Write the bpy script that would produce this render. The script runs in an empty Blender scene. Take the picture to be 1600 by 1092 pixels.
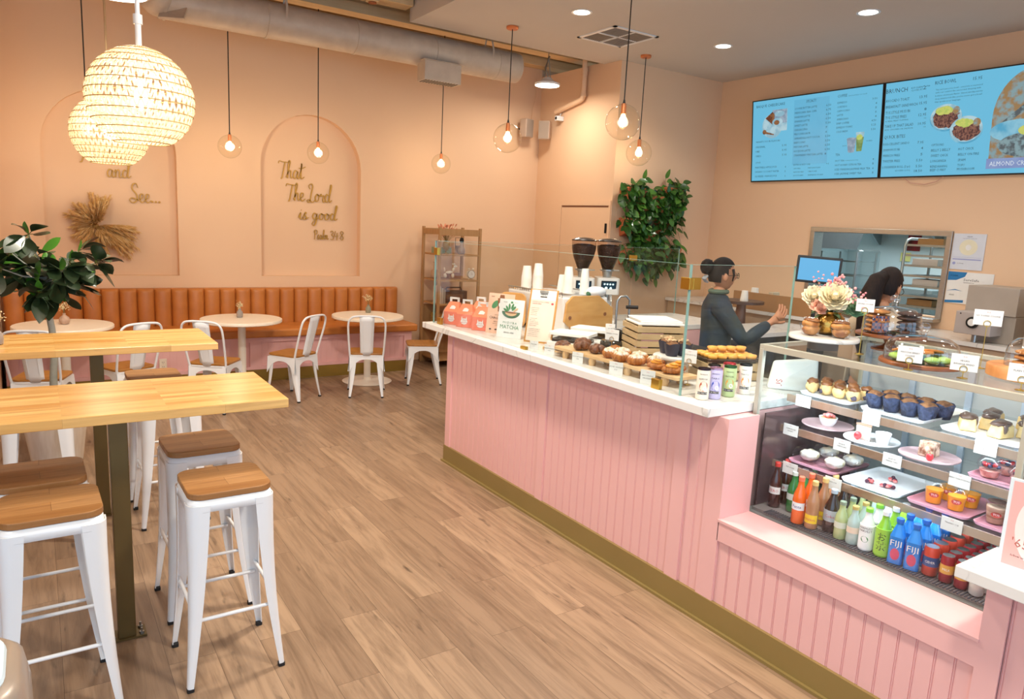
import bpy, bmesh, math, random
from math import sin, cos, pi, radians, sqrt, atan2
from mathutils import Vector, Matrix, noise

S = bpy.context.scene
COL = S.collection
rnd = random.Random(7)

# ---------------------------------------------------------------- camera
def cam_axes(yaw, pitch, roll):
    f = Vector((sin(yaw) * cos(pitch), cos(yaw) * cos(pitch), -sin(pitch)))
    r = Vector((cos(yaw), -sin(yaw), 0)); u = r.cross(f)
    return cos(roll) * r + sin(roll) * u, -sin(roll) * r + cos(roll) * u, f
_r, _u, _f = cam_axes(0.59011457, 0.17051608, 0.04879595)
camd = bpy.data.cameras.new('camera'); camo = bpy.data.objects.new('camera', camd); COL.objects.link(camo)
M = Matrix(((_r.x, _u.x, -_f.x, 0), (_r.y, _u.y, -_f.y, 0), (_r.z, _u.z, -_f.z, 1.8), (0, 0, 0, 1)))
camo.matrix_world = M
camd.sensor_width = 36; camd.lens = 1116.71 / 1600 * 36; camd.clip_start = 0.05; camd.clip_end = 60
S.camera = camo
S.view_settings.view_transform = 'Standard'; S.view_settings.look = 'None'
S.view_settings.exposure = -0.12; S.view_settings.gamma = 1.0; S.view_settings.use_curve_mapping = False
S.cycles.max_bounces = 8; S.cycles.transparent_max_bounces = 24; S.cycles.diffuse_bounces = 4
S.cycles.glossy_bounces = 4; S.cycles.transmission_bounces = 6
S.cycles.caustics_reflective = False; S.cycles.caustics_refractive = False
S.cycles.sample_clamp_indirect = 6; S.cycles.use_denoising = True
S.cycles.use_light_tree = True

# ---------------------------------------------------------------- daylight outside
W = bpy.data.worlds.new('daylight'); S.world = W; W.use_nodes = True
W.node_tree.nodes['Background'].inputs[0].default_value = (0.50, 0.74, 1.0, 1)
W.node_tree.nodes['Background'].inputs[1].default_value = 3.0

def light(kind, loc, power, color, size=.2, rot=(0, 0, 0), size_y=None, spot=None, name='lamp_light', spread=None, parent=None):
    l = bpy.data.lights.new(name, kind); l.energy = power; l.color = color
    o = bpy.data.objects.new(name, l); COL.objects.link(o); o.location = loc; o.rotation_euler = rot
    if kind == 'AREA':
        l.size = size
        if size_y: l.shape = 'RECTANGLE'; l.size_y = size_y
        else: l.shape = 'DISK'
        if spread: l.spread = spread
    else:
        l.shadow_soft_size = size
    if spot: l.spot_size = spot; l.spot_blend = .6
    if parent: o.parent = parent
    return o
WARM = (1.0, .82, .60); SOFTW = (1.0, .91, .78); COOL = (.86, .93, 1.0)

# ---------------------------------------------------------------- mesh collector
class MB:
    def __init__(s): s.v = []; s.f = []; s.m = []; s.sm = []
    def add(s, vs, fs, mi=0, smooth=True, T=None):
        b = len(s.v)
        if T is not None: vs = [T @ Vector(q) for q in vs]
        s.v += [tuple(q) for q in vs]
        for f in fs: s.f.append([b + i for i in f]); s.m.append(mi); s.sm.append(smooth)
        return s
    def box(s, a, b, mi=0, T=None):
        x0, y0, z0 = a; x1, y1, z1 = b
        x0, x1 = min(x0, x1), max(x0, x1); y0, y1 = min(y0, y1), max(y0, y1); z0, z1 = min(z0, z1), max(z0, z1)
        v = [(x0, y0, z0), (x1, y0, z0), (x1, y1, z0), (x0, y1, z0), (x0, y0, z1), (x1, y0, z1), (x1, y1, z1), (x0, y1, z1)]
        return s.add(v, [(0, 3, 2, 1), (4, 5, 6, 7), (0, 1, 5, 4), (1, 2, 6, 5), (2, 3, 7, 6), (3, 0, 4, 7)], mi, False, T)
    def hexa(s, v, mi=0, T=None):
        return s.add(v, [(0, 3, 2, 1), (4, 5, 6, 7), (0, 1, 5, 4), (1, 2, 6, 5), (2, 3, 7, 6), (3, 0, 4, 7)], mi, False, T)
    def lathe(s, prof, n=24, c=(0, 0, 0), mi=0, T=None, a0=0, a1=2 * pi, smooth=True, cap=True):
        # prof: list of (r, z) from bottom to top
        full = abs(a1 - a0 - 2 * pi) < 1e-6; k = n if full else n + 1
        vs = []; fs = []
        for r, z in prof:
            for i in range(k):
                a = a0 + (a1 - a0) * i / n
                vs.append((c[0] + r * cos(a), c[1] + r * sin(a), c[2] + z))
        for j in range(len(prof) - 1):
            for i in range(n):
                i2 = (i + 1) % k
                fs.append((j * k + i, j * k + i2, (j + 1) * k + i2, (j + 1) * k + i))
        if full and cap:
            if prof[0][0] > 1.5e-3 and not (abs(prof[0][1] - prof[1][1]) < 1e-9 and prof[1][0] < prof[0][0]): fs.append(tuple(range(k - 1, -1, -1)))
            if prof[-1][0] > 1.5e-3 and not (abs(prof[-1][1] - prof[-2][1]) < 1e-9 and prof[-2][0] < prof[-1][0]): fs.append(tuple((len(prof) - 1) * k + i for i in range(k)))
        return s.add(vs, fs, mi, smooth, T)
    def cyl(s, p0, p1, r0, r1=None, n=16, mi=0, T=None):
        return s.tube([p0, p1], [r0, r0 if r1 is None else r1], n, mi, T)
    def tube(s, pts, r, n=8, mi=0, T=None, closed=False, flat=1.0):
        pts = [Vector(p) for p in pts]; k = len(pts)
        rs = r if isinstance(r, (list, tuple)) else [r] * k
        vs = []; fs = []; up = None
        for i, p in enumerate(pts):
            if closed: d = pts[(i + 1) % k] - pts[i - 1]
            else: d = pts[min(i + 1, k - 1)] - pts[max(i - 1, 0)]
            if d.length < 1e-9: d = Vector((0, 0, 1))
            d.normalize()
            if up is None:
                up = Vector((0, 0, 1)) if abs(d.z) < .9 else Vector((0, 1, 0))
            x = up.cross(d)
            if x.length < 1e-5: x = Vector((1, 0, 0)).cross(d)
            x.normalize(); up = d.cross(x)
            for j in range(n):
                a = 2 * pi * j / n
                vs.append(p + rs[i] * (cos(a) * x + flat * sin(a) * up))
        m = k if closed else k - 1
        for i in range(m):
            i2 = (i + 1) % k
            for j in range(n):
                j2 = (j + 1) % n
                fs.append((i * n + j, i * n + j2, i2 * n + j2, i2 * n + j))
        if not closed:
            fs.append(tuple(range(n - 1, -1, -1))); fs.append(tuple((k - 1) * n + j for j in range(n)))
        return s.add(vs, fs, mi, True, T)
    def ball(s, c, r, n=16, mi=0, T=None, f=None):
        rx, ry, rz = r if isinstance(r, (list, tuple)) else (r, r, r)
        m = max(4, n // 2); vs = [(c[0], c[1], c[2] - rz)]; fs = []
        for j in range(1, m):
            t = -pi / 2 + pi * j / m
            for i in range(n):
                a = 2 * pi * i / n; q = (cos(t) * cos(a), cos(t) * sin(a), sin(t))
                k = f(q) if f else 1
                vs.append((c[0] + rx * q[0] * k, c[1] + ry * q[1] * k, c[2] + rz * q[2] * k))
        vs.append((c[0], c[1], c[2] + rz)); e = len(vs) - 1
        for i in range(n):
            fs.append((0, 1 + (i + 1) % n, 1 + i)); b = 1 + (m - 2) * n
            fs.append((b + i, b + (i + 1) % n, e))
            for j in range(m - 2):
                p = 1 + j * n; fs.append((p + i, p + (i + 1) % n, p + n + (i + 1) % n, p + n + i))
        return s.add(vs, fs, mi, True, T)
    def prism(s, poly, z0, z1, mi=0, T=None, smooth=False):
        # poly: xy outline counter-clockwise, extruded in z
        n = len(poly); vs = [(x, y, z0) for x, y in poly] + [(x, y, z1) for x, y in poly]
        fs = [tuple(range(n - 1, -1, -1)), tuple(range(n, 2 * n))]
        fs += [(i, (i + 1) % n, n + (i + 1) % n, n + i) for i in range(n)]
        return s.add(vs, fs, mi, smooth, T)
    def quad(s, a, b, c, d, mi=0, T=None): return s.add([a, b, c, d], [(0, 1, 2, 3)], mi, False, T)
    def build(s, name, mats, parent=None, angle=40, bevel=0, seg=2, sub=0):
        me = bpy.data.meshes.new(name); me.from_pydata(s.v, [], s.f)
        for m in (mats if isinstance(mats, (list, tuple)) else [mats]): me.materials.append(m)
        me.polygons.foreach_set('material_index', s.m); me.polygons.foreach_set('use_smooth', s.sm)
        me.update()
        if any(s.sm) and angle < 180: me.set_sharp_from_angle(angle=radians(angle))
        o = bpy.data.objects.new(name, me); COL.objects.link(o)
        if parent: o.parent = parent
        if bevel:
            b = o.modifiers.new('bevel', 'BEVEL'); b.width = bevel; b.segments = seg; b.limit_method = 'ANGLE'; b.angle_limit = radians(35)
        if sub:
            b = o.modifiers.new('sub', 'SUBSURF'); b.levels = sub; b.render_levels = sub
        return o

def rrect(w, d, r, n=4, cx=0, cy=0):
    o = []
    for qx, qy, a in ((1, 1, 0), (-1, 1, pi / 2), (-1, -1, pi), (1, -1, 3 * pi / 2)):
        for i in range(n + 1):
            t = a + pi / 2 * i / n
            o.append((cx + qx * (w / 2 - r) + r * cos(t), cy + qy * (d / 2 - r) + r * sin(t)))
    return o
def TR(x=0, y=0, z=0, rz=0, rx=0, ry=0, s=1):
    return Matrix.Translation((x, y, z)) @ Matrix.Rotation(rz, 4, 'Z') @ Matrix.Rotation(ry, 4, 'Y') @ Matrix.Rotation(rx, 4, 'X') @ Matrix.Scale(s, 4)
def frame(o, xd, yd):
    xd = Vector(xd).normalized(); yd = Vector(yd).normalized(); n = xd.cross(yd)
    return Matrix(((xd.x, yd.x, n.x, o[0]), (xd.y, yd.y, n.y, o[1]), (xd.z, yd.z, n.z, o[2]), (0, 0, 0, 1)))
_tc = {}
def text_geo(t):
    if t not in _tc:
        c = bpy.data.curves.new('txt', 'FONT'); c.body = t; c.resolution_u = 1
        o = bpy.data.objects.new('txt', c); COL.objects.link(o)
        me = bpy.data.meshes.new_from_object(o.evaluated_get(bpy.context.evaluated_depsgraph_get()))
        vs = [tuple(v.co) for v in me.vertices]; fs = [tuple(p.vertices) for p in me.polygons]
        bpy.data.objects.remove(o); bpy.data.curves.remove(c); bpy.data.meshes.remove(me)
        _tc[t] = (vs, fs)
    return _tc[t]
def put_text(mb, t, x, y, h, T, mi=0, w=None, center=False, cyl=None, bold=0):
    """flat writing: x,y = left end of the baseline, h = capital height, w = total width"""
    vs, fs = text_geo(t)
    if not vs: return
    x0 = min(v[0] for v in vs); x1 = max(v[0] for v in vs); ky = h / .69
    kx = (w / max(x1 - x0, 1e-3)) if w else ky
    ox = x - ((x1 - x0) * kx / 2 if center else 0)
    out = []
    for v in vs:
        px, py = ox + (v[0] - x0) * kx, y + v[1] * ky
        if cyl: out.append((cyl * sin(px / cyl), -cyl * cos(px / cyl), py))
        else: out.append((px, py, 0))
    mb.add(out, fs, mi, False, T)

# ---------------------------------------------------------------- things, parts, tags
def tag(o, label, cat, group=None):
    o['label'] = label; o['category'] = cat
    if group: o['group'] = group
    return o
def thing(name, label, cat, loc=(0, 0, 0), rz=0, group=None):
    o = bpy.data.objects.new(name, None); COL.objects.link(o); o.empty_display_size = .05
    o.location = loc; o.rotation_euler = (0, 0, rz)
    return tag(o, label, cat, group)
def struct(o): o['kind'] = 'structure'; return o
def dup(root, loc, rz=None, label=None, group=None):
    r = root.copy(); COL.objects.link(r); r.location = loc
    if rz is not None: r.rotation_euler = (0, 0, rz)
    if label: r['label'] = label
    if group: r['group'] = group
    for ch in list(root.children):
        c = ch.copy(); COL.objects.link(c); c.parent = r
        for g in ch.children:
            e = g.copy(); COL.objects.link(e); e.parent = c
    return r

# ---------------------------------------------------------------- materials
def lin(c):
    if isinstance(c, str): c = tuple(int(c[i:i + 2], 16) for i in (0, 2, 4))
    return tuple(((x / 255) / 12.92 if x / 255 < .04045 else ((x / 255 + .055) / 1.055) ** 2.4) for x in c) + (1,)
_mc = {}
def mat(name, c, rough=.5, metal=0, c2=None, scale=8, amt=.5, bump=0, bscale=60, spec=.5, coat=0, sss=0, stretch=None, detail=4, emit=0, trans=0):
    if name in _mc: return _mc[name]
    m = bpy.data.materials.new(name); m.use_nodes = True; nt = m.node_tree; N = nt.nodes; L = nt.links
    b = N['Principled BSDF']; b.inputs['Roughness'].default_value = rough; b.inputs['Metallic'].default_value = metal
    b.inputs['Specular IOR Level'].default_value = spec; b.inputs['Coat Weight'].default_value = coat
    if sss: b.inputs['Subsurface Weight'].default_value = sss; b.inputs['Subsurface Scale'].default_value = .01
    tc = N.new('ShaderNodeTexCoord'); mp = N.new('ShaderNodeMapping'); L.new(tc.outputs['Object'], mp.inputs[0])
    if stretch: mp.inputs['Scale'].default_value = stretch
    no = N.new('ShaderNodeTexNoise'); no.inputs['Scale'].default_value = scale; no.inputs['Detail'].default_value = detail
    L.new(mp.outputs[0], no.inputs[0])
    mx = N.new('ShaderNodeMix'); mx.data_type = 'RGBA'
    a = lin(c); d = lin(c2) if c2 else tuple(x * .93 for x in a[:3]) + (1,)
    mx.inputs[6].default_value = a; mx.inputs[7].default_value = d
    rp = N.new('ShaderNodeMapRange'); rp.inputs[1].default_value = .5 - .25 / max(amt, .01) * .5; rp.inputs[2].default_value = .5 + .25 / max(amt, .01) * .5
    L.new(no.outputs[0], rp.inputs[0]); L.new(rp.outputs[0], mx.inputs[0]); L.new(mx.outputs[2], b.inputs['Base Color'])
    if emit: L.new(mx.outputs[2], b.inputs['Emission Color']); b.inputs['Emission Strength'].default_value = emit
    if trans: b.inputs['Transmission Weight'].default_value = trans
    if bump:
        n2 = N.new('ShaderNodeTexNoise'); n2.inputs['Scale'].default_value = bscale; L.new(mp.outputs[0], n2.inputs[0])
        bp = N.new('ShaderNodeBump'); bp.inputs['Strength'].default_value = bump; bp.inputs['Distance'].default_value = .01
        L.new(n2.outputs[0], bp.inputs['Height']); L.new(bp.outputs[0], b.inputs['Normal'])
    _mc[name] = m; return m
def emis(name, c, s, base='ffffff'):
    m = bpy.data.materials.new(name); m.use_nodes = True; b = m.node_tree.nodes['Principled BSDF']
    b.inputs['Base Color'].default_value = lin(base); b.inputs['Emission Color'].default_value = lin(c); b.inputs['Emission Strength'].default_value = s
    return m
def glass(name, tint=(1, 1, 1), refl=1.0, rough=0.0, base=.0):
    """thin clear glass: see-through sheet with a fresnel reflection"""
    m = bpy.data.materials.new(name); m.use_nodes = True; nt = m.node_tree; nt.nodes.clear(); N = nt.nodes; L = nt.links
    o = N.new('ShaderNodeOutputMaterial'); t = N.new('ShaderNodeBsdfTransparent'); t.inputs[0].default_value = tint + (1,)
    g = N.new('ShaderNodeBsdfAnisotropic') if False else N.new('ShaderNodeBsdfGlossy'); g.inputs['Roughness'].default_value = rough
    f = N.new('ShaderNodeLayerWeight'); f.inputs[0].default_value = .5
    pw = N.new('ShaderNodeMath'); pw.operation = 'POWER'; pw.inputs[1].default_value = 4; L.new(f.outputs['Facing'], pw.inputs[0])
    ma = N.new('ShaderNodeMath'); ma.operation = 'MULTIPLY_ADD'; ma.use_clamp = True; ma.inputs[1].default_value = refl * .8; ma.inputs[2].default_value = base + .022 * refl
    mx = N.new('ShaderNodeMixShader'); L.new(pw.outputs[0], ma.inputs[0]); L.new(ma.outputs[0], mx.inputs[0])
    L.new(t.outputs[0], mx.inputs[1]); L.new(g.outputs[0], mx.inputs[2]); L.new(mx.outputs[0], o.inputs[0])
    return m
def wood_planks(name, cols, pw, pl, rough=.45, along='Y', grain=.5, gap=.0015, coat=0, knots=0, bump=.1):
    """boards laid in a plane; object coordinates; cols = 3 tones"""
    m = bpy.data.materials.new(name); m.use_nodes = True; nt = m.node_tree; N = nt.nodes; L = nt.links
    b = N['Principled BSDF']; b.inputs['Roughness'].default_value = rough; b.inputs['Coat Weight'].default_value = coat; b.inputs['Coat Roughness'].default_value = .25
    tc = N.new('ShaderNodeTexCoord'); mp = N.new('ShaderNodeMapping'); L.new(tc.outputs['Object'], mp.inputs[0])
    if along == 'Y': mp.inputs['Rotation'].default_value = (0, 0, pi / 2)
    br = N.new('ShaderNodeTexBrick'); br.offset = .37; br.offset_frequency = 2
    br.inputs['Color1'].default_value = (0, 0, 0, 1); br.inputs['Color2'].default_value = (1, 1, 1, 1); br.inputs['Mortar'].default_value = (.5, .5, .5, 1)
    br.inputs['Scale'].default_value = 1; br.inputs['Mortar Size'].default_value = gap; br.inputs['Brick Width'].default_value = pl; br.inputs['Row Height'].default_value = pw
    L.new(mp.outputs[0], br.inputs[0])
    # per-board offset of the grain
    ad = N.new('ShaderNodeVectorMath'); ad.operation = 'MULTIPLY_ADD'; ad.inputs[1].default_value = (7, 7, 7)
    L.new(br.outputs['Color'], ad.inputs[0]); L.new(mp.outputs[0], ad.inputs[2])
    sc = N.new('ShaderNodeVectorMath'); sc.operation = 'MULTIPLY'; sc.inputs[1].default_value = (1.2, 14, 14); L.new(ad.outputs[0], sc.inputs[0])
    no = N.new('ShaderNodeTexNoise'); no.inputs['Scale'].default_value = 1.6; no.inputs['Detail'].default_value = 8; no.inputs['Roughness'].default_value = .65; no.inputs['Distortion'].default_value = .6
    L.new(sc.outputs[0], no.inputs[0])
    mxa = N.new('ShaderNodeMix'); mxa.data_type = 'RGBA'; mxa.inputs[6].default_value = lin(cols[0]); mxa.inputs[7].default_value = lin(cols[1])
    L.new(br.outputs['Color'], mxa.inputs[0])
    rp = N.new('ShaderNodeMapRange'); rp.inputs[1].default_value = .42; rp.inputs[2].default_value = .75; rp.inputs[4].default_value = grain; L.new(no.outputs[0], rp.inputs[0])
    mxb = N.new('ShaderNodeMix'); mxb.data_type = 'RGBA'; mxb.inputs[7].default_value = lin(cols[2]); L.new(rp.outputs[0], mxb.inputs[0]); L.new(mxa.outputs[2], mxb.inputs[6])
    last = mxb
    if knots:
        s2 = N.new('ShaderNodeVectorMath'); s2.operation = 'MULTIPLY'; s2.inputs[1].default_value = (2.2, 9, 9); L.new(ad.outputs[0], s2.inputs[0])
        n3 = N.new('ShaderNodeTexNoise'); n3.inputs['Scale'].default_value = 2.2; n3.inputs['Detail'].default_value = 3; L.new(s2.outputs[0], n3.inputs[0])
        r3 = N.new('ShaderNodeMapRange'); r3.inputs[1].default_value = .66; r3.inputs[2].default_value = .8; r3.inputs[4].default_value = knots; L.new(n3.outputs[0], r3.inputs[0])
        mk = N.new('ShaderNodeMix'); mk.data_type = 'RGBA'; mk.inputs[7].default_value = tuple(x * .35 for x in lin(cols[2])[:3]) + (1,)
        L.new(r3.outputs[0], mk.inputs[0]); L.new(mxb.outputs[2], mk.inputs[6]); last = mk
    mg = N.new('ShaderNodeMix'); mg.data_type = 'RGBA'; mg.inputs[7].default_value = tuple(x * .7 for x in lin(cols[2])[:3]) + (1,)
    L.new(br.outputs['Fac'], mg.inputs[0]); L.new(last.outputs[2], mg.inputs[6]); L.new(mg.outputs[2], b.inputs['Base Color'])
    bp = N.new('ShaderNodeBump'); bp.inputs['Strength'].default_value = bump; bp.inputs['Distance'].default_value = .004; L.new(no.outputs[0], bp.inputs['Height']); L.new(bp.outputs[0], b.inputs['Normal'])
    return m
def marble(name, base='e2dfda', vein='9c978f'):
    m = bpy.data.materials.new(name); m.use_nodes = True; nt = m.node_tree; N = nt.nodes; L = nt.links
    b = N['Principled BSDF']; b.inputs['Roughness'].default_value = .22
    tc = N.new('ShaderNodeTexCoord'); no = N.new('ShaderNodeTexNoise'); no.inputs['Scale'].default_value = 1.3; no.inputs['Detail'].default_value = 6; no.inputs['Distortion'].default_value = 1.2
    L.new(tc.outputs['Object'], no.inputs[0])
    sb = N.new('ShaderNodeMath'); sb.operation = 'SUBTRACT'; sb.inputs[1].default_value = .5; L.new(no.outputs[0], sb.inputs[0])
    ab = N.new('ShaderNodeMath'); ab.operation = 'ABSOLUTE'; L.new(sb.outputs[0], ab.inputs[0])
    rp = N.new('ShaderNodeMapRange'); rp.inputs[1].default_value = 0; rp.inputs[2].default_value = .012; rp.inputs[3].default_value = .5; rp.inputs[4].default_value = 0; L.new(ab.outputs[0], rp.inputs[0])
    mx = N.new('ShaderNodeMix'); mx.data_type = 'RGBA'; mx.inputs[6].default_value = lin(base); mx.inputs[7].default_value = lin(vein)
    L.new(rp.outputs[0], mx.inputs[0]); L.new(mx.outputs[2], b.inputs['Base Color'])
    return m

M_WALL = mat('peach_wall_paint', 'eac6a3', .8, c2='e5bf9b', scale=1.2, amt=.3, bump=.05, bscale=250)
M_CEIL = mat('soffit_paint', 'cfc6bd', .85, scale=1.5, amt=.3)
M_DECK = mat('painted_roof_deck', 'd8bd93', .8, c2='c4a57b', scale=5, amt=.4, stretch=(.3, 3, 3))
M_BEAM = mat('painted_joist_timber', 'e6c99b', .7, c2='cdae80', scale=6, amt=.4, stretch=(.3, 4, 4))
M_DARK = mat('dark_void', '1c1714', .9)
M_FLOOR = wood_planks('oak_floor_planks', ('ac8f73', '8f745c', '604936'), .178, 1.22, .42, 'Y', .85, .0008, 0, .8, .06)
M_BUTCH = wood_planks('butcher_block', ('ebbf76', 'cc9044', '9c6428'), .036, .55, .3, 'X', .6, .0002, .35, .5, .02)
M_SEATW = wood_planks('stool_seat_wood', ('b98955', '9c6a38', '6f4420'), .085, 3.0, .5, 'X', .7, .0006, .1, .3, .05)
M_PINK = mat('pink_panel_paint', 'e9b7b4', .45, c2='e6b1ae', scale=3, amt=.3)
M_GOLD = mat('bronze_kickboard', '9a8552', .38, .3, c2='917c4a', scale=4, amt=.3)
M_BRASS = mat('brushed_brass', 'c9a24a', .3, 1)
M_MARB = marble('veined_white_marble')
M_WHITE = mat('white_powder_coat', 'eef0f2', .3, c2='e6e9ec', scale=3, amt=.3, coat=.3)
M_CREAM = mat('cream_laminate', 'f2e6d4', .35, c2='ecdcc6', scale=30, amt=.5)
M_LEATH = mat('cognac_leather', 'c67c3a', .42, c2='b56d2f', scale=7, amt=.5, bump=.12, bscale=180)
M_SEAM = mat('leather_seam_shade', '6d3315', .6)
M_BLACK = mat('matte_black', '131313', .5)
M_RUB = mat('black_rubber', '1a1a1c', .7)
M_STEEL = mat('brushed_steel', 'b9bab8', .32, 1, c2='a9aaa8', scale=20, amt=.4, stretch=(1, 1, 8))
M_GALV = mat('painted_duct_metal', 'cfc1b0', .55, .25, c2='bfb09f', scale=9, amt=.5)
M_POST = mat('bronze_post_paint', '6d5a33', .4, .4)
M_PAPER = mat('white_card', 'eeece8', .7)
M_INK = mat('dark_print', '3a3532', .7)
M_REDINK = mat('red_print', 'c94a50', .7)
M_GLASS = glass('clear_glass', (.97, .985, .98), .85)
M_GEDGE = mat('green_glass_edge', '7fa39a', .2, spec=.6)
M_BULB = emis('lit_bulb', 'ffd9a0', 40)
M_LED = emis('led_panel', 'fff2e0', 9)
M_COPP = mat('copper_canopy', 'e08a58', .35, .6)
M_CORD = mat('dark_cord', '2a2420', .6)

# ---------------------------------------------------------------- room shell
YB = 8.45; XB = 5.942; YC = 6.822; XK = 7.73; ZS = 3.811; ZT = 4.75; XL = -2.6; YF = -3.2
def arch_pts(x0, x1, z0, z1, n=20):
    r = (x1 - x0) / 2; p = [(x0, z0), (x1, z0)]
    for i in range(n + 1):
        a = pi * i / n; p.append(((x0 + x1) / 2 + r * cos(a), z1 - r + r * sin(a)))
    return p
# back wall with two arched niches
NICH = [(.086, 1.286, 1.10, 2.95), (2.151, 3.334, 1.10, 2.95)]
bm = bmesh.new()
def loop_edges(pts, y):
    vs = [bm.verts.new((x, y, z)) for x, z in pts]
    return [bm.edges.new((vs[i], vs[(i + 1) % len(vs)])) for i in range(len(vs))], vs
E0, _ = loop_edges([(XL, 0), (XB, 0), (XB, ZT), (XL, ZT)], YB); allE = list(E0); hv = []
for x0, x1, z0, z1 in NICH:
    e, vs = loop_edges(arch_pts(x0, x1, z0, z1), YB); allE += e; hv.append(vs)
bmesh.ops.triangle_fill(bm, edges=allE, use_beauty=True, normal=(0, -1, 0))
# the fill may cover the niches: remove faces whose centre lies in one
def in_arch(x, z, a):
    x0, x1, z0, z1 = a; r = (x1 - x0) / 2
    return x0 < x < x1 and z0 < z and (z < z1 - r or (x - (x0 + x1) / 2) ** 2 + (z - z1 + r) ** 2 < r * r * .999)
for f in list(bm.faces):
    c = f.calc_center_median()
    if any(in_arch(c.x, c.z, a) for a in NICH): bm.faces.remove(f)
for vs in hv:
    bk = [bm.verts.new((v.co.x, YB + .10, v.co.z)) for v in vs]
    n = len(vs)
    for i in range(n): bm.faces.new((vs[i], vs[(i + 1) % n], bk[(i + 1) % n], bk[i]))
    bm.faces.new(bk)
bmesh.ops.recalc_face_normals(bm, faces=bm.faces)
me = bpy.data.meshes.new('wall_back'); bm.to_mesh(me); bm.free(); me.materials.append(M_WALL)
o = bpy.data.objects.new('wall_back', me); COL.objects.link(o); struct(o)
mb = MB(); mb.box((XL, YB + .12, 0), (XK + .3, YB + .25, ZT)); mb.box((XK + .16, YF, 3.05), (XK + .3, YB + .12, ZT)); struct(mb.build('wall_back_core', M_WALL))
# short side wall with a narrow service door, plant wall, kitchen wall
mb = MB(); mb.box((XB, YC, 0), (XB + .12, YB + .12, 3.835)); struct(mb.build('wall_side', M_WALL))
mb = MB(); mb.box((XB + .12, YC, 0), (XK + .1, YC + .12, ZS)); struct(mb.build('wall_plant', M_WALL))
# kitchen wall with the pass-through opening
PY0, PY1, PZ0, PZ1 = 3.70, 5.20, 1.085, 1.915
mb = MB()
for a, b in (((YF, 0), (PY0, ZS)), ((PY1, 0), (YC, ZS)), ((PY0, 0), (PY1, PZ0)), ((PY0, PZ1), (PY1, ZS))):
    mb.box((XK, a[0], a[1]), (XK + .14, b[0], b[1]))
struct(mb.build('wall_kitchen', M_WALL))
mb = MB(); mb.box((-.48, 7.35, 0), (-.325, YB, ZT)); struct(mb.build('wall_left', M_WALL))
mb = MB(); mb.box((XL - .1, 1.6, 0), (XL, YB, ZT)); mb.box((XL - .1, YF, 0), (XL, 1.6, .25)); mb.box((XL - .1, YF, 3.0), (XL, 1.6, ZT)); struct(mb.build('wall_street', M_WALL))
mb = MB(); mb.box((XL, YF - .1, 0), (XK, YF, .3)); mb.box((XL, YF - .1, 3.0), (XK, YF, ZT))
for x in (XL, -.2, 2.4, 5.0, XK - .3): mb.box((x, YF - .1, .3), (x + .3, YF, 3.0))
struct(mb.build('wall_front', M_WALL))
mb = MB(); mb.box((XL, YF, -.05), (XK + 2.6, YB + .2, 0)); struct(mb.build('floor', M_FLOOR))
# roof deck, joists
mb = MB(); mb.box((XL, YF, ZT), (XK + .2, YB + .2, ZT + .08)); struct(mb.build('ceiling', M_DECK))
k = 0; y = 8.30
while y > YF:
    mb = MB(); zb = 3.93
    mb.box((XL, y, zb + .10), (XK, y + .09, ZT)); mb.box((XL, y - .05, zb), (XK, y + .14, zb + .10))
    if y < 7.2:
        mb = MB(); mb.box((XL, y, zb + .1), (3.3, y + .09, ZT)); mb.box((XL, y - .05, zb), (3.3, y + .14, zb + .1))
    k += 1; struct(mb.build('trim_%d' % k, M_BEAM)); y -= .62
# dropped soffit over the counter (recessed cans cut in as discs below)
mb = MB(); mb.box((3.324, YF, ZS), (XK, 7.14, ZS + .55)); struct(mb.build('ceiling_soffit', M_CEIL))
# kitchen beyond the hatch
M_KIT = mat('kitchen_wall_panel', 'd3e2e3', .4, c2='c6d8da', scale=2, amt=.3)
mb = MB(); mb.box((XK + 2.5, 2.3, 0), (XK + 2.6, 6.4, 2.9)); mb.box((XK + .14, 2.2, 0), (XK + 2.5, 2.3, 2.9)); mb.box((XK + .14, 6.3, 0), (XK + 2.5, 6.4, 2.9)); mb.box((XK + .14, 2.2, 2.9), (XK + 2.6, 6.4, 3.0))
struct(mb.build('wall_kitchen_room', M_KIT))
light('AREA', (XK + 1.2, 4.4, 2.85), 70, (.85, .95, 1.0), 1.2, name='kitchen_tube_light')

# service door in the side wall
mb = MB(); mb.box((XB - .012, 6.835, 0), (XB - .001, 6.868, 2.17)); mb.box((XB - .012, 7.83, 0), (XB - .001, 7.90, 2.17)); mb.box((XB - .012, 6.868, 2.11), (XB - .001, 7.83, 2.17))
door = MB(); door.box((XB - .006, 6.87, .01), (XB - .0005, 7.825, 2.085)); dr = struct(door.build('door_1', M_WALL))
mb.build('door_frame', M_WALL, dr); g = MB(); g.box((XB - .0075, 6.88, 2.087), (XB - .0062, 7.82, 2.105)); g.build('door_gap', mat('door_gap', '7a4a30', .8), dr)
g = MB(); g.box((XB - .03, 6.885, 1.77), (XB - .006, 6.90, 1.89)); g.build('door_handle', M_DARK, dr)

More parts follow.
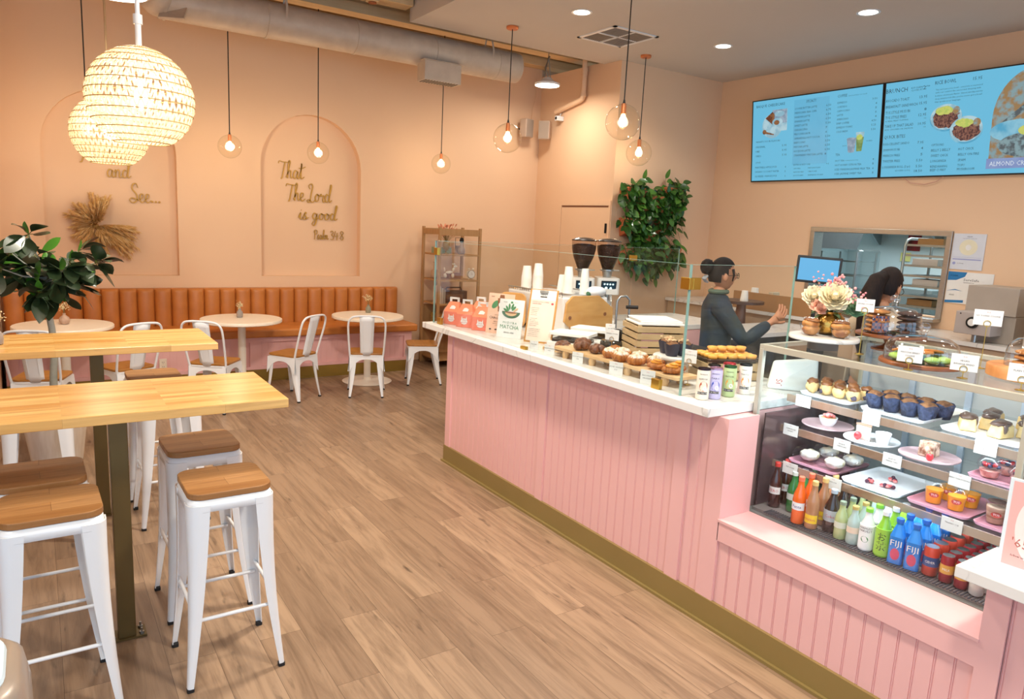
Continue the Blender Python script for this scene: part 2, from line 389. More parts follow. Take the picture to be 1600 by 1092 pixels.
# ---------------------------------------------------------------- lamps of the room
can = None
CANS = [(4.40, 5.671), (6.246, 3.939), (6.271, 5.581), (4.4, 3.9), (4.4, 2.1), (6.25, 2.1), (4.4, .3), (6.25, .3)]
CL = ['recessed ceiling light nearest the soffit edge, upper middle', 'recessed ceiling light above the menu screens, rightmost in view', 'recessed ceiling light closest to the kitchen wall corner, over the plant']
for i, (x, y) in enumerate(CANS):
    if i == 0:
        can = thing('recessed_light', CL[0], 'ceiling light', (x, y, ZS), 0, 'recessed soffit lights')
        m = MB(); m.lathe([(.078, -.004), (.098, -.006), (.10, -.001), (.078, -.0005)], 32, cap=False); m.build('trim_ring', M_WHITE, can)
        m = MB(); m.lathe([(.001, -.0035), (.078, -.0035)], 32); m.build('diffuser', M_LED, can)
    else:
        dup(can, (x, y, ZS), 0, CL[i] if i < 3 else 'recessed ceiling light over the counter, outside the picture')
    light('SPOT', (x, y, ZS - .03), 58, (1, .95, .88), .07, (0, 0, 0), spot=radians(130), name='downlight')

def glass_pendant(loc, r, ztop, label, bulb=14, canopy=False):
    t = thing('glass_pendant', label, 'pendant lamp', loc, 0, 'clear glass globe pendants')
    m = MB(); prof = []
    for i in range(25):
        a = -pi / 2 + pi * .93 * i / 24; prof.append((max(r * cos(a), .0008), r * sin(a)))
    prof.append((r * .2, r * 1.0)); m.lathe(prof, 32)
    m.build('glass_globe', glass_globe_mat, t)
    m = MB(); m.cyl((0, 0, r * .45), (0, 0, r * 1.02), r * .15, r * .15, 16); m.build('socket', M_COPP, t)
    m = MB(); m.lathe([(.001, -r * .28), (r * .16, -r * .2), (r * .24, 0), (r * .18, r * .2), (r * .1, r * .42), (.001, r * .46)], 20); m.build('bulb', M_BULB, t)
    m = MB(); m.cyl((0, 0, r * 1.0), (0, 0, r * 1.25), r * .09, r * .05, 10, 0); m.tube([(0, 0, r * 1.2), (0, 0, ztop - loc[2])], .0055, 6); m.build('cord', M_CORD, t)
    if canopy:
        m = MB(); m.lathe([(.001, -.028), (.055, -.028), (.062, -.02), (.062, 0)], 28, (0, 0, ztop - loc[2])); m.build('canopy', M_COPP, t)
    light('POINT', loc, bulb, WARM, .05, name='bulb_light')
    return t
glass_globe_mat = glass('thin_globe_glass', (.98, .965, .93), .9, .02, .0)
ZD = 4.1
glass_pendant((1.686, 7.8, 2.453), .115, ZD, 'small glass globe pendant left of the lettered arch, by the large woven lamps', 11)
glass_pendant((2.591, 7.8, 2.476), .115, ZD, 'small glass globe pendant in front of the right-hand arch', 11)
glass_pendant((4.078, 7.8, 2.49), .115, ZD, 'small glass globe pendant above the wooden shelf unit', 11)
glass_pendant((.452, 7.8, 2.467), .115, ZD, 'small glass globe pendant hidden behind the smaller woven lamp', 11)
glass_pendant((4.193, 6.54, 2.707), .15, ZS, 'large glass globe pendant on a copper canopy at the soffit edge, leftmost of three', 8, True)
glass_pendant((5.984, 6.46, 2.721), .15, ZS, 'glass globe pendant above the wall plant, lowest and farthest of the three large ones', 8, True)
glass_pendant((4.29, 4.86, 2.73), .15, ZS, 'largest glass globe pendant, hanging on a long cord that leaves the top of the picture', 8, True)

M_RATT = bpy.data.materials.new('woven_paper_cord'); M_RATT.use_nodes = True
_n = M_RATT.node_tree; _b = _n.nodes['Principled BSDF']; _b.inputs['Base Color'].default_value = lin('f2e3c4'); _b.inputs['Roughness'].default_value = .8
_t = _n.nodes.new('ShaderNodeBsdfTranslucent'); _t.inputs[0].default_value = lin('fff1d8'); _x = _n.nodes.new('ShaderNodeMixShader'); _x.inputs[0].default_value = .35
_n.links.new(_b.outputs[0], _x.inputs[1]); _n.links.new(_t.outputs[0], _x.inputs[2]); _n.links.new(_x.outputs[0], _n.nodes['Material Output'].inputs[0])
M_RIB = mat('shade_hoop', 'b99a68', .7)
def woven_lamp(loc, r, label, rod, ztop, power):
    t = thing('woven_pendant', label, 'pendant lamp', loc, 0, 'woven ball pendants')
    m = MB(); rows = 13; nn = 84
    lat = [-.80 + 1.62 * i / rows for i in range(rows + 1)]   # sine-like latitudes, open bottom
    lat = [(-1.02 + 2.42 * i / rows) for i in range(rows + 1)]
    hoops = MB()
    for j in range(rows):
        a0, a1 = lat[j], lat[j + 1]
        for i in range(nn):
            s = 1 if (i + j) % 2 else -1
            p0 = 2 * pi * i / nn; sk = s * pi / nn * .85; wv = pi / nn * .62
            bul = 1.0 + .018 * (i % 2)
            q = []
            for a, off in ((a0, -sk), ((a0 + a1) / 2, 0), (a1, sk)):
                k = r * (bul if a == (a0 + a1) / 2 else 1.0)
                for sd in (-1, 1):
                    ph = p0 + off + sd * wv
                    q.append((k * cos(a) * cos(ph), k * cos(a) * sin(ph), k * sin(a)))
            m.add(q, [(0, 1, 3, 2), (2, 3, 5, 4)], 0, True)
    for a in lat:
        hoops.tube([(r * 1.01 * cos(a) * cos(2 * pi * i / 48), r * 1.01 * cos(a) * sin(2 * pi * i / 48), r * 1.01 * sin(a)) for i in range(48)], .003, 5, closed=True)
    m.lathe([(r * cos(lat[-1]) , r * sin(lat[-1])), (.02, r * .995)], 32, cap=False)
    m.build('woven_shade', M_RATT, t, angle=180); hoops.build('hoop', M_RIB, t)
    m = MB(); m.lathe([(.001, -.06), (.035, -.05), (.05, 0), (.03, .06), (.001, .09)], 20); m.build('bulb', M_BULB, t)
    m = MB()
    if rod: m.cyl((0, 0, r), (0, 0, r + .13), .016, .016, 12); m.cyl((0, 0, r + .12), (0, 0, r + .17), .024, .024, 12); m.cyl((0, 0, r + .15), (0, 0, ztop - loc[2]), .012, .012, 10)
    else: m.tube([(0, 0, r), (0, 0, ztop - loc[2])], .008, 8)
    m.cyl((0, 0, .05), (0, 0, r + .01), .008, .008, 6)
    m.build('stem' if rod else 'cord', M_WHITE if rod else mat('tan_cord', 'c9a67a', .7), t)
    light('POINT', (loc[0], loc[1], loc[2]), power, SOFTW, .06, name='bulb_light')
    return t
woven_lamp((.535, 4.65, 2.40), .275, 'large woven ball pendant on a white rod, nearest and brightest', True, 4.6, 19)
woven_lamp((.53, 6.55, 2.37), .275, 'smaller-looking woven ball pendant behind and below the nearest one', False, 4.6, 19)

def highbay(loc, r, label, power):
    t = thing('high_bay_light', label, 'ceiling light', loc, 0, 'hanging disc lights')
    m = MB(); m.lathe([(r * .3, .09), (r * .55, .05), (r, .022), (r, 0), (r * .93, -.002)][::-1], 40); m.build('housing', M_WHITE, t)
    m = MB(); m.lathe([(.001, -.004), (r * .93, -.004)], 40); m.build('diffuser', M_LED, t)
    m = MB()
    for s in (-1, 1): m.tube([(s * r * .3, 0, .08), (0, 0, .34)], .006, 6)
    m.tube([(0, 0, .34), (0, 0, 4.7 - loc[2])], .005, 6); m.tube([(.02, 0, .08), (-.03, .02, .2), (.02, 0, .34)], .008, 6)
    m.build('suspension_chain', M_STEEL, t)
    light('AREA', (loc[0], loc[1], loc[2] - .02), power, SOFTW, r * 1.8, name='highbay_light')
highbay((5.28, 7.4, 3.50), .155, 'bright hanging disc light by the side wall, beyond the duct', 20)
highbay((.50, 5.45, 3.13), .20, 'bright hanging disc light cut by the top edge, above the woven lamps', 60)
for x, y, pw_ in ((-1.1, 2.6, 30), (1.75, .9, 95), (1.85, 3.3, 100), (-1.2, -1.2, 40)): highbay((x, y, 3.5), .2, 'bright hanging disc light over the dining floor, outside the picture', pw_)
# ================================================================ dining side
def beadboard(mb, x0, x1, z0, z1, y, sp=.066, ny=-1, axis='x', depth=.004):
    """board face with paired grooves; face plane at y (axis x) or at x=y (axis 'y')"""
    n = max(1, round((x1 - x0) / sp)); w = (x1 - x0) / n; g = .0035
    def P(a, b, z): return (a, b, z) if axis == 'x' else (b, a, z)
    prof = []
    for i in range(n):
        a = x0 + i * w; prof += [(a, 0), (a + w - 3.2 * g, 0), (a + w - 2.7 * g, depth), (a + w - 2.2 * g, depth), (a + w - 1.8 * g, 0), (a + w - 1.2 * g, 0), (a + w - .8 * g, depth), (a + w - .4 * g, depth)]
    prof.append((x1, 0)); vs = []
    for a, d in prof:
        vs += [P(a, y - ny * d, z0), P(a, y - ny * d, z1)]
    mb.add(vs, [(2 * i, 2 * i + 2, 2 * i + 3, 2 * i + 1) for i in range(len(prof) - 1)], 0, False)

# ---- banquette
bq = thing('banquette', 'long cognac leather banquette with channelled back along the arched wall', 'bench', (0, 0, 0))
x0, x1 = -.29, 3.80
m = MB(); n = 25; w = (x1 - x0) / n
for i in range(n):
    a = x0 + i * w + .0015; b = a + w - .003; sec = []
    K = 8
    for j in range(K + 1):
        t = j / K; sec.append((a + (b - a) * t, 8.40 - .055 - .040 * (sin(pi * t) ** .5 if 0 < t < 1 else 0)))
    zs = [.56, .93, .955, .966, .970]; sh = [0, 0, .006, .018, .040]; vs = []; L = len(sec) + 2
    for z, s_ in zip(zs, sh):
        row = [(px, min(py + s_, 8.42)) for px, py in sec] + [(b, 8.44), (a, 8.44)]
        vs += [(px, py, z) for px, py in row]
    fs = []
    for r in range(len(zs) - 1):
        for j in range(L):
            j2 = (j + 1) % L; fs.append((r * L + j, r * L + j2, (r + 1) * L + j2, (r + 1) * L + j))
    fs.append(tuple((len(zs) - 1) * L + j for j in range(L))); m.add(vs, fs, 0, True)
m.build('backrest', M_LEATH, bq, 50)
m = MB(); m.box((x0, 7.795, .487), (x1 + .03, 8.34, .575)); m.build('seat', M_LEATH, bq, bevel=.022, seg=4)
m = MB(); m.box((x0, 7.885, .13), (x1 - .03, 8.44, .486))
beadboard(m, x0, x1 - .03, .13, .486, 7.884)
m.build('base_panel', M_PINK, bq)
m = MB()
m.box((x0, 7.862, .43), (x1 - .02, 7.884, .486)); m.box((x0, 7.862, .13), (x1 - .02, 7.884, .165))
for a in (-.29, 1.87, 3.68): m.box((a, 7.863, .165), (a + .10, 7.884, .43))
m.build('face_frame', M_PINK, bq)
m = MB(); m.box((x0, 7.855, .003), (x1 - .02, 8.44, .129)); m.box((x0, 7.845, .001), (x1 - .01, 7.855, .018)); m.build('kickboard', mat('bench_gold_kick', '9a7f3a', .35, .45), bq)
def outlet(loc, face, label, big=False):
    t = thing('wall_outlet', label, 'outlet', loc, face); m = MB(); m.prism([(-.035, -.057), (.035, -.057), (.035, .057), (-.035, .057)], 0, .005, T=frame((0, 0, 0), (1, 0, 0), (0, 0, 1))); m.build('cover_plate', M_CREAM, t, bevel=.002)
    m = MB()
    for dz in (-.025, .022):
        for dx in (-.007, .007): m.box((dx - .0015, -.0062, dz - .005), (dx + .0015, -.005, dz + .006))
        m.box((-.002, -.0062, dz - .014), (.002, -.005, dz - .010))
    m.build('socket_slots', M_DARK, t); return t
outlet((1.015, 7.861, .25), 0, 'cream double outlet on the bench front, below the middle round table')
outlet((2.20, 7.861, .27), 0, 'cream double outlet on the bench front, behind the angled white chair')

# ---- round pedestal tables
def round_table(label):
    t = thing('round_table', label, 'table', (0, 0, 0), 0, 'round pedestal tables')
    m = MB(); m.lathe([(.36, .712), (.385, .716), (.392, .722), (.392, .745), (.388, .75), (.001, .75)], 64); m.build('tabletop', M_CREAM, t)
    m = MB(); m.cyl((0, 0, .02), (0, 0, .70), .038, .038, 24); m.lathe([(.001, .70), (.12, .70), (.12, .713), (.001, .713)], 24); m.build('pedestal', mat('cream_metal', 'efe6d8', .4), t)
    m = MB(); m.lathe([(.272, .001), (.275, .006), (.262, .012), (.05, .022), (.038, .05)], 48); m.build('base_plate', mat('cream_metal', 'efe6d8', .4), t)
    return t
rt = round_table('round cream pedestal table at the left end of the banquette, beyond the potted tree')
rt.location = (.17, 7.40, 0)
dup(rt, (1.70, 7.48, 0), 0, 'middle round cream pedestal table, between the two arches')
dup(rt, (3.045, 7.46, 0), 0, 'round cream pedestal table at the right end of the banquette')

def flower_vase(loc, prof, mt, label, h, seed):
    r = random.Random(seed); t = thing('bud_vase', label, 'vase', loc, 0, 'bud vases on the tables')
    m = MB(); m.lathe(prof, 24); m.build('vase_body', mt, t)
    zt = prof[-1][1]; m = MB(); b = MB()
    for i in range(9):
        a = r.uniform(0, 6.28); l = r.uniform(.5, 1) * h; sp = r.uniform(.1, .5) * h
        p0 = Vector((0, 0, zt * .6)); p1 = Vector((sp * .3 * cos(a), sp * .3 * sin(a), zt + l * .5)); p2 = Vector((sp * cos(a), sp * sin(a), zt + l))
        m.tube([p0, p1, p2], .0009, 4)
        for k in range(10):
            q = p2 + Vector((r.gauss(0, .012), r.gauss(0, .012), r.gauss(0, .012))); m.tube([p1.lerp(p2, .7), q], .0005, 3); b.ball(q, r.uniform(.0025, .0045), 6)
    m.build('flower_stems', mat('dry_stem', '8d7a4a', .8), t); b.build('dried_blossoms', mat('dried_blossom', 'efdcae', .8), t)
    return t
bulb_v = [(.018, 0), (.032, .004), (.041, .022), (.043, .04), (.036, .062), (.018, .078), (.011, .086), (.013, .098)]
bott_v = [(.024, 0), (.030, .004), (.032, .03), (.030, .055), (.018, .072), (.013, .08), (.015, .092)]
M_VAS1 = mat('blush_ceramic', 'c4a591', .5, c2='a98872', scale=30); M_VAS2 = mat('grey_ceramic', '9a8f86', .55); M_VAS3 = mat('sage_ceramic', '8f8a74', .55)
flower_vase((.178, 7.44, .75), bulb_v, M_VAS1, 'round blush bud vase with dried blossoms on the left round table', .085, 1)
flower_vase((1.70, 7.56, .75), bott_v, M_VAS2, 'grey bud vase with dried blossoms on the middle round table', .05, 2)
flower_vase((3.13, 7.66, .75), bott_v, M_VAS3, 'sage grey bud vase with tall dried blossoms on the right round table', .12, 3)
flower_vase((-.20, 4.62, 1.05), bott_v, M_VAS2, 'grey bud vase with dried blossoms at the left edge, on the farther bar table', .10, 4)

# ---- white metal cafe chairs
def leg_channel(m, p0, p1, w0, w1, d=(0, 0), curve=0.0):
    """tapered pressed-steel leg: rounded corner section from foot p0 to top p1 opening along direction d"""
    p0 = Vector(p0); p1 = Vector(p1); n = 7; vs = []; fs = []
    ax, ay = d
    for i in range(n + 1):
        t = i / n; p = p0.lerp(p1, t); w = w0 + (w1 - w0) * t
        b = curve * sin(pi * t); p = p + Vector((-ax * b, -ay * b, 0))
        th = min(.004, w * .3)
        # outline seen from above: an L with a rounded outer corner towards (ax, ay)
        R = .55 * w; q = R - th; A = [(-R + k * cos(x), -R + k * sin(x)) for k, xs in ((R, (pi / 2, pi / 3, pi / 6, 0)), (q, (0, pi / 4, pi / 2))) for x in xs]
        o = [(-w, 0)] + A[:4] + [(0, -w), (-th, -w)] + A[4:] + [(-w, -th)]
        for qx, qy in o: vs.append((p.x + qx * ax, p.y + qy * ay, p.z))
    k = 11
    for i in range(n):
        for j in range(k):
            j2 = (j + 1) % k; q = (i * k + j, i * k + j2, (i + 1) * k + j2, (i + 1) * k + j)
            fs.append(q if ax * ay < 0 else q[::-1])
    fs.append(tuple(range(k))); fs.append(tuple(n * k + j for j in range(k)))
    m.add(vs, fs, 0, True)
def cafe_chair():
    """faces local +y; footprint .37 x .38, seat .455, back .85"""
    t = thing('cafe_chair', 'x', 'chair', (0, 0, 0), 0, 'white metal cafe chairs')
    s = MB(); s.prism(rrect(.355, .35, .06, 5, 0, .01), .440, .458); s.build('seat', M_CHW, t, bevel=.003)
    a = MB()
    a.prism(rrect(.35, .345, .05, 5, 0, .01), .425, .4395)
    # arched aprons between legs
    def arch_apron(p0, p1):
        p0 = Vector(p0); p1 = Vector(p1); K = 14; vs = []
        nrm = Vector((p1.y - p0.y, -(p1.x - p0.x), 0)).normalized() * .003
        for i in range(K + 1):
            t_ = i / K; p = p0.lerp(p1, t_); drop = .035 + .125 * (abs(2 * t_ - 1) ** 2.6)
            out = (abs(drop - .035)) * .10
            for off in (nrm, -nrm):
                vs += [(p.x + off.x, p.y + off.y, .428), (p.x + off.x + nrm.x / .003 * out, p.y + off.y + nrm.y / .003 * out, .428 - drop)]
        fs = []
        for i in range(K):
            b = i * 4; fs += [(b, b + 4, b + 5, b + 1), (b + 2, b + 3, b + 7, b + 6), (b + 1, b + 5, b + 7, b + 3)]
        a.add(vs, fs, 0, True)
    hx, y0, y1 = .17, -.155, .175
    arch_apron((-hx, y0, 0), (hx, y0, 0)); arch_apron((hx, y1, 0), (-hx, y1, 0)); arch_apron((hx, y0, 0), (hx, y1, 0)); arch_apron((-hx, y1, 0), (-hx, y0, 0))
    a.build('seat_frame', M_WHITE, t)
    for ax, ay, fx, fy in ((1, -1, .175, -.205), (-1, -1, -.175, -.205), (1, 1, .195, .185), (-1, 1, -.195, .185)):
        l = MB(); leg_channel(l, (fx, fy, .012), (ax * .172, y0 if ay < 0 else y1, .43), .022, .075, (ax, ay), .006)
        lo = l.build('leg', M_WHITE, t, 50)
        f = MB(); f.prism(rrect(.026, .026, .006, 2, fx - ax * .012, fy - ay * .012), 0, .014); f.build('foot', M_RUB, lo)
    # tube back hoop and splat
    h = MB(); R = .012; hp = [(-.165, -.145, .425), (-.172, -.165, .50), (-.183, -.225, .70), (-.178, -.25, .79), (-.150, -.262, .832), (-.10, -.268, .848), (0, -.270, .852)]
    hp = hp + [(-x, y, z) for x, y, z in hp[-2::-1]]
    # smooth
    sm = []
    for i in range(len(hp) - 1):
        for q in range(4):
            tt = q / 4; P = [Vector(hp[max(0, min(len(hp) - 1, i + k))]) for k in (-1, 0, 1, 2)]
            sm.append(.5 * ((2 * P[1]) + (-P[0] + P[2]) * tt + (2 * P[0] - 5 * P[1] + 4 * P[2] - P[3]) * tt ** 2 + (-P[0] + 3 * P[1] - 3 * P[2] + P[3]) * tt ** 3))
    sm.append(Vector(hp[-1])); h.tube(sm, R * .85, 8); h.build('back_hoop', M_WHITE, t)
    b = MB(); K = 8; vs = []
    for i in range(K + 1):
        tt = i / K; z = .43 + .415 * tt; y = -.155 - .113 * tt ** 1.1; wd = .062 + .012 * tt
        for k in range(5):
            u = -1 + k / 2; vs.append((u * wd, y - .010 * (1 - u * u), z))
    fs = [(i * 5 + k, i * 5 + k + 1, i * 5 + k + 6, i * 5 + k + 5) for i in range(K) for k in range(4)]
    b.add(vs, fs, 0, True)
    # pressed panel lines
    b.box((-.038, -.268 + .03, .60), (-.034, -.215, .80), 0, None) if False else None
    so = b.build('splat', M_WHITE, t, 180); md = so.modifiers.new('s', 'SOLIDIFY'); md.thickness = .003
    for sx in (-1, 1):
        e = MB(); e.tube([(sx * .036, -.180, .50), (sx * .040, -.236, .70), (sx * .041, -.262, .80)], .0022, 5); e.build('pressed_rib', M_WHITE, so)
    return t
M_CHW = wood_planks('chair_seat_wood', ('b37a3a', 'a06a2c', '7a4c1d'), .09, 2.0, .4, 'X', .6, .0004, .2, .2, .04)
c0 = cafe_chair()
chairs = [((-.01, 6.66), -17, 'white cafe chair seen from behind past the tree trunk, at the left round table'),
 ((.60, 6.87), 24, 'white metal cafe chair with wooden seat turned left, between the left and middle round tables'),
 ((1.32, 6.86), -36, 'white metal cafe chair with wooden seat turned right, in front of the middle round table'),
 ((2.09, 7.03), 34.5, 'white cafe chair in side view, back leaning right, left of the right round table'),
 ((2.81, 6.905), -22, 'white cafe chair seen squarely from behind, in front of the right round table'),
 ((3.60, 7.19), 69, 'white cafe chair beside the shelf unit, its back hidden by the counter end')]
for i, (p, r_, lb) in enumerate(chairs):
    if i == 0: c0.location = (p[0], p[1], 0); c0.rotation_euler = (0, 0, radians(r_)); c0['label'] = lb
    else: dup(c0, (p[0], p[1], 0), radians(r_), lb)

# ---- bar tables
def bar_table(x1, y0, y1, px, py, label):
    t = thing('bar_table', label, 'table', (x1 - 1.9, (y0 + y1) / 2, 0), 0, 'butcher block bar tables'); L = 1.9; d = (y1 - y0) / 2
    m = MB(); m.box((0, -d, 1.012), (L, d, 1.05)); m.build('tabletop', M_BUTCH, t, bevel=.003)
    for lx in (px - (x1 - L), .28):
        p = MB(); p.box((lx - .033, -.033, .008), (lx + .033, .033, 1.0)); po = p.build('leg', M_POST, t, bevel=.003)
        q = MB(); q.box((lx - .11, -.06, 1.0), (lx + .11, .06, 1.0118)); q.build('top_bracket', M_POST, po)
        q = MB(); q.box((lx - .072, -.045, .001), (lx + .072, .045, .009)); q.build('floor_plate', M_POST, po)
        for s in (-1, 1):
            for u in (-1, 1):
                q = MB(); q.cyl((lx + s * .054, u * .026, .009), (lx + s * .054, u * .026, .018), .010, .010, 6); q.cyl((lx + s * .054, u * .026, .016), (lx + s * .054, u * .026, .034), .0045, .0045, 8); q.build('anchor_bolt', M_STEEL, po)
    return t
bar_table(.845, 2.912, 3.491, .237, 3.13, 'nearer butcher block bar table on a bronze post, at the left edge')
bar_table(.855, 4.345, 4.951, .255, 4.6, 'farther butcher block bar table on a bronze post, in front of the potted tree')

# ---- bar stools
def bar_stool():
    t = thing('bar_stool', 'x', 'stool', (0, 0, 0), 0, 'white metal bar stools with wooden seats')
    s = MB(); s.prism(rrect(.305, .305, .055, 6), .745, .770); s.build('seat', M_SEATW, t, bevel=.004, seg=3)
    f = MB(); K = 7; o = rrect(.300, .300, .05, 6); i_ = rrect(.318, .318, .05, 6)
    n = len(o); vs = [(x, y, .744) for x, y in o] + [(x, y, .70) for x, y in i_]
    f.add(vs, [(j, n + j, n + (j + 1) % n, (j + 1) % n) for j in range(n)], 0, True)
    f.prism(rrect(.294, .294, .05, 6), .738, .7445)
    fo = f.build('seat_frame', M_WHITE, t, 50); md = fo.modifiers.new('s', 'SOLIDIFY'); md.thickness = .003
    for ax in (1, -1):
        for ay in (1, -1):
            l = MB(); leg_channel(l, (ax * .183, ay * .183, .012), (ax * .1590, ay * .1590, .725), .022, .078, (ax, ay), .010)
            lo = l.build('leg', M_WHITE, t, 50)
            g = MB(); g.prism(rrect(.026, .026, .006, 2, ax * .171, ay * .171), 0, .014); g.build('foot', M_RUB, lo)
    z = .27; a = .151
    for p0, p1 in (((-a, -a, z), (a, -a, z)), ((-a, a, z), (a, a, z)), ((-a, -a, z + .045), (-a, a, z + .045)), ((a, -a, z + .045), (a, a, z + .045))):
        b = MB(); b.cyl(p0, p1, .0075, .0075, 10); b.build('footrest_bar', M_WHITE, t)
    return t
s0 = bar_stool()
stools = [((.570, 2.850), 0.5, 'white bar stool nearest the open floor, front right of the nearer bar table'),
 ((.575, 3.385), 1.5, 'white bar stool directly behind the front right one, under the nearer bar table end'),
 ((-.005, 2.850), 1, 'white bar stool with wooden seat at the lower left, beside the bronze table post'),
 ((-.035, 3.215), 1, 'white bar stool with wooden seat at the left edge, tucked under the nearer bar table'),
 ((.595, 4.470), 1, 'white bar stool whose legs show behind the bronze post, under the farther bar table'),
 ((-.04, 4.470), -1, 'white bar stool whose legs show at the far left in front of the tree planter'),
 ((.58, 4.950), 0, 'white bar stool beyond the farther bar table, only its wooden seat showing')]
for i, (p, r_, lb) in enumerate(stools):
    if i == 0: s0.location = (p[0], p[1], 0); s0.rotation_euler = (0, 0, radians(r_)); s0['label'] = lb
    else: dup(s0, (p[0], p[1], 0), radians(r_), lb)

# ---- taupe waste bin cut by the corner of the frame
bn = thing('waste_bin', 'rounded taupe waste bin with a pale rim cut off by the lower left corner', 'bin', (-.215, 1.60, 0))
m = MB()
for z0, z1, w0, w1 in ((0, .06, .26, .29),): m.prism(rrect(.28, .28, .08, 6), 0, .06, 0)
zz = [.06, .40, .72, .83, .885, .90]; ww = [.30, .315, .32, .318, .30, .27]; vs = []; fs = []; n = 28
for z, w in zip(zz, ww): vs += [(x, y, z) for x, y in rrect(w, w, .09 if w > .28 else .08, 6)]
for r in range(len(zz) - 1):
    for j in range(n): fs.append((r * n + j, r * n + (j + 1) % n, (r + 1) * n + (j + 1) % n, (r + 1) * n + j))
fs.append(tuple((len(zz) - 1) * n + j for j in range(n))); m.add(vs, fs, 0, True)
m.build('bin_body', mat('taupe_plastic', '9c8d80', .35, .2, coat=.3), bn, 50)
m = MB(); m.tube([(x, y, .904) for x, y in rrect(.22, .22, .06, 6)], .012, 8, closed=True); m.build('opening_rim', mat('pale_blue_rim', 'cfe3ee', .3), bn)
m = MB(); m.prism(rrect(.21, .21, .06, 6), .9025, .905); m.build('dark_opening', M_DARK, bn)

# ---- potted ficus
fi = thing('ficus_tree', 'potted fig tree with dark glossy leaves and pale trunk in a ribbed planter', 'plant', (.05, 5.80, 0))
m = MB(); n = 96; vs = []; fs = []; zz = [0, .02, .25, .49, .50]; rr = [.15, .155, .185, .20, .20]
for z, r in zip(zz, rr):
    for j in range(n): a = 2 * pi * j / n; q = r + (.003 if j % 2 else -.003); vs.append((q * cos(a), q * sin(a), z))
for r in range(len(zz) - 1):
    for j in range(n): fs.append((r * n + j, r * n + (j + 1) % n, (r + 1) * n + (j + 1) % n, (r + 1) * n + j))
m.add(vs, fs, 0, True); m.lathe([(.20, .5), (.18, .5), (.175, .44), (.001, .44)], 48)
m.build('planter', mat('whitewashed_wood', 'f1e8dc', .8, c2='d9cab6', scale=18, amt=.7, stretch=(1, 1, .15)), fi, 60)
m = MB(); m.lathe([(.176, .44), (.1, .455), (.001, .46)], 24); m.build('soil', mat('potting_soil', '3a2a1e', .95), fi)
m = MB(); m.tube([(0, 0, .44), (.005, 0, .62), (.02, .01, .80), (.012, 0, .96), (-.01, 0, 1.14), (0, 0, 1.36)], [.026, .024, .022, .021, .020, .016], 12); m.ball((.036, -.005, .90), (.008, .008, .012), 8)
r = random.Random(11); tips = []
for i in range(15):
    a = i * 2.399 + .3; e = r.uniform(.1, 1.15); L = r.uniform(.16, .30); z0 = r.uniform(1.17, 1.36)
    p0 = Vector((0, 0, z0)); d = Vector((cos(a) * cos(e), sin(a) * cos(e), sin(e) * .9)); p1 = p0 + d * L * .55 + Vector((0, 0, -.01)); p2 = p0 + d * L + Vector((0, 0, .02))
    m.tube([p0, p1, p2], [.008, .006, .004], 6); tips.append((p0, p1, p2, a, e))
m.build('trunk', mat('pale_fig_bark', 'a9a99e', .8, c2='8f9288', scale=14, amt=.6), fi)
def leaf(mb, base, dr, up, L, W, mi=0, fold=.15, droop=.2, shape=1.0, n=7):
    dr = dr.normalized(); sd = dr.cross(up)
    if sd.length < 1e-4: sd = dr.cross(Vector((1, 0, .3)))
    sd.normalize(); nn = sd.cross(dr).normalized(); vs = []
    for i in range(n + 1):
        t = i / n; w = W * (sin(pi * min(1, t ** shape)) ** .75 if 0 < t < 1 else .02)
        c = base + dr * (L * t) - Vector((0, 0, 1)) * droop * L * t * t
        vs += [c - sd * w + nn * fold * w, c, c + sd * w + nn * fold * w]
    fs = []
    for i in range(n): b = i * 3; fs += [(b, b + 1, b + 4, b + 3), (b + 1, b + 2, b + 5, b + 4)]
    mb.add(vs, fs, mi, True)
lf = MB(); sprig = MB()
def add_leaves(P, a, e, cnt, big=1.0):
    for k in range(cnt):
        b = a + r.gauss(0, 1.1); el = r.uniform(-.9, .75)
        dr = Vector((cos(b) * cos(el), sin(b) * cos(el), sin(el))); up = Vector((r.gauss(0, .5), r.gauss(0, .5), 1)).normalized()
        q = P + dr * .03; sprig.tube([P, q], .0025, 5)
        leaf(lf, q, dr, up, r.uniform(.12, .185) * big, r.uniform(.040, .058) * big, 0 if r.random() > .1 else 1, r.uniform(-.1, .35), r.uniform(0, .35), 1.15)
for p0, p1, p2, a, e in tips:
    add_leaves(p2, a, e, 8); add_leaves(p1, a, e, 5); 
    leaf(lf, p2, Vector((cos(a) * .3, sin(a) * .3, 1)), Vector((cos(a), sin(a), .2)), .09, .022, 1, .4, 0)
for k in range(10): add_leaves(Vector((r.gauss(0, .03), r.gauss(0, .03), r.uniform(1.12, 1.30) + .06)), r.uniform(0, 6.3), 0, 2, 1.1)
lo = lf.build('foliage', [mat('fig_leaf_dark', '1f301a', .38, c2='31442a', scale=9, amt=.7, coat=.12), mat('fig_leaf_new', '4f8a2a', .35, c2='3d7522', coat=.3)], fi, 180)
sprig.build('leaf_stalks', mat('leaf_stalk', '6b6a3a', .7), fi)

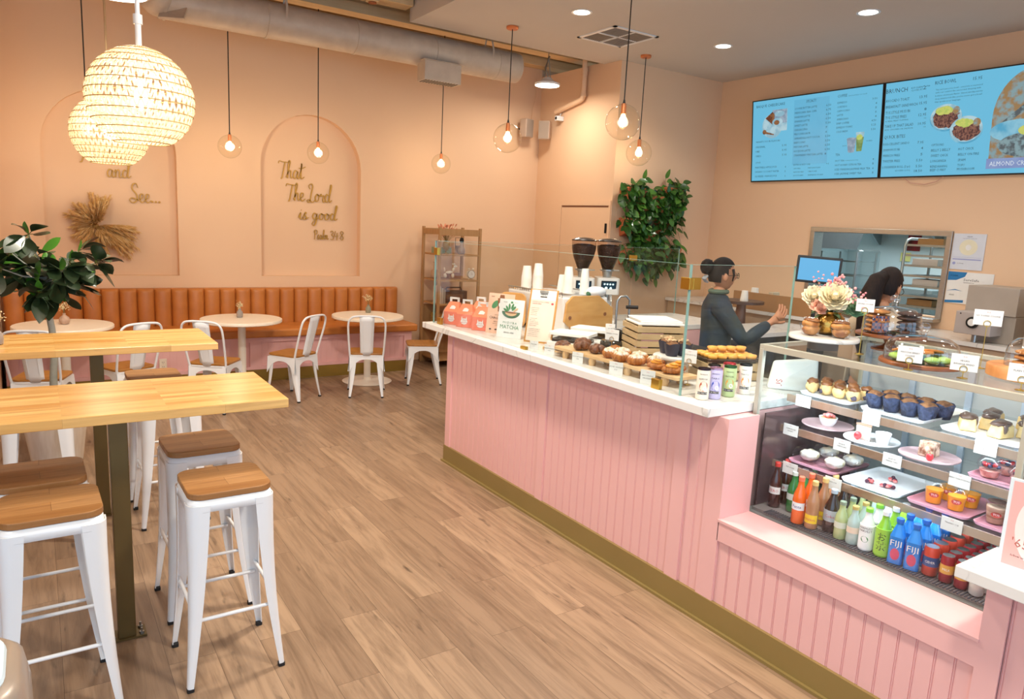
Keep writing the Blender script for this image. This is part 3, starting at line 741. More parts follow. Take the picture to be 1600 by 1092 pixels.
# ---- pampas grass in the left niche
pg = thing('pampas_spray', 'fluffy golden pampas grass spray mounted in the left arch', 'wall decoration', (.52, 8.50, 1.60))
r = random.Random(5); st = MB(); pl = MB()
def plume(a, L, w, out):
    d = Vector((cos(a), 0, sin(a))); pts = []
    for i in range(7):
        t = i / 6; pts.append(d * (.01 + L * t) + Vector((0, -out * sin(pi * min(t * .8 + .1, 1)), -.10 * L * t * t)))
    st.tube(pts, .0015, 4)
    for k in range(int(210 * L / .3)):
        t = r.uniform(.12, 1); i = min(5, int(t * 6)); p = pts[i].lerp(pts[i + 1], t * 6 - i); tg = (pts[i + 1] - pts[i]).normalized()
        s = Vector((r.gauss(0, 1), r.gauss(0, .8), r.gauss(0, 1))).normalized(); hl = w * r.uniform(.6, 1.4) * (1.1 - .5 * t)
        q = p + s * hl * .6 + tg * hl * 1.1 + Vector((0, 0, -hl * .35)); mid = p.lerp(q, .5) + Vector((0, 0, .004)); o2 = s.cross(tg) * .0026
        pl.add([p - o2, p + o2, mid + o2 * 1.3, mid - o2 * 1.3, q], [(0, 1, 2, 3), (3, 2, 4)], r.choice((0, 0, 1)), False)
for i in range(26): plume(radians(r.uniform(62, 100)), r.uniform(.20, .36), .055, r.uniform(.04, .16))
for i in range(24): plume(radians(r.uniform(105, 168)), r.uniform(.18, .30), .055, r.uniform(.04, .15))
for i in range(26): plume(radians(r.uniform(-50, 8)), r.uniform(.22, .40), .055, r.uniform(.04, .15))
for i in range(14): plume(radians(r.uniform(-100, -50)), r.uniform(.16, .28), .05, r.uniform(.04, .15))
for i in range(12): plume(radians(r.uniform(170, 240)), r.uniform(.14, .22), .05, r.uniform(.04, .12))
st.build('stems', mat('pampas_stem', 'b98c4a', .8), pg); po = pl.build('plumes', [mat('pampas_plume', 'dcae6a', .85), mat('pampas_plume_pale', 'eecb92', .85)], pg)
m = MB(); m.ball((0, -.02, 0), (.03, .03, .03), 12); m.build('binding', mat('pampas_stem', 'b98c4a', .8), pg)

# ---- cursive lettering (own single-stroke hand)
G = {
 'T': ([[(.0, .80), (.06, .93), (.25, .90), (.55, .88), (.72, .95)], [(.42, .90), (.36, .6), (.28, .25), (.22, .0), (.14, -.05)]], .52),
 'h': ([[(-.04, .05), (.12, .45), (.24, .90), (.17, .98), (.10, .7), (.05, 0)], [(.06, .18), (.16, .42), (.26, .40), (.25, .15), (.30, .02), (.42, .12)]], .40),
 'a': ([[(.30, .40), (.16, .46), (.04, .25), (.08, .03), (.20, .05), (.31, .42), (.29, .12), (.35, .0), (.46, .10)]], .42),
 't': ([[(-.02, .08), (.10, .5), (.15, .88), (.10, .3), (.14, .02), (.30, .12)], [(-.04, .62), (.14, .60), (.38, .70)]], .36),
 'L': ([[(.10, .72), (.02, .90), (.20, 1.02), (.28, .85), (.18, .45), (.10, .05), (-.04, -.06), (-.10, .04), (.04, .10), (.22, -.04), (.38, .02), (.46, .14)]], .42),
 'o': ([[(.16, .44), (.04, .25), (.10, .02), (.24, .08), (.28, .32), (.17, .45), (.26, .36), (.40, .38)]], .36),
 'r': ([[(-.02, .30), (.08, .46), (.12, .34), (.26, .38), (.20, .12), (.26, .0), (.38, .12)]], .34),
 'd': ([[(.28, .38), (.14, .46), (.03, .24), (.10, .02), (.24, .12), (.34, .70), (.40, 1.02), (.46, .92), (.32, .30), (.34, .02), (.48, .12)]], .46),
 'i': ([[(-.04, .10), (.10, .44), (.06, .08), (.14, .0), (.26, .14)], [(.12, .60), (.14, .62)]], .24),
 's': ([[(-.02, .05), (.14, .46), (.20, .42), (.10, .32), (.22, .12), (.10, -.02), (.0, .06)], [(.12, .0), (.26, .06), (.34, .12)]], .32),
 'g': ([[(.28, .38), (.14, .46), (.03, .22), (.12, .04), (.26, .20), (.30, .42), (.26, -.10), (.12, -.42), (.0, -.30), (.14, -.08), (.42, .12)]], .42),
 'S': ([[(.42, .80), (.34, 1.0), (.16, .94), (.12, .70), (.34, .42), (.36, .12), (.14, -.04), (-.04, .08), (.06, .22), (.3, .16), (.5, .10)]], .48),
 'e': ([[(.0, .14), (.20, .26), (.22, .44), (.08, .42), (.04, .14), (.16, .0), (.34, .12)]], .32),
 'n': ([[(-.02, .30), (.06, .44), (.05, .02)], [(.05, .22), (.18, .46), (.26, .34), (.25, .06), (.32, .0), (.42, .12)]], .40),
 'P': ([[(.12, .90), (.10, .45), (.04, -.04)], [(-.04, .72), (.12, .98), (.38, .92), (.38, .62), (.12, .50)]], .40),
 'l': ([[(-.04, .08), (.12, .5), (.20, .95), (.12, .98), (.06, .5), (.10, .04), (.26, .12)]], .24),
 'm': ([[(-.02, .30), (.06, .44), (.05, .02)], [(.05, .24), (.15, .46), (.20, .34), (.19, .04)], [(.19, .24), (.30, .46), (.36, .34), (.35, .06), (.42, .0), (.52, .12)]], .50),
 '3': ([[(.0, .80), (.22, .95), (.40, .76), (.18, .50), (.44, .34), (.34, .0), (.0, .06)]], .56),
 '4': ([[(.12, .92), (.06, .66), (.0, .40), (.26, .38), (.50, .42)], [(.38, .74), (.35, .36), (.32, -.04)]], .60),
 '8': ([[(.40, .80), (.20, .95), (.06, .74), (.22, .50), (.42, .24), (.26, -.02), (.02, .10), (.10, .38), (.30, .56), (.44, .76), (.36, .88)]], .5),
 ':': ([[(.06, .16), (.07, .18)], [(.08, .46), (.09, .48)]], .18),
 '.': ([[(.06, .02), (.07, .04)]], .22), ' ': ([], .26)}
M_SCR = mat('gold_lettering', 'c9983a', .5, 0); M_SCRE = mat('gold_lettering_edge', '8c6a28', .6, 0)
def spline(p, q=6):
    o = []
    P = [Vector((a, b)) for a, b in p]
    for i in range(len(P) - 1):
        A = [P[max(0, min(len(P) - 1, i + k))] for k in (-1, 0, 1, 2)]
        for s in range(q):
            t = s / q; o.append(.5 * ((2 * A[1]) + (-A[0] + A[2]) * t + (2 * A[0] - 5 * A[1] + 4 * A[2] - A[3]) * t * t + (-A[0] + 3 * A[1] - 3 * A[2] + A[3]) * t ** 3))
    o.append(P[-1]); return o
def script(text, x0, x1, zb, h, label, group='gold words on the arched wall'):
    m = MB(); adv = 0; st = []
    for ch in text:
        g, w = G[ch]
        for s in g: st.append([(a + adv, b) for a, b in s])
        adv += w
    k = (x1 - x0) / max(adv, .1); y = 8.545
    for s in st:
        pts = spline(s); vs = []; fs = []; n = len(pts); wd = .030
        for i, p in enumerate(pts):
            d = pts[min(i + 1, n - 1)] - pts[max(i - 1, 0)]; d = d.normalized() if d.length > 1e-9 else Vector((1, 0))
            thick = wd * (1.25 if d.y < -.3 else .8); nn = Vector((-d.y, d.x)) * thick
            for q in (p + nn, p - nn):
                vs += [(x0 + q.x * k, y, zb + q.y * h), (x0 + q.x * k, y - .011, zb + q.y * h)]
        for i in range(n - 1):
            b = i * 4; fs += [(b + 1, b + 3, b + 7, b + 5)]
        m.add(vs, fs, 0, False); fe = []
        for i in range(n - 1): b = i * 4; fe += [(b, b + 1, b + 5, b + 4), (b + 2, b + 6, b + 7, b + 3)]
        m.add(vs, fe, 1, False)
        for e in (pts[0], pts[-1]):
            cx, cz = x0 + e.x * k, zb + e.y * h; rr_ = wd * .9
            m.add([(cx + rr_ * k * cos(a_ * pi / 4), y - .0112, cz + rr_ * h * sin(a_ * pi / 4)) for a_ in range(8)], [tuple(range(7, -1, -1))], 0, False)
    o = m.build('wall_lettering', [M_SCR, M_SCRE]); tag(o, label, 'lettering', group); return o
script('That', 2.375, 2.68, 2.225, .20, 'gold cursive word That at the top of the right arch')
script('The Lord', 2.46, 3.00, 1.975, .20, 'gold cursive words The Lord in the right arch, second line')
script('is good', 2.61, 3.07, 1.765, .17, 'gold cursive words is good in the right arch, third line')
script('Psalm 34:8', 2.79, 3.16, 1.535, .11, 'small gold cursive verse number Psalm 34:8 at the foot of the right arch')
script('Taste', .385, .80, 2.235, .17, 'gold cursive word partly hidden behind the smaller woven lamp in the left arch')
script('and', .645, .86, 2.10, .17, 'gold cursive word and below the woven lamps in the left arch')
script('See', .85, 1.04, 1.86, .19, 'gold cursive word See to the right of the pampas grass')
m = MB()
for i in range(3): m.lathe([(.001, 0), (.011, 0), (.011, .010), (.001, .011)], 12, (0, 0, 0), 0, frame((1.055 + i * .034, 8.545, 1.872), (1, 0, 0), (0, 0, 1)))
tag(m.build('wall_lettering', M_SCR), 'three small gold dots after the word See', 'lettering', 'gold words on the arched wall')

# ---- round supply duct with registers
du = thing('air_duct', 'long round painted air duct hanging along the arched wall', 'duct', (0, 7.40, 3.63))
m = MB(); R = .165; m.cyl((1.02, 0, 0), (4.80, 0, -.005), R, R, 48); m.build('duct_tube', M_GALV, du)
for x in (1.06, 1.95, 2.83, 3.72, 4.52):
    m = MB(); m.lathe([(R + .0005, -.012), (R + .006, -.01), (R + .006, .01), (R + .0005, .012)], 48, T=TR(x, 0, -.003, 0, 0, pi / 2)); m.build('joint_band', M_GALV, du)
m = MB(); m.lathe([(R, -.01), (R - .002, .02), (R * .6, .028), (.001, .03)][::1], 48, T=TR(4.80, 0, -.005, 0, 0, pi / 2)); m.build('end_cap', M_GALV, du)
m = MB(); m.ball((1.02, -.02, .02), (.17, R + .012, R + .012), 32); m.build('elbow', M_GALV, du, 180)
def register(x, label, down=True):
    m = MB(); m.box((x - .22, -.20, -.335), (x + .22, -.015, -.13)); m.box((x - .24, -.215, -.135), (x + .24, -.01, -.128)); b = m.build('register_box', M_GALV, du, bevel=.003)
    m = MB()
    for i in range(12): m.box((x - .2 + i * .034, -.19, -.338), (x - .186 + i * .034, -.03, -.3355))
    m.build('louvre', M_DARK, b)
register(3.76, '')
m = MB(); T0 = TR(1.12, -.12, -.12, radians(-30), radians(52)); m.box((-.11, -.085, -.012), (.11, .085, .012), 0, T0); b = m.build('end_register', M_GALV, du, bevel=.004)
m = MB()
for i in range(9): m.box((-.09 + i * .0205, -.065, -.0145), (-.078 + i * .0205, .065, -.0123), 0, T0)
m.build('louvre', mat('louvre_shadow_grey', '8d857c', .7), b)
for x in (2.12, 4.42):
    m = MB(); m.tube([(x - .018, -R * .98, -.03), (x - .018, -R - .004, .10), (x - .012, -.02, .48)], .011, 4, flat=.3); m.tube([(x + .03, R * .98, 0), (x + .03, .02, .48)], .009, 4, flat=.3); m.build('hanger_strap', M_GALV, du)
# conduit boxes under the joists
for x, lb in ((2.86, 'small square junction box above the duct, over the right arch'), (4.05, 'small square junction box above the duct, near the soffit edge')):
    t = thing('junction_box', lb, 'junction box', (x, 7.0 if x < 3 else 7.22, 3.93), 0, 'junction boxes under the joists'); m = MB(); m.box((-.05, -.05, -.05), (.05, .05, 0)); m.build('box', M_BEAM, t, bevel=.004); m = MB(); m.lathe([(.001, -.062), (.04, -.062), (.04, -.051)], 20); m.build('cover', mat('rust_cover', '9c5a2e', .6), t)

# ---- drain pipe, camera, speakers on the side wall
pp = thing('drain_pipe', 'painted elbow pipe running down the side wall from the roof', 'pipe', (0, 0, 0))
m = MB(); xx_ = XB - .05; m.tube([(xx_, 7.46, 4.3), (xx_, 7.46, 3.47), (xx_, 7.475, 3.435), (xx_, 7.52, 3.42), (xx_, 8.02, 3.33)], .034, 14); m.build('pipe_run', M_WALL, pp)
for p0, p1 in (((xx_, 7.46, 3.80), (xx_, 7.46, 3.72)), ((xx_, 7.46, 3.50), (xx_, 7.46, 3.46))): m = MB(); m.cyl(p0, p1, .040, .040, 16); m.build('coupling', M_WALL, pp)
sc = thing('security_camera', 'small white security camera with a dark lens under the pipe end', 'camera', (XB - .05, 7.93, 3.235)); m = MB(); m.box((-.06, -.03, -.03), (.045, .03, .03)); m.cyl((0, 0, .03), (.04, .03, .075), .01, .01, 8); m.build('housing', M_WHITE, sc, bevel=.008); m = MB(); m.lathe([(.001, 0), (.018, 0), (.018, .006), (.001, .007)], 16, T=TR(-.0602, 0, 0, 0, 0, -pi / 2)); m.build('lens', M_BLACK, sc)
def speaker(loc, rz, label):
    t = thing('wall_speaker', label, 'speaker', loc, rz, 'pair of corner speakers'); m = MB(); m.box((-.075, -.06, -.12), (.075, .06, .12)); m.build('cabinet', mat('speaker_beige', 'c2ab98', .6), t, bevel=.012); m = MB(); m.box((-.066, -.064, -.11), (.066, -.0605, .11)); m.build('grille', mat('speaker_grille', 'a89585', .9, bump=.5, bscale=900), t, bevel=.001)
    m = MB(); m.cyl((0, .06, 0), (.0, .135, 0), .015, .015, 8); m.build('bracket', M_BLACK, t); return t
speaker((5.62, 8.30, 3.11), radians(14), 'beige wall speaker in the far corner, left one of the pair')
speaker((5.80, 8.13, 3.09), radians(-48), 'beige wall speaker in the far corner, right one of the pair, tilted')
o = MB().tube([(5.78, 8.43, 3.17), (5.79, 8.43, 3.4), (5.83, 8.42, 3.55), (5.84, 8.42, 3.8)], .004, 6).build('speaker_cable', M_WALL); tag(o, 'thin cable hanging down to the corner speakers', 'cable')

# ---- wooden shelf unit and its things
su = thing('shelf_unit', 'narrow open wooden shelf unit against the arched wall, beside the counter end', 'shelf', (4.12, 7.86, 0))
M_SHW = mat('pine_shelf', 'b58a5c', .6, c2='a27849', scale=6, amt=.5, stretch=(3, 3, .6)); Wd, Dd, Hh = .60, .48, 1.75
for x in (0, Wd - .032):
    for y in (0, Dd - .032): m = MB(); m.box((x, y, 0), (x + .032, y + .032, Hh)); m.build('post', M_SHW, su, bevel=.002)
SHZ = [.10, .46, .80, 1.10, 1.42]
for z in SHZ: m = MB(); m.box((.033, .002, z - .02), (Wd - .033, Dd - .002, z)); m.build('shelf_board', M_SHW, su, bevel=.002)
for y in (.004, Dd - .026): m = MB(); m.box((.033, y, Hh - .10), (Wd - .033, y + .02, Hh - .02)); m.build('top_rail', M_SHW, su)
for x in (.006, Wd - .026): m = MB(); m.box((x, .033, Hh - .09), (x + .02, Dd - .033, Hh - .03)); m.build('side_rail', M_SHW, su)
m = MB(); m.box((.033, Dd - .008, 0), (Wd - .033, Dd - .003, .75)); m.build('back_board', M_SHW, su)
ox, oy = 4.12, 7.86
def deco(name, label, cat, loc, parts, rz=0):
    t = thing(name, label, cat, loc, rz)
    for pn, mbx, mt in parts: mbx.build(pn, mt, t, 60)
    return t
r = random.Random(3)
fl = MB(); sm_ = MB()
for i in range(46):
    a = r.uniform(0, 6.28); s = r.uniform(.02, .13); p = Vector((s * cos(a), s * .6 * sin(a), r.uniform(.21, .34))); sm_.tube([(0, 0, .12), p * .6 + Vector((0, 0, .06)), p], .0012, 4); leaf(fl, p, Vector((cos(a) * .5, sin(a) * .5, 1)), Vector((0, 1, .2)), .05, .010, 0, .2, .1)
deco('dried_arrangement', 'amber glass goblet of dried coral leaves on the top shelf', 'vase', (ox + .17, oy + .14, 1.42), [('goblet', MB().lathe([(.035, 0), (.035, .004), (.008, .012), (.008, .035), (.035, .06), (.046, .10), (.042, .14), (.036, .15)], 24), mat('amber_ceramic', '9c7a28', .25)), ('dried_leaves', fl, mat('dried_coral_leaf', 'd98a66', .8)), ('stems', sm_, mat('dry_stem', '8d7a4a', .8))])
deco('storage_tin', 'long sage green box lying on the top shelf', 'box', (ox + .16, oy + .30, 1.42), [('box_body', MB().box((-.08, -.06, 0), (.14, .06, .075)), mat('sage_box', '8d9878', .6))])
deco('candle_jar', 'small grey jar with a dark stopper on the top shelf', 'jar', (ox + .38, oy + .12, 1.42), [('jar_body', MB().lathe([(.03, 0), (.045, .01), (.045, .06), (.02, .10), (.018, .15)], 20), mat('smoky_jar', 'a08a7c', .3)), ('stopper', MB().lathe([(.02, .15), (.03, .17), (.02, .20), (.001, .21)], 16), M_DARK)])
deco('drip_stand', 'square wire stand with a grey cup on the top shelf', 'stand', (ox + .44, oy + .30, 1.42), [('stand_frame', MB().tube([(-.05, 0, 0), (-.05, 0, .20), (.05, 0, .20), (.05, 0, 0)], .004, 6), M_DARK), ('cup', MB().lathe([(.03, .01), (.045, .10), (.04, .10), (.001, .02)], 20), mat('smoky_jar', 'a08a7c', .3))])
d = MB()
for a, b, ra in (((-.05, 0, .02), (-.06, 0, .075), .020), ((.05, 0, .02), (.055, 0, .075), .020), ((-.05, 0, .085), (.05, 0, .09), .020), ((.055, 0, .10), (.065, 0, .15), .018), ((.06, 0, .165), (.11, 0, .16), .018), ((-.062, 0, .10), (-.07, 0, .15), .011), ((.055, 0, .18), (.045, 0, .205), .012), ((.075, 0, .18), (.07, 0, .205), .012)):
    A = Vector(a); B = Vector(b); N_ = 6
    d.tube([A.lerp(B, i / N_) for i in range(N_ + 1)], [ra * (.35 + .65 * sin(pi * (i + .6) / (N_ + 1.2))) for i in range(N_ + 1)], 12)
deco('balloon_dog_ornament', 'white balloon dog ornament on the second shelf', 'ornament', (ox + .22, oy + .13, 1.1015), [('ornament_body', d, M_CREAM)])
ck = thing('alarm_clock', 'white round alarm clock with ear-shaped bells on the second shelf', 'clock', (ox + .52, oy + .10, 1.10))
FT = frame((0, 0, .068), (1, 0, 0), (0, 0, 1))
m = MB(); m.lathe([(.001, -.025), (.055, -.025), (.060, 0), (.055, .012)], 32, T=FT); m.build('clock_case', M_CREAM, ck); m = MB(); m.lathe([(.001, .016), (.048, .016)], 32, T=FT); m.build('clock_face', M_PAPER, ck)
m = MB(); m.tube([(.052 * cos(a * pi / 12), -.0125, .068 + .052 * sin(a * pi / 12)) for a in range(24)], .0035, 6, closed=True); m.box((-.0015, -.0185, .068), (.0015, -.0175, .098)); m.box((0, -.0185, .0665), (.022, -.0175, .0695)); m.build('rim_and_hands', mat('grey_trim', '8b7f76', .5), ck)
m = MB(); m.ball((-.03, 0, .135), (.018, .014, .013), 10); m.ball((.03, 0, .135), (.018, .014, .013), 10); m.cyl((-.03, 0, .004), (-.025, 0, .03), .006, .006, 8); m.cyl((.03, 0, .004), (.025, 0, .03), .006, .006, 8); m.build('bells_and_feet', M_CREAM, ck)
deco('trinket_box', 'rose brown box behind the alarm clock on the second shelf', 'box', (ox + .36, oy + .28, 1.10), [('box_body', MB().box((-.09, -.05, 0), (.09, .05, .07)), mat('rose_brown', '9c6a54', .6))])
deco('gourd_vase', 'tan gourd vase at the left of the second shelf', 'vase', (ox + .08, oy + .26, 1.10), [('vase_body', MB().lathe([(.03, 0), (.05, .03), (.045, .09), (.018, .13), (.014, .19), (.02, .21)], 24), mat('tan_ceramic', 'b28e70', .6))])
deco('vintage_radio', 'dark brown rounded radio with a handle on the third shelf', 'radio', (ox + .33, oy + .20, .80), [('radio_case', MB().prism(rrect(.36, .14, .04, 5), .01, .15).tube([(-.12, 0, .15), (-.10, 0, .19), (.10, 0, .19), (.12, 0, .15)], .009, 8), mat('dark_brown_case', '3f261a', .4)), ('trim_strip', MB().box((-.14, -.0725, .05), (.10, -.0705, .11)), mat('radio_trim', '6d4a30', .5))])
deco('wicker_basket', 'amber woven basket on the fourth shelf', 'basket', (ox + .28, oy + .22, .46), [('basket_body', MB().prism(rrect(.38, .32, .03, 4), 0, .20), mat('wicker', 'a9823c', .8, c2='7d5c26', scale=60, amt=.9))])
for i, c in enumerate(('d9c7b4', 'bfae9c', '9c8c7c')): tag(MB().box((ox + .05 + i * .032, oy + .06, .8005), (ox + .078 + i * .032, oy + .22, 1.02 - i * .02)).build('book', mat('book_' + c, c, .7)), ['beige book at the left of the third shelf, nearest the post', 'taupe book second from the post on the third shelf', 'grey brown book beside the radio on the third shelf'][i], 'book', 'books on the third shelf')
# ================================================================ service counter
XF = 2.534
M_PINKD = M_PINK
sc_ = thing('service_counter', 'long pink beadboard service counter with bronze kickboard', 'counter', (0, 0, 0))
m = MB(); m.box((XF + .012, 2.075, .13), (3.28, 4.638, 1.0)); m.box((XF + .012, 2.032, .13), (2.725, 2.075, 1.0)); m.box((3.28, 4.20, .0), (5.10, 4.62, 1.0)); m.box((XF + .02, .93, .13), (2.735, 2.03, .50)); m.box((XF + .02, -1.2, .13), (3.3, .915, .735))
m.build('carcass', M_PINK, sc_)
STY = [(4.58, 4.65), (3.383, 3.45), (2.242, 2.325), (2.02, 2.118)]
m = MB()
for a, b in ((3.45, 4.58), (2.325, 3.383), (2.118, 2.242)):
    beadboard(m, a, b, .128, 1.0, XF + .010, axis='y')
m.build('tall_beadboard', M_PINK, sc_)
m = MB(); beadboard(m, .929, 2.024, .128, .428, XF + .010, axis='y'); m.build('low_beadboard', M_PINK, sc_)
m = MB(); beadboard(m, -1.2, .853, .128, .735, XF + .010, axis='y'); m.build('end_beadboard', M_PINK, sc_)
m = MB()
for a, b in STY: m.box((XF, a, .128), (XF + .0115, b, 1.0))
m.build('face_frame', M_PINK, sc_); MB().box((XF, .929, .428), (XF + .0115, 2.024, .526)).build('ledge_rail', M_PINK, sc_); MB().box((XF, .855, .128), (XF + .0115, .929, .735)).build('end_stile', M_PINK, sc_)
m = MB(); m.box((XF + .0118, 2.0205, .5305), (2.745, 2.034, .999)); m.build('recess_return', M_PINK, sc_); m = MB(); m.box((XF + .0118, .915, .5305), (2.745, .9285, .738)); m.build('recess_return', M_PINK, sc_)
m = MB(); m.box((XF - .004, .926, .518), (2.745, 2.026, .530)); m.build('ledge', M_PINK, sc_)
m = MB(); m.box((XF - .006, -1.2, 0), (2.75, 4.655, .1285)); m.box((2.75, 4.5, 0), (3.28, 4.655, .1285)); m.box((XF - .022, -1.2, 0), (XF - .006, 4.665, .014)); m.build('kickboard', M_GOLD, sc_)
o = MB().prism([(2.45, 2.072), (3.32, 2.072), (3.32, 4.20), (5.14, 4.20), (5.14, 4.914), (2.45, 4.914)], 1.003, 1.045).build('marble_worktop', M_MARB, bevel=.003); tag(o, 'white veined marble worktop running the length of the pink counter', 'worktop')
o = MB().prism([(2.45, -1.2), (3.3, -1.2), (3.3, .90), (2.742, .90), (2.742, .998), (2.45, .998)], .742, .782).build('marble_worktop', M_MARB, bevel=.003); tag(o, 'lower marble worktop at the right edge, below the pink sign', 'worktop')
M_SS = mat('worn_stainless', 'a7a8a6', .35, .9)
wc = thing('prep_table', 'stainless staff worktop hidden behind the glass case', 'table', (3.66, 1.0, 0))
m = MB(); m.box((0, 0, .88), (.42, 1.75, .92)); m.build('tabletop', M_SS, wc)
for a, b in ((.02, .02), (.36, .02), (.02, 1.69), (.36, 1.69)): MB().box((a, b, 0), (a + .04, b + .04, .88)).build('leg', M_SS, wc)

# sneeze guard
sg = thing('sneeze_guard', 'clear glass sneeze guard with brass clips around the marble counter', 'glass screen', (0, 0, 1.045))
GH = .62; X0, Y0g, Y1g = 2.52, 2.312, 4.858
m = MB(); m.box((X0 - .005, Y0g, 0), (X0 + .005, Y1g, GH)); m.build('front_pane', M_GLASS, sg)
m = MB(); m.box((X0 + .006, Y0g - .005, .0), (3.30, Y0g + .005, GH)); m.build('near_pane', M_GLASS, sg)
m = MB(); m.box((X0 + .006, Y1g - .005, .0), (4.52, Y1g + .005, GH)); m.box((4.54, Y1g - .005, .0), (5.115, Y1g + .005, GH)); m.build('far_pane', M_GLASS, sg)
m = MB(); e = .0056
m.box((X0 - e, Y0g - e, 0), (X0 + e, Y0g + .0015, GH + .001)); m.box((X0 - e, Y1g, 0), (X0 + e, Y1g + e, GH + .001)); m.box((3.299, Y0g - e, 0), (3.3015, Y0g + e, GH)); m.box((5.114, Y1g - e, 0), (5.117, Y1g + e, GH))
m.box((X0 - e, Y0g, GH), (X0 + e, Y1g, GH + .0012)); m.box((X0, Y0g - e, GH), (3.3, Y0g + e, GH + .0012)); m.box((X0, Y1g - e, GH), (5.115, Y1g + e, GH + .0012))
m.build('polished_edge', M_GEDGE, sg)
def clip(a, b): MB().box(a, b).build('brass_clip', M_BRASS, sg, bevel=.002)
clip((X0 - .012, Y0g - .012, .505), (X0 + .012, Y0g + .045, .56)); clip((X0 + .013, Y0g - .012, .505), (X0 + .065, Y0g + .012, .56))
clip((X0 - .012, Y1g - .045, .515), (X0 + .012, Y1g + .012, .57)); clip((4.49, Y1g - .012, .50), (4.57, Y1g + .012, .55))
clip((X0 - .012, 2.44, 0), (X0 + .012, 2.495, .05)); clip((X0 - .012, 4.73, 0), (X0 + .012, 4.785, .05)); clip((X0 - .012, 3.6, 0), (X0 + .012, 3.655, .02))

def card(loc, rz, w, h, lines, label, red=True, tilt=0.0, lift=0.0, holder=None, group='printed price cards', cat='card'):
    t = thing('price_card', label, cat, loc, rz, group)
    zb = lift
    m = MB(); T = TR(0, 0, zb, 0, -tilt); m.box((-w / 2, -.0008, 0), (w / 2, .0008, h), 0, T); m.build('card', M_PAPER, t)
    m = MB(); FT = T @ frame((0, -.0012, 0), (1, 0, 0), (0, 0, 1)); n = len(lines)
    for i, s in enumerate(lines):
        hh = h * .10; put_text(m, s, 0, h * (.56 - i * .2), hh, FT, 0, center=True)
    if red: put_text(m, 'TUS', 0, h * .80, h * .08, FT, 1, center=True)
    m.build('card_print', [M_INK, M_REDINK], t)
    if holder:
        m = MB(); m.lathe([(.001, 0), (.018, 0), (.018, .002), (.004, .004), (.002, .006)], 20); m.tube([(0, .003, .004), (0, .003, zb + h * .1)], .0014, 6)
        m.tube([(.012 * cos(a * pi / 10), -.003, zb + h * .12 + .012 * sin(a * pi / 10)) for a in range(20)], .0014, 6, closed=True); m.build('brass_holder', M_BRASS, t)
    else:
        m = MB(); m.box((-w * .2, .001, -.001), (w * .2, .014, .004)); m.build('card_foot', M_GLASS if False else M_WHITE, t)
    return t
ZM = 1.0455

# coral gable boxes
def gable_box(label):
    t = thing('gable_box', label, 'box', (0, 0, 0), 0, 'coral gable boxes'); w, d, h = .066, .050, .098
    m = MB(); m.box((-w, -d, 0), (w, d, h)); m.build('box_body', M_COR, t, bevel=.002)
    m = MB(); m.hexa([(-w, -d, h), (w, -d, h), (w, d, h), (-w, d, h), (-w * .62, -.006, h + .072), (w * .62, -.006, h + .072), (w * .62, .006, h + .072), (-w * .62, .006, h + .072)]); m.build('gable_top', M_COR2, t)
    m = MB()
    for a, b in ((-w * .62, -w * .35), (w * .35, w * .62)): m.box((a, -.004, h + .072), (b, .004, h + .105))
    m.box((-w * .62, -.004, h + .092), (w * .62, .004, h + .106)); m.build('carry_handle', M_PAPER, t, bevel=.002)
    m = MB(); FT = frame((0, -d - .001, 0), (1, 0, 0), (0, 0, 1)); m.prism([(.027 * cos(a * pi / 10) * (1 + .1 * cos(a * 2.5)), .045 + .023 * sin(a * pi / 10) * (1 + .06 * sin(a * 3))) for a in range(20)], 0, .0006, 0, FT)
    for sx in (-1, 1): m.prism([(sx * .017 - .006, .06), (sx * .017 + .006, .06), (sx * .02, .083)], 0, .0006, 0, FT)
    put_text(m, 'TUS', 0, .047, .012, frame((0, -d - .002, 0), (1, 0, 0), (0, 0, 1)), 1, center=True); put_text(m, 'BASQUE', 0, .034, .008, frame((0, -d - .002, 0), (1, 0, 0), (0, 0, 1)), 1, center=True)
    m.build('white_emblem', [M_PAPER, M_REDINK], t)
    m = MB(); m.box((w + .0003, -d * .98, .002), (w + .001, d * .98, .055)); m.prism([(-.022, 0), (.022, 0), (.026, .018), (.005, .03), (-.014, .026)], .0003, .001, 0, frame((0, -.0385, h + .02), (1, 0, 0), (0, .045, .073))); m.build('white_panel', M_PAPER, t)
    return t
M_COR = mat('coral_card', 'f08a72', .6, c2='ee7f68', scale=3, amt=.3); M_COR2 = mat('coral_card_top', 'f79068', .6)
g0 = gable_box('coral gable box nearest the far glass edge, front left of the five'); g0.location = (2.635, 4.745, ZM); g0.rotation_euler = (0, 0, radians(-58))
for p, a, lb in (((2.655, 4.585), -56, 'coral gable box in the front row, second from the far glass edge'), ((2.685, 4.41), -52, 'coral gable box nearest the standing cards, front right of the five'),
                 ((2.86, 4.73), -60, 'coral gable box in the back row with its carry handle showing'), ((2.92, 4.53), -60, 'coral gable box in the back row, behind the pink card')): dup(g0, (p[0], p[1], ZM), radians(a), lb)

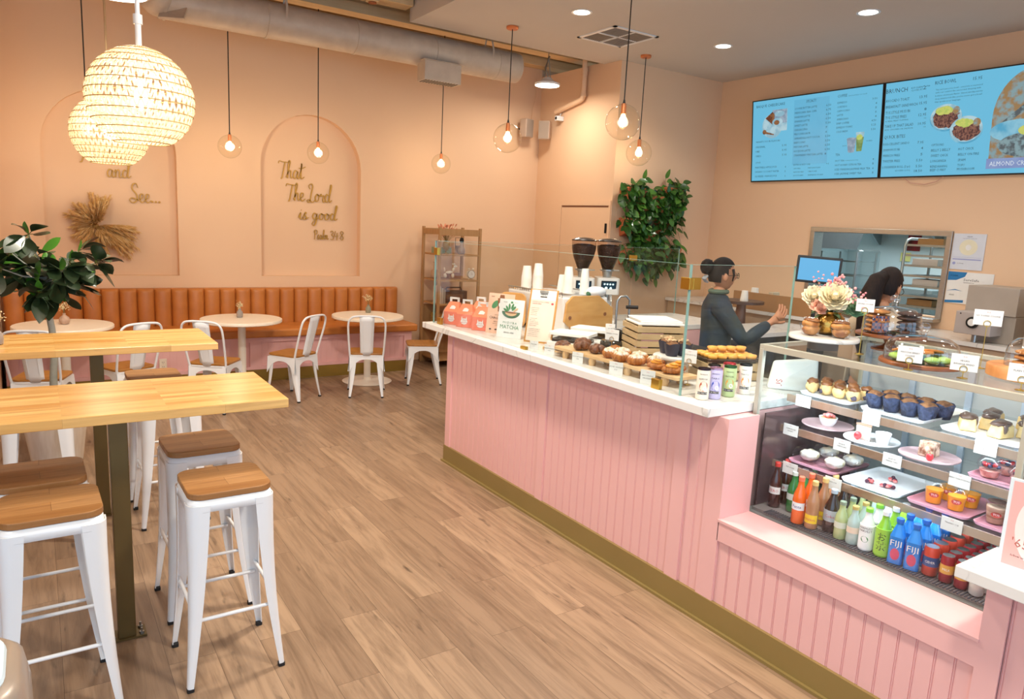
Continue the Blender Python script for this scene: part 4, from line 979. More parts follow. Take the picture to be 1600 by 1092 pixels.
def stand_card(name, label, loc, rz, w, h, tilt, base, draw, back=None, cat='sign'):
    t = thing(name, label, cat, loc, rz)
    T = TR(0, 0, 0, 0, -tilt)
    m = MB(); m.box((-w / 2, 0, 0), (w / 2, .004, h), 0, T); m.build('board', base, t)
    draw(t, T @ frame((-w / 2, -.0012, 0), (1, 0, 0), (0, 0, 1)), w, h)
    m = MB(); m.hexa([(-.03, .004, 0), (.03, .004, 0), (.03, .07, 0), (-.03, .07, 0), (-.03, .004 + .9 * h * .5 * sin(tilt), h * .5), (.03, .004 + .9 * h * .5 * sin(tilt), h * .5), (.03, .014 + .9 * h * .5 * sin(tilt), h * .5), (-.03, .014 + .9 * h * .5 * sin(tilt), h * .5)]); m.build('easel_back', back or M_PAPER, t)
    return t
def disc(m, x, y, rx, ry, T, mi=0, n=24, rot=0, z=0):
    o = []
    for i in range(n):
        a = 2 * pi * i / n; u, v = rx * cos(a), ry * sin(a); o.append((x + u * cos(rot) - v * sin(rot), y + u * sin(rot) + v * cos(rot), z))
    m.add(o, [tuple(range(n))], mi, False, T)
M_GRN = mat('print_green', '4f8f62', .7); M_GRN2 = mat('print_dark_green', '3f6b50', .7); M_BRN = mat('print_brown', '8a5636', .7); M_TAN = mat('print_tan', 'd9b48a', .7); M_ORG = mat('print_orange', 'e98a2e', .7)
def draw_choc(t, T, w, h):
    m = MB(); T2 = T @ Matrix.Translation((0, 0, .0004)); T3 = T @ Matrix.Translation((0, 0, .0008))
    m.add([(w * .42, h * .88, 0), (w * .62, h * .88, 0), (w * .60, h * .97, 0), (w * .44, h * .97, 0)][::1], [(0, 1, 2, 3)], 1, False, T)
    for sx, ro in ((-1, .9), (1, -.9)): disc(m, w * (.52 + sx * .24), h * .72, w * .17, h * .07, T, 0, rot=ro)
    m.add([(w * .40, h * .55, 0), (w * .62, h * .55, 0), (w * .70, h * .88, 0), (w * .36, h * .88, 0)], [(0, 1, 2, 3)], 1, False, T2); disc(m, w * .51, h * .72, w * .10, h * .07, T3, 3)
    put_text(m, 'GHIRARDELLI MEETS', w * .5, h * .45, h * .022, T, 2, center=True); put_text(m, 'CHAGACCINO', w * .5, h * .36, h * .065, T, 2, w=w * .8, center=True); put_text(m, 'NEW SUPERFOOD', w * .5, h * .28, h * .028, T, 2, center=True)
    put_text(m, 'RICH IN ANTIOXIDANTS', w * .5, h * .235, h * .022, T, 2, center=True); put_text(m, 'LOW CAFFEINE', w * .5, h * .195, h * .022, T, 2, center=True)
    for i in range(4): disc(m, w * (.17 + i * .22), h * .10, w * .045, h * .02, T, 2); put_text(m, ('GF', 'VG', 'DF', 'KETO')[i], w * (.17 + i * .22), h * .035, h * .02, T, 2, center=True)
    put_text(m, 'NEW', w * .1, h * .9, h * .03, T, 2); m.build('print', [M_GRN, M_BRN, M_INK, M_PAPER], t)
def draw_matcha(t, T, w, h):
    m = MB(); T2 = T @ Matrix.Translation((0, 0, .0004)); T3 = T @ Matrix.Translation((0, 0, .0008))
    put_text(m, 'MIZUBA', w * .16, h * .91, h * .022, T, 2); put_text(m, 'TEA CO', w * .60, h * .91, h * .022, T, 2); disc(m, w * .5, h * .92, w * .05, h * .03, T, 0)
    m.add([(w * (.5 + .37 * cos(a)), h * (.68 + .17 * sin(a)), 0) for a in [pi + pi * i / 12 for i in range(13)]], [tuple(range(13))], 1, False, T)
    m.add([(w * (.5 + .24 * cos(a)), h * (.66 + .09 * sin(a)), 0) for a in [pi + pi * i / 12 for i in range(13)]], [tuple(range(13))], 4, False, T2); disc(m, w * .5, h * .66, w * .24, h * .022, T3, 5)
    for a, x, y in ((2.2, .34, .76), (1.7, .42, .81), (1.2, .54, .82), (.8, .60, .77), (2.6, .28, .71)): disc(m, w * x, h * y, w * .11, h * .03, T2, 0, rot=a)
    disc(m, w * .68, h * .73, w * .12, h * .025, T3, 4, rot=.7)
    put_text(m, 'M I Z U B A', w * .5, h * .37, h * .05, T, 0, w=w * .56, center=True); put_text(m, 'MATCHA', w * .5, h * .235, h * .10, T, 0, w=w * .76, center=True); put_text(m, 'SERVED HERE', w * .5, h * .12, h * .035, T, 2, w=w * .42, center=True)
    m.build('print', [M_GRN, M_GRN2, M_INK, M_PAPER, M_TAN, M_BRN], t)
def draw_menu(t, T, w, h):
    T2 = T @ Matrix.Translation((0, 0, .002)); m = MB(); m.box((w * .06, h * .03, 0), (w * .94, h * .985, .001), 0, T); m.build('menu_sheet', M_PAPER, t); m = MB()
    m.quad((w * .06, h * .03, 0), (w * .94, h * .03, 0), (w * .94, h * .8, 0), (w * .06, h * .8, 0), 0, T @ Matrix.Translation((0, 0, .0013))); m.build('peach_panel', mat('peach_print', 'f3d8c6', .7), t)
    m = MB(); put_text(m, 'MENU', w * .5, h * .885, h * .035, T2, 1, center=True); m.box((w * .38, h * .85, 0), (w * .62, h * .872, .0004), 1, T2)
    m.quad((w * .36, h * .90, 0), (w * .64, h * .90, 0), (w * .58, h * .94, 0), (w * .42, h * .94, 0), 1, T2) if False else None
    put_text(m, 'TUS BASQUE & COFFEE', w * .12, h * .75, h * .022, T2, 0); put_text(m, 'ORDER HERE', w * .12, h * .715, h * .022, T2, 0); disc(m, w * .84, h * .74, w * .045, h * .022, T2, 0)
    rr = random.Random(9)
    for i in range(17):
        if i % 6 == 5: continue
        put_text(m, ''.join(rr.choice('aenoritls ') for _ in range(rr.randint(12, 24))), w * .12, h * (.64 - i * .033), h * .017, T2, 1)
    m.build('menu_print', [M_REDINK, M_INK], t)
    m = MB(); T4 = T @ Matrix.Translation((0, 0, .002)); m.box((w * .36, h * .93, 0), (w * .64, h * .975, .008), 0, T4); m.build('clip', M_STEEL, t)
stand_card('promo_card', 'peach standing card printed CHAGACCINO beside the coral boxes', (2.70, 4.22, ZM), radians(-60), .205, .285, radians(8), mat('peach_card', 'f4c3a8', .6), draw_choc)
stand_card('promo_card', 'white standing card printed MATCHA with a green bowl drawing', (2.665, 4.035, ZM), radians(-64), .195, .265, radians(8), M_PAPER, draw_matcha)
stand_card('menu_clipboard', 'tall wooden menu clipboard leaning behind the matcha card', (2.745, 3.80, ZM), radians(-57), .20, .36, radians(14), mat('clipboard_wood', 'c9924e', .5, c2='b67f3e', stretch=(2, 2, .5)), draw_menu, mat('clipboard_wood', 'c9924e'), 'menu')

# ---- espresso machine with wooden sides
em = thing('espresso_machine', 'white espresso machine with octagonal wooden side panels and cups on top', 'coffee machine', (3.12, 3.99, ZM))
M_WSD = mat('oak_side_panel', 'd9a765', .45, c2='c48e4c', scale=5, amt=.6, stretch=(.8, 1, 4), coat=.15)
oct_ = [(.08, .03), (.17, .008), (.40, .008), (.44, .05), (.44, .19), (.30, .285), (.06, .285), (.005, .235), (-.01, .10)]
FZ = frame((0, 0, 0), (1, 0, 0), (0, 0, 1))
for y in (0, .74):
    m = MB(); m.prism(oct_, 0, .022, 0, FZ @ Matrix.Translation((0, 0, -y - .022 if y == 0 else -y - .022))); po = m.build('side_panel', M_WSD, em, bevel=.003)
    m = MB()
    for bx, bz in ((.035, .13), (.36, .15)): m.lathe([(.001, 0), (.013, 0), (.014, .003), (.008, .004), (.001, .002)], 16, (bx, bz, .0), 0, FZ @ Matrix.Translation((0, 0, -y)))
    m.build('bolt_recess', M_BRN, po)
m = MB(); m.hexa([(.02, .024, .02), (.42, .024, .02), (.42, .738, .02), (.02, .738, .02), (-.02, .024, .272), (.40, .024, .272), (.40, .738, .272), (-.02, .738, .272)]); m.build('machine_body', mat('white_enamel', 'efeeec', .25, coat=.4), em, bevel=.012, seg=3)
m = MB()
for i in range(24): a = i * .03 + .03; m.tube([(-.02, a, .274), (-.02, a, .294)], .003, 6)
m.tube([(-.02, .03, .295), (-.02, .73, .295)], .005, 8); m.tube([(.38, .03, .295), (.38, .73, .295)], .005, 8); m.build('cup_rail', M_STEEL, em)
m = MB(); m.box((.03, .03, 0), (.40, .72, .02)); m.build('base_feet', M_BLACK, em)
def cup_stack(loc, n, r, label, hh=.085, lid=False, group='paper cup stacks'):
    t = thing('cup_stack', label, 'cups', loc, 0, group); m = MB(); step = .0085; z = 0; prof = []
    m.lathe([(r * .98, 0), (r, .0), (r, .004), (r * .97, .006)], 20)
    prof = [(r, 0)]
    for i in range(n): z = i * step; prof += [(r * 1.0, z), (r * 1.0, z + .0035), (r * .955, z + .0042), (r * .955, z + step)]
    z = n * step; prof += [(r * .95, z), (r * .72, z + hh), (r * .68, z + hh), (r * .66, z + hh - .004), (.001, z + hh - .004)]
    m.lathe(prof, 24); m.build('paper_cups', M_PCUP, t, 30); return t
M_PCUP = mat('white_paper_cup', 'f5efe6', .7)
ZC = ZM + .274
for i, (x, y, n, r_, lb) in enumerate(((3.20, 4.62, 10, .043, 'tall stack of upturned white paper cups at the far end of the espresso machine'), (3.23, 4.51, 13, .041, 'tallest stack of upturned white paper cups, second on the espresso machine'),
        (3.27, 4.18, 13, .038, 'stack of upturned white paper cups above the wooden side panel, left of the pair'), (3.36, 4.10, 12, .034, 'slim stack of upturned white paper cups nearest the grinder screens'), (3.30, 4.285, 5, .042, 'short stack of paper cups behind the pair above the wooden side panel'))):
    cup_stack((x, y, ZC + .012), n, r_, lb)
t = thing('milk_jug', 'white rounded jug with a dark green knob on the espresso machine corner', 'jug', (3.44, 4.06, ZC)); m = MB(); m.ball((0, 0, .035), (.09, .06, .04), 20); m.build('jug_cover', M_WHITE, t); m = MB(); m.ball((-.075, -.01, .022), (.02, .02, .02), 12); m.build('green_knob', M_GRN2, t)
wb = thing('serving_board', 'tan wooden serving board with rounded corners leaning behind the cards', 'board', (3.02, 4.52, ZM)); m = MB(); m.prism(rrect(.22, .26, .05, 5, 0, .13), 0, .018, 0, frame((0, 0, 0), (.5, -.86, 0), (0, 0, 1))); m.build('board', M_WSD, wb, bevel=.003)
# grinders
def grinder(loc, rz, label):
    t = thing('coffee_grinder', label, 'grinder', loc, rz, 'coffee grinders with bean hoppers')
    m = MB(); m.prism(rrect(.17, .22, .03, 4), 0, .03); m.prism(rrect(.11, .13, .03, 4, 0, .04), .03, .24); m.prism(rrect(.185, .24, .03, 5, 0, -.0), .24, .375); m.build('grinder_body', mat('grinder_white', 'e9e4dd', .3, coat=.3), t, bevel=.005)
    FTs = frame((0, -.121, .31), (1, 0, 0), (0, -.25, 1)); m = MB(); m.box((-.062, -.052, 0), (.062, .045, .004), 0, FTs); m.build('screen_frame', M_BLACK, t)
    m = MB(); m.quad((-.055, -.045, .0045), (.055, -.045, .0045), (.055, .038, .0045), (-.055, .038, .0045), 0, FTs)
    for k in range(4): disc(m, -.035 + k * .023, .018, .008, .008, FTs, 1, 12, z=.005)
    disc(m, -.02, -.015, .012, .012, FTs, 1, 14, z=.005); disc(m, .018, -.018, .010, .014, FTs, 1, 14, z=.005); m.build('touch_screen', [emis('grinder_screen', '12435a', .6, '08121a'), emis('grinder_icons', '7fd0dc', .9)] if not G_SCR else G_SCR, t)
    m = MB(); m.cyl((0, .0, .375), (0, 0, .425), .035, .042, 20); m.lathe([(.05, .425), (.062, .43), (.062, .44), (.05, .445)], 24); m.tube([(.03, -.03, .435), (.09, -.06, .438)], .006, 6); m.build('hopper_collar', M_STEEL, t)
    m = MB(); m.lathe([(.046, .446), (.055, .47), (.084, .54), (.098, .60), (.100, .665), (.096, .668)], 36, cap=False); m.build('hopper', M_SMOKE, t)
    m = MB(); m.lathe([(.044, .448), (.053, .472), (.081, .54), (.095, .60), (.096, .63), (.06, .642), (.001, .645)], 28); m.build('coffee_beans', mat('coffee_beans', '2b1a12', .5, c2='4a2c1c', scale=90, amt=1, bump=.8, bscale=120), t)
    m = MB(); m.lathe([(.102, .666), (.104, .674), (.07, .690), (.001, .697)], 32); m.build('hopper_lid', mat('brown_smoked_lid', '2a201a', .25, coat=.4), t)
    m = MB(); m.tube([(-.03, -.10, .24), (-.03, -.13, .19), (-.03, -.08, .15), (.03, -.08, .15), (.03, -.13, .19), (.03, -.10, .24)], .006, 8); m.cyl((0, -.06, .19), (0, -.06, .24), .022, .022, 14); m.build('portafilter_fork', M_STEEL, t)
    return t
G_SCR = None
M_SMOKE = glass('smoked_hopper', (.80, .75, .71), .9)
grinder((3.715, 4.57, ZM), radians(-32), 'coffee grinder with a full bean hopper and lit touch screen, left of the pair')
g1 = grinder((3.955, 4.54, ZM), radians(-32), 'coffee grinder with a full bean hopper and dark screen, right of the pair'); g1['label'] = 'coffee grinder with a full bean hopper, right of the pair by the wall plant'
t = thing('steam_pitcher_stand', 'chrome espresso group tubes standing right of the wooden side panel', 'coffee tool', (3.62, 4.02, ZM)); m = MB(); m.tube([(0, 0, 0), (0, 0, .24), (.02, -.01, .275), (.06, -.03, .28), (.09, -.04, .25), (.09, -.04, .05)], .009, 10); m.box((-.02, -.06, .0), (.14, .02, .015)); m.build('steel_tube', M_STEEL, t); m = MB(); m.cyl((.05, -.05, .20), (.13, -.09, .20), .014, .014, 10); m.cyl((.05, -.05, .10), (.12, -.08, .10), .012, .012, 10); m.ball((.13, -.09, .12), .02, 12); m.build('black_knobs', M_BLACK, t)

# ---- boxes of pastry bags, baskets, boards and pastries on the marble
def blob(m, c, r, seed, amp=.12, mi=0, n=18, T=None, fq=2.2):
    def f(q):
        return 1 + amp * noise.noise(Vector((q[0] * fq + seed * 3.1, q[1] * fq, q[2] * fq + seed)))
    m.ball(c, r, n, mi, T, f)
t = thing('takeaway_tray', 'clear-lidded tray of dark brownies behind the menu clipboard', 'tray', (2.90, 3.62, ZM), radians(-60))
m = MB(); m.prism(rrect(.30, .20, .02, 4), 0, .03); m.prism(rrect(.28, .18, .02, 4), .075, .095); m.build('white_tray', M_PAPER, t, bevel=.002); m = MB(); m.box((-.12, -.07, .03), (.12, .07, .05)); m.build('brownies', mat('dark_brownie', '2f2420', .6), t); m = MB(); m.prism(rrect(.285, .185, .02, 4), .05, .074); m.build('clear_lid', M_GLASS, t)
dup(t, (3.17, 3.74, ZM), radians(-60), 'clear-lidded white tray next to the black canister, right of the two')
t = thing('round_tin', 'glossy black lidded pot in front of the wooden side panel', 'pot', (3.02, 3.37, ZM)); m = MB(); m.lathe([(.07, 0), (.078, .02), (.078, .06), (.07, .075), (.001, .077)], 32); m.build('pot_body', M_DKG, t) if False else m.build('pot_body', mat('dark_glaze', '2d302f', .15, coat=.5), t)
m = MB(); m.lathe([(.001, -.01), (.072, -.01), (.08, .0), (.05, .015), (.001, .02)], 32, (0, 0, 0), 0, TR(.06, -.03, .085, 0, 0, radians(55))); m.build('open_lid', mat('dark_glaze', '2d302f'), t)
t = thing('copper_bowl', 'small clear bowl of tan pastries beside the black pot', 'bowl', (2.93, 3.24, ZM)); m = MB(); m.lathe([(.03, 0), (.05, .02), (.055, .05), (.053, .05), (.045, .02), (.001, .006)], 24); m.build('clear_bowl', M_GLASS, t); m = MB(); blob(m, (0, 0, .035), (.045, .045, .035), 3); m.build('pastry', mat('tan_pastry', 'a0642e', .5), t)

M_BRD = wood_planks('pale_board', ('e6c192', 'd9ae78', 'bd8b52'), .12, 2, .5, 'Y', .4, .0003, 0, .2, .03)
def footed_board(label, cx, cy, w, l, rz, feet=True):
    t = thing('display_board', label, 'board', (cx, cy, ZM), rz, 'pale wooden display boards')
    m = MB(); h = .042 if feet else .0; m.prism(rrect(w, l, .02, 4), h, h + .018); m.build('board', M_BRD, t, bevel=.003)
    if feet:
        for fx in (-w * .36, w * .36):
            for fy in (-l * .40, -l * .13, l * .16, l * .40): MB().lathe([(.018, 0), (.022, .02), (.018, .042)], 16, (fx, fy, 0)).build('foot', M_BRD, t)
    return t
footed_board('long pale footed wooden board under the glazed and powdered pastries', 2.66, 2.90, .16, .98, radians(2))
footed_board('small flat pale board at the far end under the dark pastries', 2.72, 3.50, .15, .22, radians(6), False)
ZB = ZM + .061
def pastry(kind, loc, rz, label, seed):
    t = thing('pastry', label, 'pastry', loc, rz, {'knot': 'dark glazed knot pastries', 'powder': 'powder sugared croissants', 'bacon': 'egg topped croissants'}[kind])
    m = MB(); r = random.Random(seed)
    if kind == 'knot':
        for k in range(5):
            a = -pi * .8 + k * 1.6 * pi / 4; blob(m, (.030 * cos(a), .022 * sin(a) + .006, .024 + .006 * (k % 2)), (.024, .023, .023), seed + k, .15)
        blob(m, (0, 0, .038), (.026, .020, .018), seed + 9); m.build('bun', M_KNOT, t, 180)
    elif kind == 'powder':
        for k in range(7):
            u = -1 + k / 3; blob(m, (u * .036, .010 * u * u, .024), (.017, .036 - .012 * abs(u), .030 - .010 * abs(u)), seed + k, .08)
        m.build('croissant', M_CRO, t, 180); m = MB()
        for k in range(5):
            u = -1 + k / 2; blob(m, (u * .025, .008 * u * u, .037), (.018, .031 - .010 * abs(u), .0235 - .008 * abs(u)), seed + k, .2, fq=4)
        for k in range(26): a = r.uniform(0, 6.28); q = r.uniform(0, 1); m.ball((.036 * q * cos(a), .024 * q * sin(a), .052 - .010 * q), .0032, 6)
        m.build('sugar_topping', M_SUG, t, 180)
    else:
        for k in range(5):
            u = -1 + k / 2; blob(m, (u * .030, 0, .020), (.020, .034, .022 - .006 * abs(u)), seed + k, .1)
        m.build('croissant', M_CRO, t, 180); m = MB(); blob(m, (0, -.004, .040), (.032, .026, .012), seed + 5, .2); blob(m, (.01, -.01, .052), (.022, .018, .008), seed + 6, .2); m.build('egg_topping', mat('egg_yellow', 'f0a22a', .35, c2='e08a1c', coat=.4), t, 180)
    return t
M_KNOT = mat('chocolate_glaze', '5a3019', .3, c2='8a4f26', scale=30, amt=.8, coat=.5, bump=.2, bscale=60); M_CRO = mat('baked_crust', 'c9803a', .5, c2='9c5722', scale=35, amt=.8, bump=.2, bscale=80)
M_SUG = mat('powdered_sugar', 'f8f2ea', .9, c2='e0bd95', scale=60, amt=.7)
def stick(px, py, z): return px, py, z
kn = [((2.64, 3.40), ZM + .018, 'dark glazed knot pastry at the front of the far board'), ((2.70, 3.47), ZM + .018, 'dark glazed knot pastry at the far back of the far board'), ((2.72, 3.30), ZB, 'dark glazed knot pastry leaning on the first of the long board, at its far end'), ((2.635, 3.20), ZB, 'dark glazed knot pastry in the middle of the dark row'), ((2.655, 3.08), ZB, 'dark glazed knot pastry next to the powdered croissants')]
for i, (p, z, lb) in enumerate(kn): pastry('knot', (p[0], p[1], z), radians(-70 + i * 17), lb, i + 1)
pw = [((2.625, 2.95), 'powdered croissant nearest the dark knots, front row'), ((2.705, 2.93), 'powdered croissant in the back row, nearest the dark knots'), ((2.615, 2.84), 'powdered croissant in the middle of the front row'), ((2.710, 2.80), 'powdered croissant in the middle of the back row'), ((2.625, 2.735), 'large powdered croissant closest to the front edge'), ((2.700, 2.67), 'powdered croissant behind the egg topped ones')]
for i, (p, lb) in enumerate(pw): pastry('powder', (p[0], p[1], ZB), radians(-85 + (i * 37) % 40), lb, i + 11)
bc = [((2.645, 2.60), ZB, 'egg topped croissant beside the powdered ones'), ((2.64, 2.49), ZB, 'egg topped croissant at the near end of the long board, front'), ((2.705, 2.52), ZB, 'egg topped croissant at the near end of the long board, back')]
for i, (p, z, lb) in enumerate(bc): pastry('bacon', (p[0], p[1], z), radians(-80 + i * 25), lb, i + 31)
RZC = radians(-68)
card((2.575, 3.60, ZM), RZC, .062, .055, ['FINANCIER', '3.50'], 'small white price card farthest along the marble, before the brownies')
card((2.555, 3.41, ZM), RZC, .070, .065, ['CINNAMON KNOT', '4.75'], 'small white price card before the far board of dark knots')
card((2.550, 3.13, ZM), RZC, .070, .065, ['CHOCOLATE KNOT', '4.75'], 'small white price card before the dark knots on the long board')
card((2.548, 2.80, ZM), RZC, .080, .070, ['ALMOND CROISSANT', '5.50'], 'small white price card before the powdered croissants')
card((2.548, 2.56, ZM), RZC, .080, .072, ['BACON EGG', 'CROISSANT'], 'small white price card before the egg topped croissants')
# crates stacked behind
def crate(name, label, loc, rz, w, d, h, n, col):
    t = thing(name, label, 'crate', loc, rz); m = MB(); s = h / n
    for i in range(n):
        z0, z1 = i * s + .004, (i + 1) * s - .006
        m.box((-w, -d, z0), (w, -d + .010, z1)); m.box((-w, d - .010, z0), (w, d, z1)); m.box((-w, -d + .010, z0), (-w + .010, d - .01, z1)); m.box((w - .010, -d + .01, z0), (w, d - .01, z1))
    m.build('slats', col, t, bevel=.001); m = MB()
    for sx in (-1, 1):
        for sy in (-1, 1): m.box((sx * (w - .011), sy * (d - .011), 0), (sx * (w - .03), sy * (d - .03), h))
    m.box((-w + .012, -d + .012, h - .03), (w - .012, d - .012, h - .022)); m.build('corner_blocks', col, t); return t
M_CRT = mat('greyed_pine', 'c2a67c', .7, c2='a68c66', scale=12, amt=.6, stretch=(.5, .5, 3))
crate('wooden_crate', 'tall stacked slatted wooden crate under folded papers, behind the powdered croissants', (3.12, 3.12, ZM), radians(-24), .15, .14, .215, 5, M_CRT)
t = thing('folded_paper_stack', 'stack of folded white bakery papers on the tall crate', 'paper', (3.12, 3.12, ZM + .2155), radians(-24)); m = MB(); m.box((-.14, -.12, 0), (.15, .12, .012)); m.box((-.12, -.11, .0125), (.14, .12, .025)); m.box((-.13, -.10, .0255), (.12, .11, .032)); m.build('paper_sheets', M_PAPER, t, bevel=.003)
t = thing('grey_tub', 'pale grey plastic tub with sauce bottles behind the tall crate', 'tub', (3.06, 3.24, ZM)) if False else None
crate('wooden_crate', 'low slatted wooden crate carrying the dark tray of rolled pastries', (3.09, 2.53, ZM), radians(-20), .16, .10, .10, 2, M_CRT)
t = thing('baking_tray', 'dark baking tray of golden rolled pastries on the low crate', 'tray', (3.09, 2.53, ZM + .1015), radians(-20)); m = MB(); m.prism(rrect(.31, .19, .015, 4), 0, .004); m.tube([(x, y, .012) for x, y in rrect(.305, .185, .015, 4)], .005, 6, closed=True); m.build('tray_body', mat('dark_tray', '4a3a30', .35, .6), t)
r = random.Random(8)
M_ROLL = mat('golden_roll', 'efb04a', .4, c2='d98b2c', scale=40, amt=.7, coat=.2); M_FILL = mat('roll_filling', '6d3820', .6)
def roll_(loc, rz, label):
    t = thing('sausage_roll', label, 'pastry', loc, rz, 'golden rolled pastries'); m = MB(); n = 14; m.tube([(-.024, 0, .017), (-.021, 0, .018), (0, 0, .018), (.021, 0, .018), (.024, 0, .017)], [.013, .016, .0175, .016, .013], n); m.build('pastry_roll', M_ROLL, t, 60)
    m = MB(); m.lathe([(.001, 0), (.009, 0), (.009, .0015), (.001, .002)], 12, T=TR(.0235, 0, .017, 0, 0, pi / 2)); m.lathe([(.001, 0), (.009, 0), (.009, .0015), (.001, .002)], 12, T=TR(-.0235, 0, .017, 0, 0, -pi / 2)); m.build('filling', M_FILL, t); return t
R0 = None; k = 0
for j in range(4):
    for i in range(5):
        ux, uy = -.115 + i * .057, -.066 + j * .042; ca, sa = cos(radians(-20)), sin(radians(-20))
        p = (3.09 + ux * ca - uy * sa, 2.53 + ux * sa + uy * ca, ZM + .1062); lb = 'golden rolled pastry on the dark tray, %s row from the front, %s from the left' % (('first', 'second', 'third', 'back')[j], ('first', 'second', 'third', 'fourth', 'last')[i])
        if R0 is None: R0 = roll_(p, radians(-50), lb)
        else: dup(R0, p, radians(-50 + r.uniform(-14, 14)), lb)
for i in range(4):
    ux, uy = -.085 + i * .057, .0; p = (3.09 + ux * .94 - uy * .34, 2.53 - ux * .34 + uy * .94, ZM + .1062 + .034); dup(R0, p, radians(-45 + r.uniform(-14, 14)), 'golden rolled pastry lying on top of the others, %s of four' % ('leftmost', 'second', 'third', 'rightmost')[i])
# muffins on a marble stand
t = thing('cake_stand', 'round white stand with a ridged drum foot holding dark wrapped muffins', 'stand', (2.83, 2.66, ZM)); m = MB(); m.lathe([(.001, .098), (.105, .098), (.112, .103), (.112, .112), (.105, .117), (.001, .117)], 48); m.build('top_plate', M_MARB, t)
m = MB(); prof = []
for i in range(8): z = i * .012; prof += [(.078, z), (.081, z + .004), (.081, z + .008), (.078, z + .012)]
m.lathe([(.001, 0)] + prof + [(.001, .097)], 40); m.build('drum_foot', mat('ridged_stone', 'd6c4ae', .7), t)
def muffin(loc, label, col, seed, topping=True, grp='wrapped muffins', s=1.0):
    t = thing('muffin', label, 'muffin', loc, seed, grp); m = MB(); n = 28; vs = []; fs = []
    for z, rr in ((0, .028 * s), (.03 * s, .035 * s), (.058 * s, .041 * s)):
        for j in range(n): a = 2 * pi * j / n; q = rr * (1 + .05 * sin(a * 7)); vs.append((q * cos(a), q * sin(a), z + (.010 * s * abs(sin(a * 2)) if z > .05 * s else 0)))
    for r_ in range(2):
        for j in range(n): fs.append((r_ * n + j, r_ * n + (j + 1) % n, (r_ + 1) * n + (j + 1) % n, (r_ + 1) * n + j))
    fs.append(tuple(range(n - 1, -1, -1))); m.add(vs, fs, 0, True); m.build('paper_wrap', col, t, 180)
    m = MB(); blob(m, (0, 0, .055 * s), (.035 * s, .035 * s, .022 * s), seed, .2); m.build('muffin_top', mat('muffin_crumb', '9c6d45', .8, c2='5d3a26', scale=40, amt=1), t, 180)
    if topping:
        m = MB(); rr = random.Random(seed)
        for k in range(16): m.box((-.006 * s, -.004 * s, -.003 * s), (.006 * s, .004 * s, .003 * s), 0, TR(rr.gauss(0, .014 * s), rr.gauss(0, .014 * s), .077 * s + rr.uniform(0, .006), rr.uniform(0, 6), rr.uniform(-.6, .6)))
        m.build('crumb_topping', mat('crumb_topping', 'd9b58c', .9), t)
    return t
M_WRP = mat('dark_blue_wrap', '2b3245', .6, c2='3d3540', scale=9, amt=.6); M_WRP2 = mat('blue_tissue_wrap', '3c4868', .6, c2='20263c', scale=45, amt=1, bump=.8, bscale=70)
for i, (x, y) in enumerate(((2.79, 2.64), (2.86, 2.62), (2.83, 2.72))): muffin((x, y, ZM + .1175), ('dark blue wrapped muffin on the white stand, nearest the glass', 'dark blue wrapped muffin on the white stand, on the right', 'dark blue wrapped muffin on the white stand, at the back')[i], M_WRP, i + 2, s=1.05)
card((2.70, 3.02, ZM), RZC, .085, .062, ['FERRERO MUFFIN'], 'price card on a tall brass holder above the powdered croissants', lift=.145, holder=1)
card((2.74, 2.47, ZM), RZC, .075, .068, ['SAUSAGE ROLL'], 'price card on a tall brass holder beside the rolled pastries', lift=.115, holder=1)
card((3.02, 3.40, ZM), radians(-40), .06, .075, ['TO GO BOXES'], 'price card on a brass holder left of the tall crate', lift=.10, holder=1)

# ---- tall slim drink cans
def slim_can(loc, rz, label, c1, lid, c2, word, wrap=None):
    t = thing('drink_can', label, 'can', loc, rz, 'slim drink cans on the counter end'); m = MB(); m.lathe([(.026, 0), (.031, .005), (.031, .134), (.028, .142), (.028, .145)], 36); m.build('can_body', mat('can_' + c1, c1, .35, coat=.3), t, 60)
    m = MB(); m.lathe([(.001, .1455), (.026, .1455), (.0285, .141), (.0305, .143), (.0295, .149), (.0275, .149), (.0265, .146)], 32); m.build('can_lid', mat('lid_' + lid, lid, .3, .7), t)
    m = MB(); I = Matrix.Identity(4)
    def arc(a0, a1, z0, z1, mi, rr=.0313): m.lathe([(rr, z0), (rr, z1)], 12, a0=a0 - pi / 2, a1=a1 - pi / 2, mi=mi)
    arc(-.75, .75, .028, .040, 0); 
    vs = [(.0314 * sin(u), -.0314 * cos(u), .066 + .024 * sin(q)) for q, u in [(2 * pi * k / 20, .62 * cos(2 * pi * k / 20) + .1) for k in range(20)]]; m.add(vs, [tuple(range(20))], 1, False)
    vs = [(.0317 * sin(u), -.0317 * cos(u), .056 + .011 * sin(q)) for q, u in [(2 * pi * k / 16, .3 * cos(2 * pi * k / 16) + .3) for k in range(16)]]; m.add(vs, [tuple(range(16))], 2, False)
    put_text(m, word, 0, .097, .0075, I, 0, w=.040, center=True, cyl=.0317); put_text(m, 'TREMENTA', 0, .120, .005, I, 0, center=True, cyl=.0317); put_text(m, 'BOBA MILK TEA', 0, .0315, .0055, I, 3, center=True, cyl=.0318)
    m.build('can_print', [M_INK, mat('accent_' + c2, c2, .5), M_PAPER, M_PAPER], t); return t
face = lambda x, y: -atan2(x, y) * 1.0
